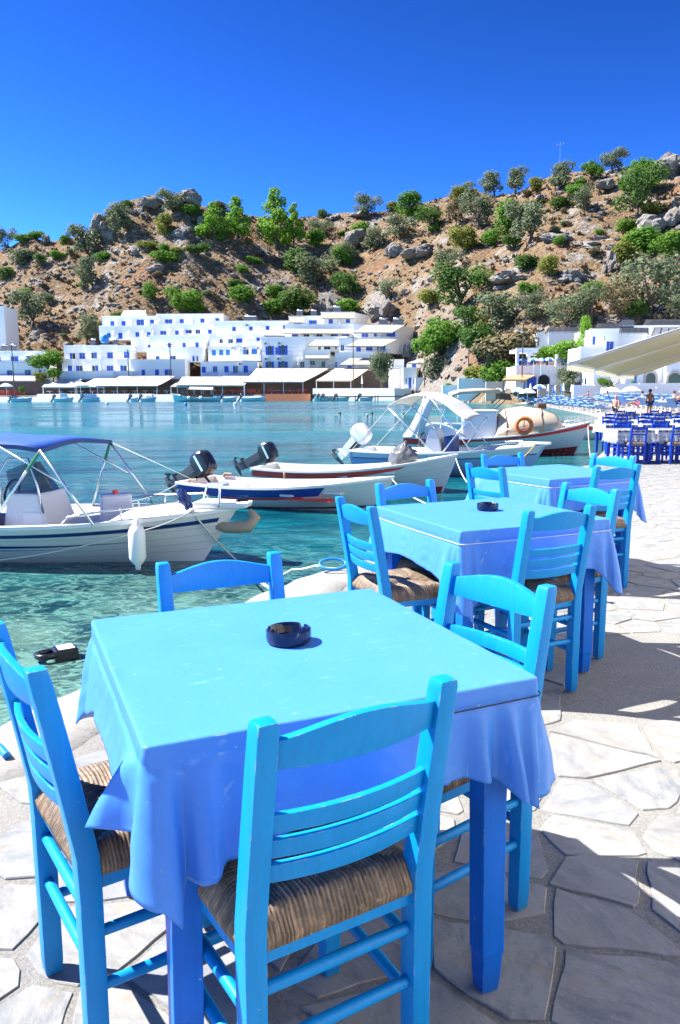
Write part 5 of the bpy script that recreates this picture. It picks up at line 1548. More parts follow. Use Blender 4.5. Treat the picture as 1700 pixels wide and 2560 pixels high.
# red restaurant chairs and tables
m = MB(); m.box(-.24, -.24, .40, .24, .24, .47)
for sx in (-1, 1):
    for sy in (-1, 1): m.box(sx * .2 - .03, sy * .2 - .03, 0, sx * .2 + .03, sy * .2 + .03, .40)
m.box(-.24, .18, .475, .24, .24, .95)
me_chair = m.mesh('restaurant_chair', M['red'])
m = MB(); m.box(-.45, -.45, .70, .45, .45, .78); m.box(-.06, -.06, 0, .06, .06, .70)
me_table = m.mesh('restaurant_table', M['white_cloth'])
def spread_chairs(x0, x1, Y, k, lab, grp):
    for i in range(k):
        x = lerp(x0, x1, (i + .5) / k) + fr.uniform(-1, 1)
        p = at_y(x, 980, Y); o = link_mesh('restaurant_chair', me_chair, None, (p.x, Y + fr.uniform(-.6, .6), .56), (0, 0, fr.choice((0, 1.57, 3.14, 4.7)))); o.scale = (1.25, 1.25, 1.25)
        tag(o, lab, 'chair', grp)
spread_chairs(2, 60, 173, 9, 'orange red restaurant chair at the far left of the harbour', 'orange red chairs at the far left')
spread_chairs(560, 650, 174, 10, 'orange red chair under the paired cream awnings', 'orange red chairs under the paired awnings')
spread_chairs(668, 776, 171.5, 14, 'orange red chair under the big cream awning', 'orange red chairs of the open restaurant')
for x0, x1, Y, k, lab, grp in ((110, 430, 174.5, 12, 'white restaurant table under the left harbour awnings', 'white tables under the left awnings'), (450, 640, 174.8, 8, 'white restaurant table behind the wooden boat', 'white tables behind the wooden boat'), (670, 770, 172.6, 6, 'white table among the orange red chairs', 'white tables of the open restaurant')):
    for i in range(k):
        p = at_y(lerp(x0, x1, (i + .5) / k), 980, Y); o = link_mesh('restaurant_table', me_table, None, (p.x, Y + fr.uniform(-.5, .5), .56)); o.scale = (1.2, 1.2, 1.2); tag(o, lab, 'table', grp)
# poles with wires
def pole(x, yt, yb, Y, label, arm=True, r=.11):
    p, q = at_y(x, yb, Y), at_y(x, yt, Y)
    root = empty('utility_pole', (p.x, Y, p.z), 0, label, 'pole', 'utility poles along the harbour')
    m = MB(); m.tube([(0, 0, -1), (0, 0, q.z - p.z)], [r * 1.2, r * .8], 7); m.build('post', M['pole_wood'], root)
    m = MB(); m.beam((-.7, 0, q.z - p.z - .4), (.7, 0, q.z - p.z - .4), .1, .1); m.build('cross_arm', M['pole_wood'], root)
    if arm: m = MB(); m.tube([(0, 0, (q.z - p.z) * .8), (-1.0, -.2, (q.z - p.z) * .85), (-1.5, -.3, (q.z - p.z) * .83)], .05, 5); m.build('lamp_arm', M['steel'], root)
    return Vector((p.x, Y, q.z - .3))
pl = [pole(37, 860, 985, 170, 'pole in front of the low two storey house at far left'), pole(322, 873, 940, 178, 'pole in front of the five bay hotel block'), pole(428, 857, 960, 177, 'pole in front of the stepped white house'), pole(883, 839, 975, 172, 'tall pole in front of the tower house'), pole(1061, 893, 975, 168, 'pole beside the small house with the blue door'), pole(1171, 855, 925, 150, 'short dark pole on the bank left of the arched house'), pole(1305, 805, 940, 120, 'tall dark pole by the terracotta lean-to', r=.09)]
M['cable'] = simple('cable', (.05, .05, .05), .6)
def cable(a, b, sag, label):
    m = MB(); m.tube([a.lerp(b, t) - Vector((0, 0, sag * 4 * t * (1 - t))) for t in [i / 10 for i in range(11)]], .018, 4, cap=False); tag(m.build('overhead_cable', M['cable']), label, 'cable', 'overhead cables')
cable(pl[0], pl[1], 1.2, 'overhead cable left of the five bay hotel block'); cable(pl[1], pl[2], .8, 'overhead cable across the five bay hotel block'); cable(pl[2], pl[3], 2.0, 'overhead cable across the middle hotel rows'); cable(pl[3], pl[4], 1.0, 'overhead cable right of the tower house'); cable(pl[4], pl[5], .8, 'overhead cable in front of the large green tree'); cable(pl[5], pl[6], .8, 'overhead cable toward the arched house')
q = on_hill(1290, 690); cable(pl[6], Vector((q.x, q.y, q.z + 6)), 1.0, 'cable running up the hillside from the tall dark pole')
# solar heaters on the roofs
def heater(x, y, w, Y, label):
    p = at_y(x, y, Y); k = Y / F_PX
    root = empty('solar_heater', (p.x, Y, p.z), 0, label, 'solar heater', 'solar water heaters on the roofs')
    W = w * k
    m = MB(); m.hexa([(-W / 2, 0, 0), (W / 2, 0, 0), (W / 2, 1.2, 1.25), (-W / 2, 1.2, 1.25), (-W / 2, -.04, .09), (W / 2, -.04, .09), (W / 2, 1.16, 1.34), (-W / 2, 1.16, 1.34)]); m.build('panel', M['panel'], root)
    m = MB(); m.tube([(-W * .42, 1.35, 1.5), (W * .42, 1.35, 1.5)], .26, 10); m.build('tank', M['steel'], root, smooth=True)
    m = MB()
    for s in (-1, 1): m.beam((s * W * .4, 1.25, 0), (s * W * .4, 1.25, 1.4), .06)
    m.build('stand', M['steel'], root)
for x, y, w, Y, lb in [(A(18, 0)[0], A(0, 414)[1], 16, 186, 'left solar heater on the roof of the low house at far left'), (A(75, 0)[0], A(0, 414)[1], 16, 186, 'right solar heater on the roof of the low house at far left'), (B(520, 0)[0], B(0, 184)[1], 16, 195, 'leftmost solar heater on the upper right hotel block'), (B(612, 0)[0], B(0, 184)[1], 15, 195, 'second solar heater on the upper right hotel block'), (B(765, 0)[0], B(0, 160)[1], 20, 195, 'highest solar heater, above the awnings of the upper right block'), (B(1070, 0)[0], B(0, 240)[1], 22, 188, 'left solar heater on the tower house roof'), (B(1165, 0)[0], B(0, 240)[1], 26, 188, 'right solar heater on the tower house roof'), (B(195, 0)[0], B(0, 222)[1], 34, 194, 'wide solar collector on the middle hotel row'), (A(752, 0)[0], A(0, 376)[1], 14, 189, 'small solar heater on the five bay hotel block'), (A(600, 0)[0], A(0, 376)[1], 12, 189, 'tiny roof tank on the five bay hotel block')]:
    heater(x, y, w, Y, lb)
# water tanks, blue barrel
p = at_y(*A(686, 345), 188); m = MB(); m.lathe([(0, 0), (.9, 0), (1.0, .2), (1.0, 1.6), (.7, 1.9), (0, 2)], 12, (p.x, p.y, p.z - .5)); tag(m.build('water_tank', M['shutter_pale'], smooth=True), 'round blue water tank at the left end of the hotel roofs', 'tank')
# parasols
def umbrella(x, y, w, Y, mats, label, group, h=2.2, nm='beach_umbrella'):
    """open umbrella whose canopy centre is seen at (x, y)"""
    p = at_y(x, y, Y); r = w * Y / F_PX / 2
    root = empty(nm, (p.x, Y, p.z - h), fr.uniform(0, 1), label, 'umbrella', group)
    for i in range(8):
        m = MB(); a0, a1 = i * math.pi / 4, (i + 1) * math.pi / 4
        t = (0, 0, h + r * .42); q = [(r * .55 * math.cos(a), r * .55 * math.sin(a), h + r * .27) for a in (a0, a1)]; e = [(r * math.cos(a), r * math.sin(a), h - .05) for a in (a0, a1)]
        m.add([t, q[0], q[1], e[0], e[1], (e[0][0] * .98, e[0][1] * .98, h - .2), (e[1][0] * .98, e[1][1] * .98, h - .2)], [(0, 1, 2), (1, 3, 4, 2), (3, 5, 6, 4)]); m.build('canopy_panel', mats[i % len(mats)], root)
    m = MB(); m.tube([(0, 0, 0), (0, 0, h + r * .4)], .03, 6); m.build('pole', M['steel'], root)
W_, U_ = M['white_cloth'], M['umb_blue']
for x, y, lb in ((540, 470, 'leftmost'), (612, 470, 'second from left'), (660, 472, 'third from left'), (712, 468, 'rightmost')):
    umbrella(C(x, 0)[0], C(0, y)[1], 28 if x > 550 else 20, 121 if x > 550 else 123, [W_, U_], lb + ' blue and white striped umbrella on the terrace of the arched house', 'striped umbrellas on the house terrace', nm='striped_umbrella')
for x, y, w, Y, mt, lb in [(650, 648, 34, 116, [W_, U_, W_], 'blue and white umbrella open on the beach below the arched doorway'), (510, 672, 40, 118, [W_], 'left open white beach umbrella'), (572, 680, 44, 116, [W_], 'right open white beach umbrella'), (378, 668, 26, 124, [W_], 'tilted white umbrella beside the terracotta roof'), (1120, 672, 48, 96, [W_], 'wide white umbrella in front of the long white wall'), (1250, 668, 50, 95, [W_], 'white umbrella at the right end of the beach')]:
    umbrella(C(x, 0)[0], C(0, y)[1], w, Y, mt, lb, 'open umbrellas on the beach', h=2.0)
for x, y, w, Y, lb in [(A(40, 0)[0], A(0, 640)[1], 34, 172, 'white parasol above the orange red chairs at far left'), (A(205, 0)[0], A(0, 440)[1], 28, 181.5, 'white parasol on the balcony of the low house'), (A(525, 0)[0], A(0, 634)[1], 40, 171, 'white parasol between the left harbour awnings'), (B(50, 0)[0], B(0, 328)[1], 24, 186.5, 'left white parasol on the middle hotel row'), (B(192, 0)[0], B(0, 330)[1], 26, 186.5, 'right white parasol on the middle hotel row'), (B(1042, 0)[0], B(0, 294)[1], 16, 184, 'pale blue parasol on the top balcony of the tower house')]:
    umbrella(x, y, w, Y, [W_], lb, 'white parasols along the harbour', nm='parasol')
def closed_umbrella(x, yt, yb, Y, mat, label, group='closed umbrellas on the beach'):
    p, q = at_y(x, yb, Y), at_y(x, yt, Y); H_ = q.z - p.z
    root = empty('closed_umbrella', (p.x, Y, p.z), 0, label, 'umbrella', group)
    m = MB(); m.lathe([(.17, .32 * H_), (.20, .38 * H_), (.15, .62 * H_), (.07, .92 * H_), (.015, H_)], 8); m.build('folded_canopy', mat, root, smooth=True)
    m = MB(); m.tube([(0, 0, -.1), (0, 0, .35 * H_)], .03, 6); m.build('pole', M['steel'], root)
closed_umbrella(B(928, 0)[0], B(0, 570)[1], B(0, 652)[1], 170, W_, 'tall closed white umbrella on the white harbour wall')
for i, (x, yt, yb, c) in enumerate([(430, 622, 690, W_), (476, 630, 690, W_), (590, 622, 690, W_), (706, 626, 700, W_), (752, 632, 706, W_), (740, 640, 706, U_), (795, 622, 702, U_), (806, 616, 700, W_), (858, 628, 702, W_), (874, 640, 712, W_), (897, 640, 712, W_), (926, 640, 712, W_), (938, 646, 708, U_), (972, 640, 704, W_), (1062, 668, 720, W_)]):
    closed_umbrella(C(x, 0)[0], C(0, yt)[1], C(0, yb)[1], lerp(118, 104, i / 14), c, ('closed blue' if c is U_ else 'closed white') + ' beach umbrella standing in the row behind the sunbeds', 'closed blue umbrellas in the beach row' if c is U_ else 'closed white umbrellas in the beach row')
# sunbeds
def beach_point(px, py):
    """the point of the sloping beach under a pixel"""
    d = ray(px, py); best = None
    Y = 30.0
    while Y < 175:
        z = CAM_H + d.z / d.y * Y; x = d.x / d.y * Y
        i = 0
        xs0 = interp(-Y, [-b_[1] for b_ in bw], [b_[0] for b_ in bw]); xs1 = interp(-Y, [-b_[1] for b_ in binn], [b_[0] for b_ in binn])
        f = (x - xs0) / (xs1 - xs0)
        g = interp(f, [-.12, 0, .10, .22, .5, 1.0, 1.8], [-1.7, -.82, -.45, -.12, .15, .60, 1.2])
        if z <= g: return Vector((x, Y, g))
        Y += .5
    return Vector((d.x / d.y * 120, 120, .5))
def sunbed_mesh(back):
    m = MB(); m.m = 0
    m.box(-.32, -.95, .28, .32, .35, .36); 
    c, s = math.cos(back), math.sin(back)
    m.hexa([(-.32, .36, .28), (.32, .36, .28), (.32, .36 + .75 * c, .28 + .75 * s), (-.32, .36 + .75 * c, .28 + .75 * s), (-.32, .36 - .08 * s, .28 + .08 * c), (.32, .36 - .08 * s, .28 + .08 * c), (.32, .36 + .75 * c - .08 * s, .28 + .75 * s + .08 * c), (-.32, .36 + .75 * c - .08 * s, .28 + .75 * s + .08 * c)])
    m.m = 1
    for sx in (-1, 1):
        m.box(sx * .33 - .02, -.95, .24, sx * .33 + .02, .36, .30)
        for y in (-.8, .3): m.box(sx * .30 - .03, y - .03, -.1, sx * .30 + .03, y + .03, .24)
    return m.mesh('sunbed', [M['bed_blue'], M['white']])
beds = [sunbed_mesh(a) for a in (.25, .5, .95)]
k_ = 0
for row, (xa, ya, xb, yb_, cnt) in enumerate([(1268, 993, 1440, 1003, 20), (1275, 998, 1470, 1012, 20), (1290, 1003, 1500, 1021, 22), (1340, 1012, 1520, 1031, 16), (1500, 1000, 1560, 1020, 10), (1460, 1004, 1540, 1014, 10), (1525, 1012, 1700, 1030, 14), (1560, 1004, 1720, 1018, 14)]):
    for i in range(cnt):
        f = (i + .5) / cnt
        p = beach_point(lerp(xa, xb, f) + fr.uniform(-2, 2), lerp(ya, yb_, f) + fr.uniform(-1, 1))
        o = link_mesh('sunbed', beds[2 if row in (4, 6, 7) and fr.random() < .6 else fr.randrange(2)], None, (p.x, p.y, p.z), (0, 0, 1.9 + fr.uniform(-.25, .25)))
        rown = ('back row on the left of the beach', 'second row from the back on the left of the beach', 'middle row of the beach', 'row nearest the waterline', 'back row above the seated bathers', 'short row behind the seated bathers', 'row at the right end nearest the blue chairs', 'back row at the right end of the beach')[row]
        tag(o, 'blue sunbed in the ' + rown, 'sunbed', 'blue sunbeds, ' + rown)
# the road-side plants by the houses
def tree_at(x, yb, w, h, Y, kind, mat, label):
    p = at_y(x, yb, Y); k = Y / F_PX
    return plant((p.x, Y, p.z - .2), w * k * 1.3, h * k * 1.2, kind, mat, label, group='trees and shrubs along the shore')
for t in [(B(1055, 0)[0], B(0, 640)[1], 52, 80, 171, 'tree', 'olive', 'feathery grey green tamarisk on the white harbour wall'), (B(1440, 0)[0], B(0, 640)[1], 88, 74, 166, 'olive', 'olive', 'round grey green tamarisk right of the small house'), (C(860, 0)[0], C(0, 690)[1], 66, 66, 112, 'tree', 'olive', 'light green tamarisk leaning over the beach wall'), (C(1062, 0)[0], C(0, 640)[1], 34, 26, 103.5, 'bush', 'green', 'round green bush beside the palm on the white terrace'),
          (A(320, 0)[0], A(0, 540)[1], 76, 54, 180, 'bush', 'green', 'green thicket left of the five bay hotel block'), (A(350, 0)[0], A(0, 600)[1], 40, 36, 176, 'bush', 'green', 'bright shrub at the left foot of the hotel'), (A(270, 0)[0], A(0, 610)[1], 40, 26, 176, 'bush', 'yellow', 'low shrub beside the grey awning at far left'), (A(148, 0)[0], A(0, 690)[1], 16, 22, 172, 'bush', 'green', 'potted green shrub right of the white parasol at far left'), (C(700, 0)[0], C(0, 470)[1], 70, 38, 127, 'bush', 'pine', 'bright green vine spreading over the terrace of the arched house'), (C(820, 0)[0], C(0, 480)[1], 90, 56, 124, 'bush', 'pine', 'large bright green vine in front of the pergola house'), (C(940, 0)[0], C(0, 430)[1], 44, 80, 122, 'tree', 'pine', 'climbing bright green vine at the corner of the big upper house'), (C(1325, 0)[0], C(0, 720)[1], 46, 12, 96, 'bush', 'green', 'low green plants at the foot of the long white wall'), (C(215, 0)[0], C(0, 615)[1], 60, 46, 142, 'bush', 'yellow', 'yellow green shrub behind the tall whitewashed wall'), (C(330, 0)[0], C(0, 610)[1], 70, 50, 138, 'bush', 'green', 'green shrub behind the rubble wall'), (C(1260, 0)[0], C(0, 655)[1], 10, 26, 103, 'bush', 'pine', 'small potted tree by the white wall at right'), (C(60, 0)[0], C(0, 648)[1], 18, 14, 141, 'bush', 'pine', 'little green plant on the whitewashed low wall')]:
    tree_at(*t)
# palm
p = at_y(*C(1112, 655), 102.5); root = empty('palm', (p.x, p.y, p.z), 0, 'small palm with spiky fronds on the white terrace', 'palm')
for i in range(16):
    a = i * 2.4; L = fr.uniform(1.6, 2.3); e = fr.uniform(.5, 1.1); m = MB()
    rows = []
    for t in (0, .35, .7, 1):
        r_ = L * t * math.cos(e) ; z = L * t * math.sin(e) - .5 * t * t; w_ = .16 * (1 - t) + .02
        rows.append([(r_ * math.cos(a) - w_ * math.sin(a), r_ * math.sin(a) + w_ * math.cos(a), z), (r_ * math.cos(a), r_ * math.sin(a), z + .05), (r_ * math.cos(a) + w_ * math.sin(a), r_ * math.sin(a) - w_ * math.cos(a), z)])
    m.grid(rows); m.build('frond', M['olive'], root)
m = MB(); m.tube([(0, 0, -.4), (0, 0, .1)], .14, 7); m.build('trunk', M['bark'], root)
# ================================================================== BOATS
M['gel'] = simple('boat_white', (.72, .73, .72), .3, .04, 2)
M['gel_old'] = simple('boat_old_white', (.66, .66, .62), .45, .08, 3)
M['gel_blue'] = simple('boat_pale_blue', (.36, .48, .70), .3, .05, 2)
M['b_navy'] = simple('boat_navy_stripe', (.008, .035, .16), .4, .1)
M['b_blue'] = simple('boat_blue_band', (.006, .05, .30), .45, .15, 3)
M['b_red'] = simple('boat_red_band', (.85, .05, .045), .45, .15, 3)
M['b_oxide'] = simple('antifouling_red', (.22, .03, .025), .7, .2)
M['b_swoosh'] = simple('pale_blue_decal', (.01, .19, .52), .4, .1)
M['cowl'] = simple('dark_cowling', (.018, .022, .03), .25, .1)
M['grey_leg'] = simple('outboard_leg', (.07, .08, .09), .4, .1)
M['fabric_blue'] = simple('blue_bimini', (.008, .07, .36), .75, .06)
M['beige'] = simple('beige_canvas', (.56, .46, .33), .85, .07, 2)
M['brown'] = simple('brown_canvas', (.14, .08, .05), .85, .1, 2)
M['rope'] = simple('white_rope', (.55, .53, .48), .85, .12, 20)
M['rope_y'] = simple('yellow_rope', (.55, .36, .08), .85, .12, 20)
M['orange'] = simple('lifebuoy_orange', (.95, .20, .05), .5, .06)
M['plank'] = simple('varnished_wood', (.26, .17, .10), .6, .2, 4)
M['bag'] = simple('grey_plastic_bag', (.14, .145, .15), .25, .2, 6)
n = N('smoked_windscreen'); M['smoke'] = n.done(n.bsdf((.035, .06, .09), .06, None, Alpha=.72))

def boat(name, label, stern, deg, L, Bm, fs, fm, fb, rake=.45, group='small boats moored by the terrace', cat='boat', hull='gel', flat=.86, deck_t=.74, planks=0):
    """an open hull: freeboard at stern, amidships and bow; returns the Empty and its shape functions"""
    root = empty(name, (stern[0], stern[1], WATER_Z), R(deg), label, cat, group)
    def hb(t):                                             # half beam at the sheer
        if t < .42: return Bm / 2 * lerp(flat, 1, math.sin(t / .42 * math.pi / 2))
        return Bm / 2 * (1 - ((t - .42) / .58) ** 2.3)
    def sh(t): return fs * (1 - t) ** 2 + 2 * (fm * 2 - (fs + fb) / 2) * t * (1 - t) + fb * t * t
    def P(t, u, off=0.0, side=1):
        t = max(0.0, min(1.0, t))
        b = hb(t); pw = lerp(.34, 1.05, t ** 1.6)
        y = b * (lerp(.0, 1, u ** pw))
        kz = lerp(-.22, -.12, t)
        z = lerp(kz, sh(t), u)
        x = t * L - rake * (1 - u) * t ** 4
        return (x, side * (y + off), z)
    TT = [i / 28 for i in range(29)]; UU = [0, .08, .2, .32, .44, .56, .68, .8, .9, 1.0]
    m = MB()
    rows = [[P(t, u, 0, -1) for u in UU[::-1]] + [P(t, u, 0, 1) for u in UU[1:]] for t in TT]
    m.grid(rows); m.f.append(tuple(range(len(rows[0])))); m.mi.append(0)
    o = m.build('hull', M[hull], root, recalc=True); smooth_by_angle(o, .6)
    # gunwale cap, inner sides, sole
    g = .07
    def inner(t, d): return max(0.0, hb(t) - d)
    td = deck_t
    ti = [t for t in TT if t <= td] 
    m = MB()
    for s in (-1, 1):
        m.grid([[(t * L, s * (hb(t) + .012), sh(t) - .03), (t * L, s * (hb(t) + .012), sh(t) + .012), (t * L, s * inner(t, g), sh(t) + .016), (t * L, s * inner(t, g + .01), sh(t) - .03)] for t in TT])
    m.box(-.02, -hb(0) - .01, sh(0) - .05, .06, hb(0) + .01, sh(0) + .014)
    o = m.build('gunwale', M['gel'], root, recalc=True, smooth=True); smooth_by_angle(o, .8)
    m = MB()
    zf = lambda t: max(.02, sh(t) - .44)
    def hy(t, z):                                         # half width of the hull at a height
        kz = lerp(-.22, -.12, t); u = max(0, min(1, (z - kz) / (sh(t) - kz)))
        return hb(t) * u ** lerp(.34, 1.05, t ** 1.6)
    def li(t, z, s): return (max(t * L, .05), s * max(.01, min(inner(t, g), hy(t, z) - .05)), z)
    m.grid([[li(t, sh(t) - .002, -1), li(t, lerp(sh(t), zf(t), .5), -1), li(t, zf(t), -1), (max(t * L, .05), 0, zf(t)), li(t, zf(t), 1), li(t, lerp(sh(t), zf(t), .5), 1), li(t, sh(t) - .002, 1)] for t in ti], flip=True)
    a = len(m.v); tl = ti[-1]
    m.f.append((0, 1, 2, 3, 4, 5, 6)); m.mi.append(0); m.f.append(tuple(a - 7 + q for q in range(7))); m.mi.append(0)
    m.build('liner', M['gel'] if hull != 'gel_old' else M['gel_old'], root)
    m = MB()
    tk = [tl + (1 - tl) * i / 8 for i in range(9)]
    m.grid([[(t * L, lerp(-1, 1, q / 6) * inner(t, .02), sh(t) + .02 + .05 * (1 - (q / 3 - 1) ** 2) * hb(t) * 1.2) for q in range(7)] for t in tk])
    m.build('foredeck', M['gel'], root, smooth=True)
    def band(name_, mat, t0, t1, u0, u1, both=True, k=24, off=.008, slant=0):
        m = MB()
        for s in ((-1, 1) if both else (-1,)):
            m.grid([[P(min(1, t + slant * (1 - q)), lerp(u0(t), u1(t), q), off, s) for q in (0, .33, .66, 1)] for t in [lerp(t0, t1, i / k) for i in range(k + 1)]], flip=s > 0)
        return m.build(name_, M[mat], root)
    for i in range(planks):
        uu = .35 + .5 * i / planks
        band('plank_line', 'gel_line', .06, .985, lambda t: uu, lambda t: uu + .008, off=.004)
    return root, P, hb, sh, band
M['greenish'] = simple('green_tape', (.03, .22, .12), .6)
M['plank2'] = simple('worn_timber', (.36, .28, .20), .8, .2, 4)
M['can_white'] = simple('translucent_white_plastic', (.62, .64, .70), .45, .05)
M['gel_line'] = simple('plank_seam', (.42, .46, .48), .5, .1)
def bwd(root, x, y, z):
    c, s = math.cos(root.rotation_euler.z), math.sin(root.rotation_euler.z)
    return Vector((root.location.x + c * x - s * y, root.location.y + s * x + c * y, root.location.z + z))
def outboard(root, x, y, z, mat, tilt=.5, s=1.0, tiller=True):
    """tilted up outboard on the transom; the leg points aft and up out of the water"""
    T = Matrix.Translation((x, y, z)) @ Matrix.Rotation(tilt, 4, 'Y') @ Matrix.Scale(s, 4)
    def put(mb, nm, mt, par, **kw):
        mb.v = [tuple(T @ Vector(v)) for v in mb.v]; return mb.build(nm, mt, par, **kw)
    m = MB()
    prof = [(-.24, -.13, .10), (-.30, -.16, .24), (-.27, -.16, .42), (-.16, -.13, .52)]
    rows = []
    for zz, x0, x1, w in ((.12, -.20, .16, .12), (.18, -.27, .20, .16), (.34, -.29, .22, .17), (.47, -.25, .19, .15), (.53, -.17, .10, .10)):
        rows.append([(x0, -w * .7, zz), (x0 + .06, -w, zz), (x1 - .05, -w, zz), (x1, -w * .6, zz), (x1, w * .6, zz), (x1 - .05, w, zz), (x0 + .06, w, zz), (x0, w * .7, zz)])
    m.grid(rows, closed=True); nv = len(m.v); m.f += [tuple(range(7, -1, -1)), tuple(range(nv - 8, nv))]; m.mi += [0, 0]
    eng = put(m, 'outboard_motor', M[mat], root, bevel=.02, angle=.5); smooth_by_angle(eng, .9)
    m = MB(); m.hexa([(-.14, -.05, -.55), (.05, -.05, -.55), (.05, .05, -.55), (-.14, .05, -.55), (-.16, -.07, .12), (.10, -.07, .12), (.10, .07, .12), (-.16, .07, .12)]); m.box(-.22, -.10, -.40, .08, .10, -.375)
    put(m, 'leg', M['grey_leg'] if mat != 'gel' else M['gel'], eng, bevel=.012)
    m = MB(); m.tube([(-.26, 0, -.60), (-.1, 0, -.60), (.16, 0, -.60)], [.045, .065, .02], 8)
    for q in range(3):
        a = q * 2.09; m.add([(-.28, .03 * math.cos(a), -.60 + .03 * math.sin(a)), (-.25, .17 * math.cos(a - .5), -.60 + .17 * math.sin(a - .5)), (-.31, .17 * math.cos(a + .4), -.60 + .17 * math.sin(a + .4))], [(0, 1, 2), (2, 1, 0)])
    put(m, 'propeller', M['grey_leg'], eng)
    m = MB(); m.box(.02, -.12, -.22, .12, .12, .12); put(m, 'bracket', M['black'], eng)
    m = MB(); m.box(-.22, -.174, .30, .12, -.166, .35); put(m, 'side_stripe', M['steel'], eng)
    if tiller: m = MB(); m.tube([(.16, 0, .2), (.42, 0, .26), (.62, 0, .34)], [.025, .022, .026], 7); put(m, 'tiller', M['black'], eng)
    return eng
def tube_part(root, name, pts, r, mat, n_=7):
    m = MB(); m.tube(pts, r, n_); return m.build(name, M[mat], root, smooth=True)
def rope(pts, r, mat, label, group=None, sag=0.0, k=14):
    out = []
    for a, b in zip(pts[:-1], pts[1:]):
        a, b = Vector(a), Vector(b)
        for i in range(k): t = i / k; out.append(a.lerp(b, t) - Vector((0, 0, sag * 4 * t * (1 - t))))
    out.append(Vector(pts[-1])); m = MB(); m.tube(out, r, 6)
    return tag(m.build('mooring_rope', M[mat], smooth=True), label, 'rope', group)

# ---- 1: white open boat with the blue bimini
r, P, hb, sh, band = boat('motor_boat', 'white motor boat with a blue sunshade and windscreen console, nearest on the left', (-5.98, 10.47), -10, 4.78, 1.95, .52, .54, .70, rake=.55, planks=4)
band('rub_stripe', 'b_navy', .02, .97, lambda t: .78 + .02 * t, lambda t: .84 + .03 * t, off=.012)
band('topside_step', 'gel', .02, .985, lambda t: .84 + .03 * t, lambda t: 1.0, off=.010)
band('swoosh_decal', 'b_navy', .02, .80, lambda t: .56 + .05 * t, lambda t: .56 + .05 * t + .15 * max(.03, (.80 - t)) ** 1.2, off=.016); band('swoosh_decal', 'b_swoosh', .06, .62, lambda t: .50 + .06 * t, lambda t: .50 + .06 * t + .11 * max(.02, (.62 - t)) ** 1.1, off=.016)
z1 = lambda x: sh(x / 4.9)
# console
m = MB(); rows = []
for z, x0, x1, w in ((.10, 1.72, 2.42, .36), (.45, 1.78, 2.40, .36), (.86, 1.84, 2.26, .33)):
    rows.append([(x0, -w, z), (x1, -w, z), (x1, w, z), (x0, w, z)])
m.grid(rows, closed=True); nv = len(m.v); m.f.append((nv - 4, nv - 3, nv - 2, nv - 1)); m.mi.append(0)
con = m.build('console', M['gel'], r, bevel=.03, recalc=True)
m = MB(); m.hexa([(2.06, -.365, .25), (2.34, -.365, .25), (2.30, -.36, .62), (2.06, -.36, .62), (2.06, -.35, .25), (2.34, -.35, .25), (2.30, -.345, .62), (2.06, -.345, .62)]); m.build('hatch', M['white'], con)
m = MB(); c0 = [(1.86 , -.30, .86), (2.24, -.24, .86), (2.28, 0, .86), (2.24, .24, .86), (1.86, .30, .86)]; c1 = [(1.80, -.26, 1.14), (2.00, -.20, 1.22), (2.04, 0, 1.24), (2.00, .20, 1.22), (1.80, .26, 1.14)]
m.grid([c0, c1]); m.build('windscreen', M['smoke'], con)
tube_part(con, 'grab_rail', [(1.78, -.36, .7), (1.74, -.34, 1.1), (1.86, -.30, 1.30), (2.12, -.27, 1.30), (2.26, -.32, .95), (2.34, -.36, .62)], .014, 'steel')
m = MB(); m.tube([(1.70 + .16 * math.sin(a) * .3, .16 * math.cos(a), .84 + .16 * math.sin(a)) for a in [i * math.pi / 8 for i in range(16)]], .016, 6, closed=True); m.build('steering_wheel', M['black'], con)
m = MB(); m.box(1.05, -.34, .10, 1.45, .34, .50); m.box(1.0, -.34, .50, 1.12, .34, .80); m.build('helm_seat', M['b_navy'], r, bevel=.03)
m = MB(); m.box(2.52, -.55, .24, 2.74, .55, .275); m.box(3.18, -.42, .30, 3.36, .42, .33); m.build('thwart', M['plank'], r)
outboard(r, -.12, 0, .62, 'cowl', .1, 1.25, False)
m = MB(); m.lathe([(.14, .1), (.17, .14), (.17, .24), (.12, .28)], 12, (1.62, -.52, .28)); m.build('throttle_box', M['black'], r)
# bow rails
for s in (-1, 1):
    def e(t, dz=0, di=.05): return (t * 4.78, s * (max(.02, hb(t) - di)), sh(t) + dz)
    tube_part(r, 'bow_rail', [e(.60, .02), e(.615, .10), e(.70, .14), e(.80, .16), e(.88, .17), e(.895, .14), e(.90, .02)], .014, 'steel')
    tube_part(r, 'rail_post', [e(.74, .0), e(.74, .15)], .012, 'steel')
tube_part(r, 'pulpit', [(4.15, .42, sh(.87)), (4.25, .40, .94), (4.6, .14, .98), (4.66, 0, .98), (4.6, -.14, .98), (4.58, -.16, .72)], .016, 'steel')
m = MB(); m.hexa([(4.25, -.20, .685), (4.92, -.12, .70), (4.92, .12, .70), (4.25, .20, .685), (4.25, -.22, .78), (4.95, -.13, .775), (4.95, .13, .775), (4.25, .22, .78)]); m.build('bow_platform', M['gel'], r, bevel=.03)
m = MB(); m.tube([(4.35, 0, .50), (4.65, -.04, .44), (4.92, -.03, .47), (5.0, 0, .58), (4.92, 0, .66)], [.05, .07, .085, .07, .04], 9); m.build('anchor', M['plank2'] if 'plank2' in M else M['beige'], r, smooth=True)
m = MB(); m.tube([(4.74, -.02, .74), (4.82, 0, .80), (4.9, .02, .76)], .03, 7); m.build('bow_roller', M['black'], r)
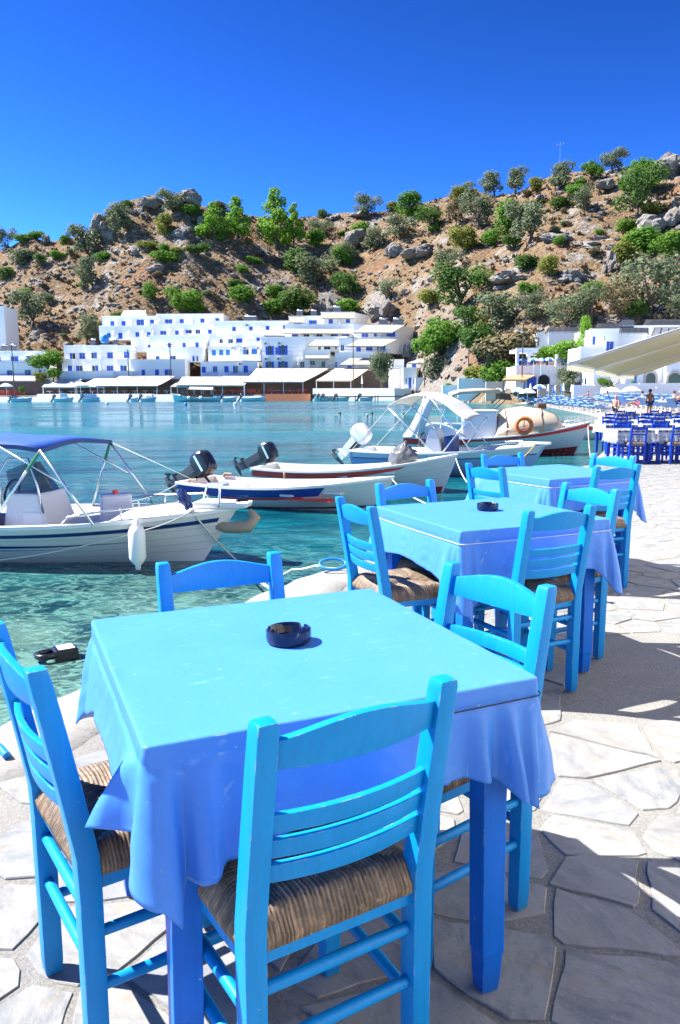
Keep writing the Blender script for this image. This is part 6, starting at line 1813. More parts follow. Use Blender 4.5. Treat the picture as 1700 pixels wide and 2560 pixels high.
# bimini
m = MB(); rows = []
for i in range(9):
    f = i / 8; x = lerp(.15, 2.62, f); arch = .06 * math.sin(math.pi * f)
    rows.append([(x + .12 * (q / 8), lerp(-.78, .80, q / 8), 1.47 + arch + .05 * (1 - (q / 4 - 1) ** 2) + .012 * math.sin(i * 2.1 + q)) for q in range(9)])
m.grid(rows)
cn = m.build('sunshade', M['fabric_blue'], r, smooth=True); so = cn.modifiers.new('t', 'SOLIDIFY'); so.thickness = .006
m = MB()
edge = [rows[i][0] for i in range(9)] + [rows[8][j] for j in range(1, 9)] + [rows[i][8] for i in range(7, -1, -1)] + [rows[0][j] for j in range(7, 0, -1)]
m.grid([[(p[0], p[1] * 1.004, p[2] + .002) for p in edge], [(p[0], p[1] * 1.006, p[2] - .045) for p in edge]], closed=True); m.build('sunshade_edge', M['b_navy'], cn)
for s in (-1, 1):
    y = s * .78; xe = 2.60 + .06 * (s + 1)
    tube_part(r, 'sunshade_pole', [(3.28, s * .87, sh(.67)), (xe, y, 1.45)], .016, 'steel')
    tube_part(r, 'sunshade_pole', [(1.95 if s < 0 else 2.35, s * .90, sh(.45)), (xe, y, 1.44)], .016, 'steel')
    tube_part(r, 'sunshade_pole', [(2.95, s * .82, 1.02), (2.05, y, 1.50)], .012, 'steel')
    a_ = Vector((1.95 if s < 0 else 2.35, s * .90, sh(.45))); b_ = Vector((xe, y, 1.44)); m = MB(); m.tube([a_.lerp(b_, .74), a_.lerp(b_, .97)], .021, 7); m.build('green_tape', M['greenish'], r)
tube_part(r, 'stay', [(2.72, .78, 1.45), (4.2, .42, .92)], .005, 'rope', 5)
boat1 = r; sh1, hb1 = sh, hb
# things in and on it
p = bwd(r, 3.0, .30, .36)
root = empty('jerrycan', p, .4, 'white plastic water can with a red cap standing inside the nearest boat', 'jerrycan')
m = MB(); m.box(-.20, -.13, 0, .20, .13, .44); m.build('body', M['can_white'] if 'can_white' in M else M['white'], root, bevel=.05, seg=3)
m = MB(); m.tube([(0, 0, .43), (0, 0, .48)], .04, 10); m.build('cap', M['b_red'], root)
p = bwd(r, 3.78, -hb1(.77) - .12, .10)
root = empty('fender', p, 0, 'white fender hanging on the side of the nearest boat', 'fender')
m = MB(); m.lathe([(.0, -.06), (.03, -.05), (.035, 0), (.075, .04), (.10, .09), (.10, .40), (.075, .46), (.035, .50), (.03, .55), (0, .56)], 16); m.build('body', M['white'], root, smooth=True)
m = MB(); m.tube([(0, 0, .55), (.02, .10, .70), (0, .14, .74)], .006, 5); m.build('cord', M['rope'], root)
rope([bwd(r, 4.30, -.36, .70), at_z(560, 1392, WATER_Z) + Vector((.15, -.1, 0)), at_z(690, 1480, -.02)], .013, 'rope', 'twisted white rope from the bow of the nearest boat toward the quay', sag=.03)
rope([bwd(r, 4.35, -.34, .72), bwd(r, 3.9, -.66, .52), bwd(r, 2.6, -.96, .22), bwd(r, 1.2, -.96, .05)], .007, 'rope', 'thin slack rope hanging along the hull of the nearest boat', sag=.02)
p = bwd(r, 4.22, -.36, .84)
bm_ = bmesh.new(); bmesh.ops.create_icosphere(bm_, subdivisions=3, radius=1)
for v in bm_.verts:
    d_ = v.co.copy(); k = 1 + .45 * noise.fractal(d_ * 2.2 + Vector((3, 0, 0)), 1, 2, 3); v.co = Vector((d_.x * .075 * k - .05 * d_.z, d_.y * .05 * k, d_.z * .12 * k))
me = bpy.data.meshes.new('blue_cloth'); bm_.to_mesh(me); bm_.free(); me.materials.append(M['b_navy'])
tag(link_mesh('blue_cloth', me, None, tuple(p)), 'dark blue rag tied to the bow rail of the nearest boat', 'cloth')
m = MB(); m.ico((3.72, -hb1(.76) - .012, .50), .09, 2, (1, .2, .42)); m.build('vent', M['black'], r, smooth=True)

# ---- 2: blue and white wooden boat with a dark outboard
r, P, hb, sh, band = boat('wooden_boat', 'white wooden rowing boat with a broad blue band, red line and dark outboard', (-2.85, 15.35), -25, 4.2, 1.5, .42, .42, .64, rake=.35, hull='gel_old', deck_t=.8)
band('blue_band', 'b_blue', .01, .74, lambda t: .66 + .04 * t, lambda t: .93, slant=-.035)
band('red_band', 'b_red', .22, .64, lambda t: .57 + .05 * t, lambda t: .65 + .04 * t, slant=-.02)
band('waterline_stain', 'grey_leg', .0, .985, lambda t: .30 - .02 * t, lambda t: .345, off=.006)
for x, w in ((.55, .30), (1.35, .26), (2.25, .26), (3.05, .34)):
    t = x / 4.2; m = MB(); m.box(x, -hb(t) + .09, sh(t) - .16, x + w, hb(t) - .09, sh(t) - .12); m.build('thwart', M['gel_old'], r, bevel=.008)
m = MB(); m.box(.5, -.56, .20, 3.2, .56, .23); m.build('red_floor', M['b_red'], r)
outboard(r, -.10, .05, .52, 'cowl', 1.0, 1.02)
for s in (-1, 1): m = MB(); m.tube([(.25, s * .60, sh(.06) + .02), (.30, s * .60, sh(.06) + .07), (.45, s * .61, sh(.1) + .07)], .03, 6); m.build('cleat', M['plank'], r)
tube_part(r, 'oarlock', [(1.6, .72, sh(.4)), (1.6, .72, sh(.4) + .14)], .02, 'plank')
rope([bwd(r, -.02, -.5, .4), bwd(r, -1.2, -.9, 0)], .012, 'rope', 'rope from the stern of the blue banded boat into the water', sag=.1)
rope([bwd(r, 4.15, 0, .6), at_z(1075, 1262, -.1)], .010, 'rope', 'white rope from the bow of the blue banded boat to the quay', sag=.06)
# ---- 3: red banded boat
r, P, hb, sh, band = boat('wooden_boat', 'white boat with a red band under its rail and a tilted grey outboard', (-1.75, 17.9), -19.5, 4.5, 1.55, .44, .46, .80, rake=.35, hull='gel_old', deck_t=.86, planks=4)
band('dark_rail', 'black', .0, .99, lambda t: .965, lambda t: .985, off=.014)
band('red_band', 'b_red', .01, .78, lambda t: .72 + .04 * t + max(0, t - .55) * .5, lambda t: .93, slant=-.03)
band('antifouling', 'b_oxide', .0, .985, lambda t: .02, lambda t: .24 + .02 * t)
for x in (1.0, 2.0, 3.0): t = x / 4.5; m = MB(); m.box(x, -hb(t) + .09, sh(t) - .14, x + .26, hb(t) - .09, sh(t) - .10); m.build('thwart', M['gel'], r, bevel=.008)
outboard(r, -.14, 0, .58, 'cowl', 1.1, .95, False)
boat3 = r
p = bwd(r, 3.35, -.15, .50); m = MB(); rr = random.Random(7)
bm_ = bmesh.new(); bmesh.ops.create_icosphere(bm_, subdivisions=4, radius=1)
for v in bm_.verts:
    d = v.co.copy(); k = 1 + .16 * noise.fractal(d * 2.6, 1, 2, 3) + .10 * abs(noise.noise(d * 6)); top = max(0, d.z - .45)
    v.co = Vector((d.x * k * (1 - top * 1.45), d.y * k * (1 - top * 1.45), d.z * k * (1 + top * .35)))
me = bpy.data.meshes.new('refuse_bag'); bm_.to_mesh(me); bm_.free(); me.materials.append(M['bag']); me.shade_smooth()
o = link_mesh('refuse_bag', me, None, (p.x, p.y, p.z + .20), (.1, .1, .6)); o.scale = (.30, .28, .30); tag(o, 'knotted grey plastic bag lying in the red banded boat', 'bag')
rope([bwd(r, 4.45, 0, .72), at_z(1168, 1206, -.05)], .011, 'rope', 'pale pink rope from the bow of the red banded boat', sag=.05)
# ---- 4: pale blue hulled boat with the white sunshade
r, P, hb, sh, band = boat('motor_boat', 'pale blue hulled motor boat with a white arched sunshade and white outboard', (.6, 21.25), -26, 4.95, 1.9, .58, .60, .80, rake=.55, hull='gel_blue', planks=2)
band('rub_stripe', 'b_navy', .02, .98, lambda t: .76, lambda t: .79, off=.012); band('topside_step', 'gel', .02, .985, lambda t: .79, lambda t: 1.0, off=.010)
outboard(r, -.22, 0, .70, 'gel', .75, 1.1, False)
m = MB(); rows = []
for z, x0, x1, w in ((.1, 1.8, 2.5, .34), (.9, 1.95, 2.3, .30), (1.15, 2.0, 2.2, .22)): rows.append([(x0, -w, z), (x1, -w, z), (x1, w, z), (x0, w, z)])
m.grid(rows, closed=True); nv = len(m.v); m.f.append((nv - 4, nv - 3, nv - 2, nv - 1)); m.mi.append(0); con = m.build('console', M['gel'], r, bevel=.04, recalc=True)
m = MB(); m.box(2.42, -.32, .2, 2.66, .32, .98); m.build('navy_cushion', M['b_navy'], r, bevel=.06)
m = MB(); m.tube([(1.72 + .06 * math.sin(a), .18 * math.cos(a), .86 + .18 * math.sin(a)) for a in [i * math.pi / 8 for i in range(16)]], .02, 6, closed=True); m.build('steering_wheel', M['black'], con)
m = MB(); m.tube([(1.66, -.45, .5), (1.70, -.56, .5)], .14, 12); m.build('round_speaker', M['black'], r)
m = MB(); rows = []
for i in range(13):
    f = i / 12; x = lerp(1.1, 3.25, f); z = 1.70 + .34 * math.sin(math.pi * min(1, f * 1.15)) ** .8 - .30 * f * f
    rows.append([(x, lerp(-.85, .85, q / 6), z + .08 * (1 - (q / 3 - 1) ** 2)) for q in range(7)])
m.grid(rows); cn = m.build('sunshade', M['awning_white'], r, smooth=True); so = cn.modifiers.new('t', 'SOLIDIFY'); so.thickness = .02
for s in (-1, 1):
    tube_part(r, 'sunshade_pole', [(2.35, s * .88, sh(.5)), (1.7, s * .86, 1.2), (1.12, s * .84, 1.69)], .02, 'steel'); tube_part(r, 'sunshade_pole', [(1.9, s * .88, .95), (2.1, s * .86, 2.02)], .018, 'steel'); tube_part(r, 'sunshade_pole', [(2.6, s * .9, sh(.55)), (3.24, s * .84, 1.44)], .018, 'steel'); tube_part(r, 'sunshade_pole', [(2.2, s * .86, 2.02), (3.3, s * .82, sh(.7))], .014, 'steel'); tube_part(r, 'stay', [(1.12, s * .84, 1.69), (.1, s * .8, .62)], .008, 'rope')
    def e(t, dz=0, di=.05): return (t * 4.95, s * (max(.02, hb(t) - di)), sh(t) + dz)
    tube_part(r, 'bow_rail', [e(.66, .02), e(.70, .12), e(.86, .14), e(.90, .02)], .014, 'steel')
m = MB(); m.box(4.3, -.16, .80, 5.05, .16, .87); m.build('bow_platform', M['gel'], r, bevel=.03)
rope([bwd(r, 4.7, -.1, .82), at_z(1262, 1165, -.02) + Vector((0, 0, .05))], .014, 'rope_y', 'yellow rope from the bow of the pale blue boat to the quay', sag=.12)
# ---- 5: big white boat with the beige tent
r, P, hb, sh, band = boat('fishing_boat', 'large white boat with a dark red sheer stripe, cabin and beige tent', (2.2, 26.75), -6, 6.2, 2.2, .62, .62, 1.08, rake=.5, deck_t=.86)
band('sheer_stripe', 'b_red', .0, .99, lambda t: .86, lambda t: .97, off=.012); band('stern_panel', 'b_red', .0, .36, lambda t: .72, lambda t: .87, off=.010, slant=-.03); band('antifouling', 'b_oxide', .0, .985, lambda t: .02, lambda t: .33, off=.006)
m = MB(); m.box(1.95, -.72, .35, 3.05, .72, 1.42); cab = m.build('cabin', M['gel'], r, bevel=.05)
m = MB(); m.box(3.03, -.50, .75, 3.065, -.10, 1.28); m.build('cabin_door', M['plank'], cab)
m = MB(); m.box(1.92, -.75, 1.42, 3.10, .75, 1.47); m.build('cabin_roof', M['white'], cab)
for s in (-1, 1):
    m = MB(); rows = []
    for i in range(9):
        f = i / 8; x = lerp(.25, 1.05, f ** .7); z = lerp(.62, 2.0, math.sin(f * math.pi / 2)); w = lerp(.26, .13, f)
        rows.append([(x - w, s * .95 - .05, z), (x + w, s * .95 - .05, z), (x + w, s * .95 + .05, z), (x - w, s * .95 + .05, z)])
    m.grid(rows, closed=True); m.build('roll_bar', M['gel'], r, smooth=True, recalc=True)
m = MB(); m.box(.85, -1.0, 1.94, 1.2, 1.0, 2.04); m.build('roll_bar_top', M['gel'], r, bevel=.02)
m = MB()
for s in (-1, 1): m.grid([[(lerp(.3, 2.1, i / 10), s * .93, .6), (lerp(.3, 2.1, i / 10), s * .90, .62 + .42 * math.sin(math.pi * (i / 10) ** .8))] for i in range(11)], flip=s < 0)
o = m.build('coaming', M['gel'], r); so = o.modifiers.new('t', 'SOLIDIFY'); so.thickness = .05
# the tent: hoops under canvas
m = MB(); rows = []
prof = [(2.95, .0, .86), (3.1, 1.05, .88), (3.35, 1.38, .92), (3.9, 1.42, .94), (4.5, 1.22, .88), (5.0, .82, .62), (5.25, .30, .42)]
for x, h, w in prof:
    b = .62 + (x - 3) * .10
    rows.append([(x + .05 * noise.noise(Vector((x, q, 0))), w * math.cos(q * math.pi / 12), b - .02 + max(.05, h) * math.sin(q * math.pi / 12) ** .95 * .63 + .05 * noise.noise(Vector((x * 3, q * .8, 4)))) for q in range(13)])
m.grid(rows); m.f.append(tuple(range(13))); m.mi.append(0)
tent = m.build('tent', M['beige'], r, recalc=True); tent.data.shade_smooth(); so = tent.modifiers.new('t', 'SOLIDIFY'); so.thickness = .015
m = MB(); m.tube([(p_[0], p_[1] * 1.012, p_[2] + .012) for p_ in rows[2]], .016, 5); m.tube([(p_[0], p_[1] * 1.012, p_[2] + .012) for p_ in rows[4]], .014, 5); m.tube([rows[i][6] for i in range(7)], .014, 5); m.build('piping', M['brown'], tent)
m = MB(); m.box(4.45, .1, 1.50, 4.75, .5, 1.70); m.build('rolled_canvas', M['brown'], r, bevel=.05)
p = bwd(r, 3.88, -1.06, 1.0)
root = empty('lifebuoy', p, R(-6), 'orange lifebuoy hanging against the beige tent', 'lifebuoy'); root.scale = (.72, .72, .72)
m = MB(); m.tube([(.33 * math.cos(a), 0, .33 * math.sin(a)) for a in [i * math.pi / 16 for i in range(32)]], .095, 12, closed=True); m.build('ring', M['orange'], root, smooth=True)
for q in range(4): a = math.pi / 4 + q * math.pi / 2; m = MB(); m.tube([(.33 * math.cos(a + d) , 0, .33 * math.sin(a + d)) for d in (-.05, 0, .05)], .098, 10); m.build('tape', M['orange'], root, smooth=True)
m = MB(); m.tube([(0, 0, .33), (0, .02, 0), (.02, .02, -.1)], .02, 6); m.build('strap', M['brown'], root)
tube_part(r, 'boat_hook', [(3.1, -.9, .80), (4.0, -.98, 1.0)], .015, 'steel')
for s in (-1, 1): tube_part(r, 'deck_rail', [(5.3, s * .5, sh(.86)), (5.45, s * .45, sh(.88) + .16), (5.9, s * .2, sh(.95) + .15)], .014, 'steel')
rope([bwd(r, 6.1, 0, 1.0), at_z(1490, 1150, -.3)], .012, 'rope', 'dark mooring line from the bow of the large red striped boat', sag=.5)
boat5 = r
# ---- 6 and 7: boats behind
r, P, hb, sh, band = boat('wooden_boat', 'white boat with a red bow stripe half hidden behind the checkered tables', (10.0, 34.6), -4, 4.8, 1.8, .62, .62, .86)
band('red_stripe', 'b_red', .0, .3, lambda t: .78, lambda t: .95); band('antifouling', 'black', .0, .985, lambda t: .1, lambda t: .26)
rope([bwd(boat5, 6.1, .1, 1.0), (8.9, 19.5, -.28)], .012, 'rope_y', 'pair of pale ropes from the large boat to the checkered tables', sag=.1)
r, P, hb, sh, band = boat('motor_boat', 'boat behind the large one with a beige canopy and dark brown end flap', (5.0, 37.0), -4, 4.6, 1.8, .6, .6, .8)
m = MB(); rows = [[(x, lerp(-.85, .85, q / 4), 1.95 + z + .06 * (1 - (q / 2 - 1) ** 2)) for q in range(5)] for x, z in ((.2, -.12), (.6, 0), (1.5, .05), (2.4, .02))]
m.grid(rows); cn = m.build('canopy', M['beige'], r, smooth=True); so = cn.modifiers.new('t', 'SOLIDIFY'); so.thickness = .16
m = MB(); m.hexa([(2.4, -.86, 1.72), (2.95, -.86, 1.66), (2.95, .86, 1.66), (2.4, .86, 1.72), (2.4, -.86, 2.03), (2.85, -.86, 1.98), (2.85, .86, 1.98), (2.4, .86, 2.03)]); m.build('end_flap', M['brown'], r, bevel=.04)
for s in (-1, 1): tube_part(r, 'canopy_pole', [(1.4, s * .85, .6), (.4, s * .85, 1.85)], .025, 'grey_leg'); tube_part(r, 'canopy_pole', [(1.5, s * .85, .6), (2.7, s * .85, 1.75)], .02, 'grey_leg')
# ---- far boats along the harbour wall
def far_boat(x0, x1, ywl, Y, label, name='motor_boat', cabin=0, hull='gel', canopy=None, eng=True, h=.7):
    X0, X1 = bx(x0, Y), bx(x1, Y); L = X1 - X0
    r, P, hb, sh, band = boat(name, label, (X0, Y), -3, L, min(2.4, L * .36), h, h, h * 1.4, group='small boats along the far harbour wall', hull=hull)
    band('rub_stripe', 'b_navy', .02, .97, lambda t: .8, lambda t: .88, off=.02)
    if cabin: m = MB(); m.hexa([(L * .3, -L * .12, h - .1), (L * .75, -L * .1, h - .1), (L * .75, L * .1, h - .1), (L * .3, L * .12, h - .1), (L * .36, -L * .1, h + cabin), (L * .58, -L * .09, h + cabin), (L * .58, L * .09, h + cabin), (L * .36, L * .1, h + cabin)]); m.build('cabin', M['gel'], r, bevel=.05)
    if eng: outboard(r, -.2, 0, h + .1, 'cowl', .5, 1.5, False)
    return r, L, h
for a in [(28, 82, 1003, 168.5, 'long white motor boat at the far left of the harbour', 'motor_boat', .35), (135, 185, 1001, 168.4, 'white cabin motor boat left of the harbour middle', 'motor_boat', 1.1), (205, 250, 1002, 168.2, 'low white dinghy behind the mooring buoy', 'dinghy', 0), (326, 346, 1002, 168, 'small white dinghy with its stern outboard, left of the wooden fishing boat', 'dinghy', 0), (352, 392, 1001, 168.4, 'white boat with a dark cover beside the wooden fishing boat', 'motor_boat', .5), (556, 594, 1002, 167.5, 'white dinghy just right of the wooden fishing boat', 'dinghy', 0), (604, 664, 1002, 166.5, 'pale green hulled dinghy in front of the orange seats', 'dinghy', 0), (840, 875, 999, 165, 'dinghy moored under the white harbour wall, left', 'dinghy', 0), (900, 935, 999, 165, 'dinghy moored under the white harbour wall, right', 'dinghy', 0)]:
    far_boat(*a[:5], name=a[5], cabin=a[6])
for i, x in enumerate((786, 796, 808)):
    r, L, h = far_boat(x, x + 26, 1001, 164.5 + i * .8, ('first', 'second', 'third')[i] + ' from the left of the three boats with tilted outboards beside the jetty', 'dinghy')
M['caique'] = simple('pale_green_hull', (.50, .62, .58), .5, .06)
M['cabin_brown'] = simple('brown_cabin', (.13, .06, .035), .6, .2)
X0, X1 = bx(428, 162), bx(548, 162); L = X1 - X0
r, P, hb, sh, band = boat('fishing_boat', 'old wooden fishing boat with a brown wheelhouse and a white canvas awning', (X1, 162), 177, L, 3.2, 1.0, .9, 1.7, group='small boats along the far harbour wall', hull='caique')
m = MB(); m.box(L * .62, -1.0, .9, L * .80, 1.0, 2.5); wh = m.build('wheelhouse', M['cabin_brown'], r, bevel=.05)
for s in (-1, 1):
    for x in (.66, .75): m = MB(); m.tube([(L * x, s * .99, 1.95), (L * x, s * 1.04, 1.95)], .28, 12); m.build('porthole', M['glass'], wh)
m = MB(); rows = [[(x * L, -1.2, 2.5 - .25 * (.62 - x)), (x * L, 0, 3.0 - .2 * (.62 - x)), (x * L, 1.2, 2.5 - .25 * (.62 - x))] for x in (.12, .3, .45, .62)]
m.grid(rows); cn = m.build('awning', M['awning'], r); so = cn.modifiers.new('t', 'SOLIDIFY'); so.thickness = .05
m = MB(); m.box(L * .15, -.8, .9, L * .6, .8, 1.5); m.build('deckhouse', M['cabin_brown'], r, bevel=.05)
for x in (.35, .6): p = bwd(r, L * x, 1.65, .8); m = MB(); m.ico(tuple(p), .38, 2); tag(m.build('fender', M['white'], smooth=True), 'round white fender on the wooden fishing boat', 'fender', 'round fenders of the wooden boat')
for x, y, c, lb in ((267, 1011, 'white', 'small white mooring buoy in front of the low dinghy'), (464, 1013, 'b_swoosh', 'small turquoise buoy below the wooden fishing boat'), (588, 1012, 'white', 'white mooring buoy right of the wooden fishing boat'), (693, 998, 'white', 'white buoy in front of the terracotta plinth')):
    p = at_z(x, y, WATER_Z); m = MB(); m.ico((p.x, p.y, WATER_Z + .1), .3, 2); tag(m.build('mooring_buoy', M[c], smooth=True), lb, 'buoy')
# ================================================================== LOWER TERRACE, AWNING, TAVERNA, PEOPLE
LT = -.30
m = MB(); m.prism([(4.9, 14.02), (5.5, 16.3), (6.1, 18.6), (8.6, 24.5), (11.2, 31), (14.2, 38), (17.5, 47), (44, 47), (44, 14.02)], -2.2, LT)
M['lower'] = simple('pale_terrace', (.27, .265, .25), .85, .12, 1.5, .01, 20)
lower = tag(m.build('lower_terrace', M['lower'], recalc=True), kind='structure')
navy_parts = make_chair(M['navy'], 36)
navy_parts['slat'] = navy_parts['slat'][:1]
for k_ in ('brace_wire',): navy_parts.pop(k_)
nchair = chair_from(navy_parts, 'taverna_chair', 'x', 'dark blue chairs of the lower terrace')
n = N('checked_cloth'); v = n.coord(); xyz = n.sep(v)
def stripe(c_): return n.math('LESS_THAN', n.math('FRACT', n.math('MULTIPLY', c_, 7.5)), .5)
sx = stripe(xyz[0]); sy = stripe(n.math('ADD', xyz[1], xyz[2]))
chk = n.math('MULTIPLY', n.math('ADD', sx, sy), .5)
M['check'] = n.done(n.bsdf(n.ramp(chk, [(.0, (.50, .51, .52)), (.5, (.27, .29, .33)), (1.0, (.07, .085, .12))]), .4))
n = N('clear_cover'); M['clear'] = n.done(n.bsdf((.75, .77, .8), .12, None, Alpha=.35))
navy_table = empty('taverna_table', (0, 0, 0), 0, 'x', 'table', 'dark blue tables of the lower terrace')
m = MB(); m.box(-.4, -.4, .715, .4, .4, .74); m.build('tabletop', M['navy'], navy_table)
for sx_ in (-1, 1):
    for sy_ in (-1, 1): m = MB(); m.box(sx_ * .35 - .03, sy_ * .35 - .03, 0, sx_ * .35 + .03, sy_ * .35 + .03, .715); m.build('leg', M['navy'], navy_table, bevel=.004)
m = MB(); K = 40
ringb = []
for i in range(4 * K):
    s, f = divmod(i, K); f = f / K * 2 - 1
    ringb.append([(f, -1), (1, f), (-f, 1), (-1, -f)][s])
rows = []
for q, (h, z) in enumerate(((0, .745), (.4, .745), (.407, .74), (.412, .70), (.42, .62), (.43, .55))):
    rows.append([(a * h * (1 + (.06 * max(0, abs(a * b_) - .8) * q / 2 + .012 * math.sin(i * .9) * max(0, q - 2)) ), b_ * h * (1 + (.06 * max(0, abs(a * b_) - .8) * q / 2 + .012 * math.sin(i * .9) * max(0, q - 2))), z - (.10 * max(0, abs(a * b_) - .55) if q > 3 else 0)) for i, (a, b_) in enumerate(ringb)])
m.grid(rows, closed=True)
ck_me = m.mesh('checked_tablecloth', M['check'])
used = [False, False]
TPOS = [(6.42, 17.75, 0), (7.32, 17.75, 0), (8.25, 17.8, 0), (7.0, 20.3, .03), (7.95, 20.3, 0), (8.95, 20.4, 0), (7.9, 23.0, .05), (9.0, 23.1, 0), (10.1, 23.3, .05), (9.0, 26.0, .1), (10.3, 26.2, 0), (11.6, 26.4, .1), (10.6, 29.6, 0), (12.0, 29.8, .1)]
rowname = ['front', 'front', 'front', 'second', 'second', 'second', 'third', 'third', 'third', 'fourth', 'fourth', 'fourth', 'last', 'last']
place_ = ['left', 'middle', 'right', 'left', 'middle', 'right', 'left', 'middle', 'right', 'left', 'middle', 'right', 'left', 'right']
TPOS = [(x + .15, y, rz) for x, y, rz in TPOS]
for i, (x, y, rz) in enumerate(TPOS):
    t = navy_table if i == 0 else copy_tree(navy_table); t.location = (x, y, LT); t.rotation_euler = (0, 0, rz)
    t['label'] = f'dark blue table, {place_[i]} one in the {rowname[i]} row of the lower terrace'
    o = link_mesh('checked_tablecloth', ck_me, None, (x, y, LT + .002), (0, 0, rz)); tag(o, f'grey checked cloth on the {place_[i]} table of the {rowname[i]} row, lower terrace', 'tablecloth', 'checked cloths of the lower terrace')
    for back in (False, True):
        c = nchair if not used[0] else copy_tree(nchair); used[0] = True
        dy = -.60 if not back else .60
        c.location = (x + (-.03 if not back else .05), y + dy, LT); c.rotation_euler = (0, 0, rz + (math.pi if back else 0) + random.Random(i * 2 + back).uniform(-.08, .08))
        c['label'] = f'dark blue chair on the {"far" if back else "near"} side of the {place_[i]} checked table in the {rowname[i]} row'
for i, (x, y, rz) in enumerate(TPOS[:2]):
    m = MB(); m.grid([[(x + a * .425, y + b_ * .425, LT + .70) for a, b_ in ringb], [(x + a * .45 * (1 + .05 * math.sin(q * .7)), y + b_ * .45 * (1 + .05 * math.sin(q * .7)), LT + .50 - .06 * math.sin(q * .33) ** 2) for q, (a, b_) in enumerate(ringb)]], closed=True)
    tag(m.build('plastic_cover', M['clear']), f'clear plastic cover hanging over the checked cloth of the {place_[i]} front table', 'cover')

# ---- big beige awning over the lower terrace
n = N('awning_fabric'); v = n.coord()
b_ = n.mix(n.noise(n.mapping(v, (1, 1, 8)), 2, 3), (.42, .39, .29), (.50, .47, .36))
d_ = n.bsdf(b_, .85); t_ = n.node('ShaderNodeBsdfTranslucent'); n.put(t_, 'Color', b_); mx = n.node('ShaderNodeMixShader'); mx.inputs[0].default_value = .42
n.t.links.new(d_, mx.inputs[1]); n.t.links.new(t_.outputs[0], mx.inputs[2]); M['awn_big'] = n.done(mx.outputs[0])
FE = [at_y(1420, 907, 26.5), at_y(1491, 921, 33), at_y(1545, 936, 44), at_y(1588, 938, 52)]
up = Vector((6.6, 2.2, 1.95))
root = empty('terrace_awning', (FE[0].x, FE[0].y, 0), 0, 'large sloping beige awning with scalloped edges above the checked tables', 'awning')
base_ = Vector((FE[0].x, FE[0].y, 0))
for i in range(3):
    a, b2 = FE[i], FE[i + 1].lerp(FE[i], .05)
    m = MB(); rows = []
    for q in range(9):
        f = q / 8; s = Vector((0, 0, -.10 * math.sin(f * math.pi)))
        rows.append([tuple(a + up * f + s - base_), tuple(a.lerp(b2, .5) + up * f + s - base_), tuple(b2 + up * f + s - base_)])
    m.grid(rows); pn = m.build('awning_panel', M['awn_big'], root, smooth=True); so = pn.modifiers.new('t', 'SOLIDIFY'); so.thickness = .01
    m = MB(); K2 = 26
    m.grid([[tuple(a.lerp(b2, q / K2) - base_ + Vector((0, 0, .01))) for q in range(K2 + 1)], [tuple(a.lerp(b2, q / K2) - base_ + Vector((-.04, 0, -.22 - .05 * (q % 2)))) for q in range(K2 + 1)]]); m.build('valance', M['awn_big'], pn)
    m = MB(); m.tube([a - base_, b2 - base_], .04, 7); m.build('front_bar', M['white'], root)
    for f in (.02, .98):
        p0 = a.lerp(b2, f) - base_; m = MB(); m.beam(p0 + Vector((0, 0, -.06)), p0 + up + Vector((0, 0, -.06)), .06, .08); m.build('arm', M['wash_grey'], root)
# ---- the awning's taverna, and two unseen cream houses added to bounce sunlight
M['cream'] = simple('cream_bounce_plaster', (.80, .75, .66), .9, .04, .5)
def taverna(label, a, b2, h, z0, depth=5, mat='wash'):
    a, b2 = Vector(a), Vector(b2); d = (b2 - a).normalized()
    L = (b2 - a).length
    root = empty('taverna_house', (a.x, a.y, z0), math.atan2(d.y, d.x), label, 'building')
    s = 1
    m = MB(); m.box(0, -abs(depth), -1.5, L, 0, h); m.build('wall', M[mat], root)
    k = int(L / 3.6)
    for i in range(k):
        x = (i + .5) * L / k
        m = MB(); m.box(x - .45, -.05, .0, x + .45, .05, 2.1); dr = m.build('door', M['shutter'], root); m = MB(); m.box(x - .04, s * .055, .95, x + .04, s * .11, 1.05); m.build('handle', M['steel'], dr)
    return root
taverna('unseen cream taverna added right of the frame to bounce sunlight into the shade', (5.6, -9), (5.6, 10.8), 6.5, 0, 5, 'cream')
taverna('white taverna carrying the beige awning', (14.6, 24.5), (26.5, 56), 4.6, LT, -5)
taverna('unseen cream house added behind the camera to bounce light', (-3.0, -4.6), (5.5, -4.6), 5.0, 0, -5, 'cream')

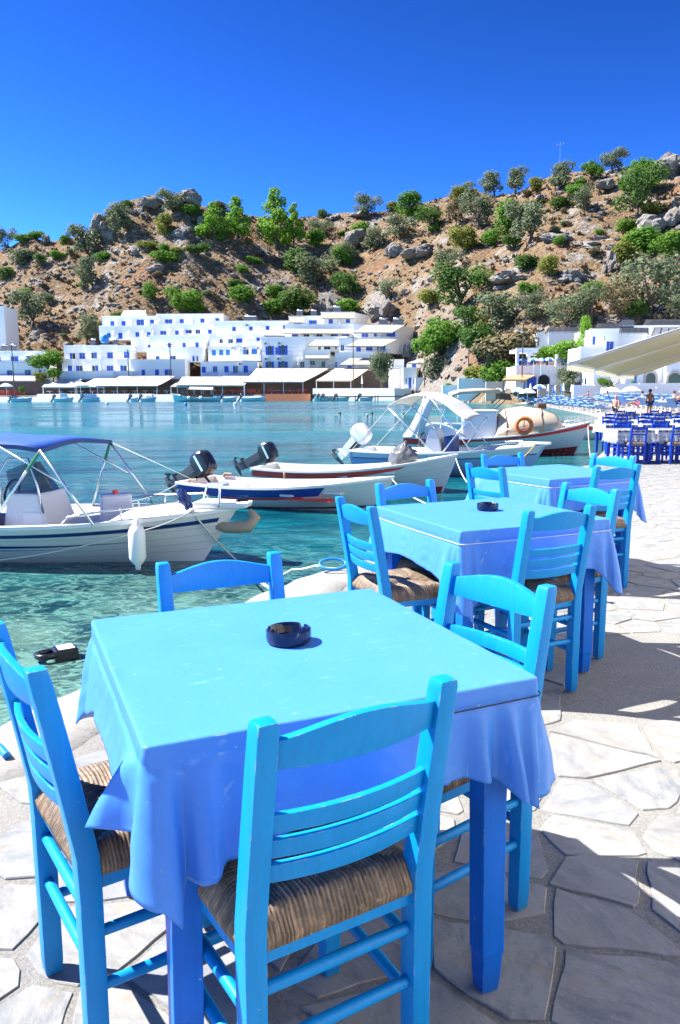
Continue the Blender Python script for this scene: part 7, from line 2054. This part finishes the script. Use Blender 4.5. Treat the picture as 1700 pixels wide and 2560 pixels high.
# ---- people
def skin_mat(name, c): return simple(name, c, .6, .08, 8)
SK = [skin_mat('skin_tan', (.42, .20, .12)), skin_mat('skin_pink', (.52, .27, .20)), skin_mat('skin_brown', (.26, .12, .07))]
M['hair_dark'] = simple('dark_hair', (.02, .014, .01), .7); M['hair_grey'] = simple('grey_hair', (.38, .37, .36), .7); M['hair_fair'] = simple('fair_hair', (.25, .14, .06), .7)
POSES = {
 'walk': dict(pel=(0, 0, .95), chest=(0, .0, 1.28), neck=(0, .0, 1.48), head=(0, .02, 1.60), top=(0, .02, 1.72), sl=(-.20, 0, 1.42), el=(-.26, .05, 1.14), wl=(-.22, .16, .92), hl=(-.20, .20, .84), sr=(.20, 0, 1.42), er=(.25, -.06, 1.14), wr=(.24, .06, .92), hr=(.23, .12, .84), hpl=(-.10, 0, .90), kl=(-.11, .16, .50), al=(-.11, .08, .08), tl=(-.11, .24, .03), hpr=(.10, 0, .90), kr=(.10, -.04, .48), ar=(.10, -.26, .12), tr=(.10, -.14, .04)),
 'stand': dict(pel=(0, 0, .97), chest=(0, .02, 1.30), neck=(0, .0, 1.50), head=(0, .02, 1.62), top=(0, .02, 1.74), sl=(-.21, 0, 1.44), el=(-.29, -.02, 1.16), wl=(-.26, .10, .96), hl=(-.22, .14, .88), sr=(.21, 0, 1.44), er=(.30, -.02, 1.16), wr=(.27, .10, .96), hr=(.23, .14, .88), hpl=(-.10, 0, .92), kl=(-.12, .02, .50), al=(-.12, -.02, .08), tl=(-.14, .14, .03), hpr=(.10, 0, .92), kr=(.12, .02, .50), ar=(.12, -.02, .08), tr=(.14, .14, .03)),
 'sit': dict(pel=(0, 0, .14), chest=(0, -.08, .46), neck=(0, -.06, .66), head=(0, -.03, .78), top=(0, -.02, .90), sl=(-.2, -.07, .60), el=(-.27, .06, .38), wl=(-.18, .24, .40), hl=(-.14, .32, .40), sr=(.2, -.07, .60), er=(.27, .06, .38), wr=(.18, .24, .40), hr=(.14, .32, .40), hpl=(-.10, .04, .12), kl=(-.12, .40, .44), al=(-.12, .66, .08), tl=(-.12, .80, .05), hpr=(.10, .04, .12), kr=(.12, .42, .40), ar=(.12, .72, .08), tr=(.12, .86, .06)),
 'lie': dict(pel=(0, 0, .14), chest=(0, -.34, .18), neck=(0, -.54, .22), head=(0, -.66, .26), top=(0, -.78, .30), sl=(-.2, -.48, .18), el=(-.30, -.24, .12), wl=(-.26, 0, .10), hl=(-.25, .10, .09), sr=(.2, -.48, .18), er=(.30, -.24, .12), wr=(.26, 0, .10), hr=(.25, .10, .09), hpl=(-.10, .06, .12), kl=(-.12, .44, .22), al=(-.12, .84, .08), tl=(-.13, .92, .16), hpr=(.10, .06, .12), kr=(.12, .46, .14), ar=(.12, .88, .08), tr=(.13, .94, .17)),
}
BONES = [('pel', 'chest'), ('chest', 'neck'), ('neck', 'head'), ('head', 'top'), ('chest', 'sl'), ('sl', 'el'), ('el', 'wl'), ('wl', 'hl'), ('chest', 'sr'), ('sr', 'er'), ('er', 'wr'), ('wr', 'hr'), ('pel', 'hpl'), ('hpl', 'kl'), ('kl', 'al'), ('al', 'tl'), ('pel', 'hpr'), ('hpr', 'kr'), ('kr', 'ar'), ('ar', 'tr')]
RAD = dict(pel=.15, chest=.155, neck=.055, head=.10, top=.07, sl=.065, el=.045, wl=.032, hl=.036, sr=.065, er=.045, wr=.032, hr=.036, hpl=.095, kl=.062, al=.042, tl=.038, hpr=.095, kr=.062, ar=.042, tr=.038)
def skin_obj(name, pts, bones, rad, mat, parent=None):
    keys = list(pts); me = bpy.data.meshes.new(name)
    me.from_pydata([pts[k] for k in keys], [(keys.index(a), keys.index(b)) for a, b in bones], []); me.materials.append(mat)
    o = link_mesh(name, me, parent)
    md = o.modifiers.new('skin', 'SKIN'); md.use_smooth_shade = True
    for i, k in enumerate(keys):
        me.skin_vertices[0].data[i].radius = (rad[k], rad[k]); me.skin_vertices[0].data[i].use_root = (i == 0)
    sb = o.modifiers.new('sub', 'SUBSURF'); sb.levels = sb.render_levels = 1
    return o
def person(loc, rz, pose, skin, hair, trunks, label, group='bathers on the beach', s=1.0):
    p = POSES[pose]; root = empty('person', loc, rz, label, 'person', group); root.scale = (s, s, s)
    body = skin_obj('body', p, BONES, RAD, skin, root)
    h = Vector(p['head']); t = Vector(p['top']); c = h.lerp(t, .55); m = MB(); m.ico((c.x, c.y - .02, c.z + .012), .112, 2, (1, 1.05, .95)); m.build('hair', hair, root, smooth=True)
    if trunks is not None:
        keys = ('pel', 'hpl', 'hpr', 'kl2', 'kr2'); q = dict(pel=p['pel'], hpl=p['hpl'], hpr=p['hpr'], kl2=tuple(Vector(p['hpl']).lerp(Vector(p['kl']), .55)), kr2=tuple(Vector(p['hpr']).lerp(Vector(p['kr']), .55)))
        skin_obj('trunks', q, [('pel', 'hpl'), ('pel', 'hpr'), ('hpl', 'kl2'), ('hpr', 'kr2')], dict(pel=.17, hpl=.115, hpr=.115, kl2=.105, kr2=.105), trunks, root)
    m = MB(); hd = Vector(p['head']); m.ico((hd.x, hd.y + .105, hd.z), .022, 1); m.build('nose', skin, root)
    return root
TB, TR, TP = M['black'], M['b_navy'], simple('pink_swimwear', (.55, .07, .20), .7)
b = beach_point(1537, 1054); person((b.x, b.y, b.z), 2.4, 'walk', SK[1], M['hair_grey'], TB, 'elderly man in black shorts walking along the waterline')
b = beach_point(1622, 1046); person((b.x, b.y, b.z + .05), .3, 'stand', SK[2], M['hair_dark'], TR, 'bare backed dark haired man standing behind the dark blue chairs')
for x, y, pose, sk, hr, tk, rz, lb in [
 (1468, 1003, 'sit', 0, 'hair_fair', TR, 1.2, 'person sitting up among the sunbeds, left of the reclining woman'), (1490, 1009, 'lie', 0, 'hair_fair', TP, 1.3, 'woman in pink reclining on a sunbed near the waterline'), (1506, 1007, 'lie', 1, 'hair_dark', None, 1.1, 'person lying back beside the seated brown bather'), (1516, 1008, 'sit', 2, 'hair_dark', TB, 1.4, 'brown skinned bather sitting upright by the waterline sunbeds'),
 (1594, 1024, 'lie', 0, 'hair_dark', TP, 1.3, 'woman in bright pink lying on a sunbed behind the walking man'), (1603, 1017, 'sit', 1, 'hair_dark', TB, 1.5, 'person with dark hair sitting behind the woman in bright pink'), (1662, 1020, 'lie', 0, 'hair_fair', TR, 1.0, 'person with raised knees on a sunbed right of the bare backed man'), (1682, 1022, 'sit', 1, 'hair_dark', TP, 1.4, 'seated bather in pink at the right edge of the beach'), (1697, 1022, 'sit', 2, 'hair_grey', TR, 1.2, 'seated bather cut off by the right edge of the beach'),
 (1302, 997, 'sit', 2, 'hair_dark', TB, 1.2, 'leftmost of the small group sitting on the far sunbeds'), (1313, 998, 'sit', 0, 'hair_dark', TP, 1.6, 'second from left in the small group on the far sunbeds'), (1324, 998, 'sit', 2, 'hair_dark', TR, 1.3, 'third from left in the small group on the far sunbeds'), (1330, 1000, 'lie', 1, 'hair_dark', TR, 1.2, 'person lying right of the small group on the far sunbeds'), (1362, 1001, 'lie', 1, 'hair_grey', TB, 1.4, 'person lying alone right of the small group on the far sunbeds')]:
    b = beach_point(x, y); person((b.x, b.y, b.z + .36), rz, pose, SK[sk], M[hr], tk, lb)
for x, y, hr, lb in [(850, 1035, 'hair_dark', 'swimmer alone on the left, only head and shoulders above the water'), (918, 1039, 'hair_grey', 'grey haired swimmer, front one of the pair'), (930, 1035, 'hair_dark', 'dark haired swimmer, rear one of the pair'), (1010, 1037, 'hair_dark', 'swimmer beside the splash, framed by the white sunshade poles')]:
    p = at_z(x, y, WATER_Z + .15)
    person((p.x, p.y, WATER_Z - 1.58), 3.1, 'stand', SK[0], M[hr], None, lb, 'swimmers in the bay', 1.05)

# ---- things on the water and at the quay edge
p = at_z(140, 1648, WATER_Z)
root = empty('float_can', (p.x, p.y, WATER_Z + .03), .55, 'black plastic can with a white label floating beside the quay', 'float')
m = MB(); m.hexa([(-.02, -.085, -.05), (.17, -.085, -.05), (.17, .085, -.05), (-.02, .085, -.05), (-.02, -.08, .06), (.165, -.08, .06), (.165, .08, .06), (-.02, .08, .06)]); m.build('body', M['black'], root, bevel=.022, seg=3)
m = MB(); m.tube([(-.01, -.06, .02), (-.10, -.065, .02), (-.14, -.03, .02), (-.14, .03, .02), (-.10, .065, .02), (-.01, .06, .02)], .027, 8); m.build('handle', M['black'], root, smooth=True)
m = MB(); m.box(.015, -.062, .059, .14, .062, .0625); m.build('label', M['white'], root)
rope([at_z(690, 1442, WATER_Z), at_z(730, 1424, -.4), at_z(790, 1418, .0) + Vector((0, 0, .012)), at_z(850, 1421, .012)], .010, 'rope', 'white rope lying over the quay edge behind the nearest table', sag=.01)
m = MB(); c = at_z(832, 1420, .03); m.tube([c + Vector((.10 * math.cos(a), .05 * math.sin(a), .03 + .03 * math.sin(a))) for a in [i * math.pi / 7 for i in range(14)]], .012, 6, closed=True); tag(m.build('rope_loop', M['b_swoosh'], smooth=True), 'turquoise rope loop on the quay edge', 'rope')
a = at_z(-30, 1850, .015); rope([a, at_z(2, 1872, .02), at_z(18, 1890, .015)], .016, 'b_swoosh', 'frayed turquoise rope end on the terrace at the left frame edge')
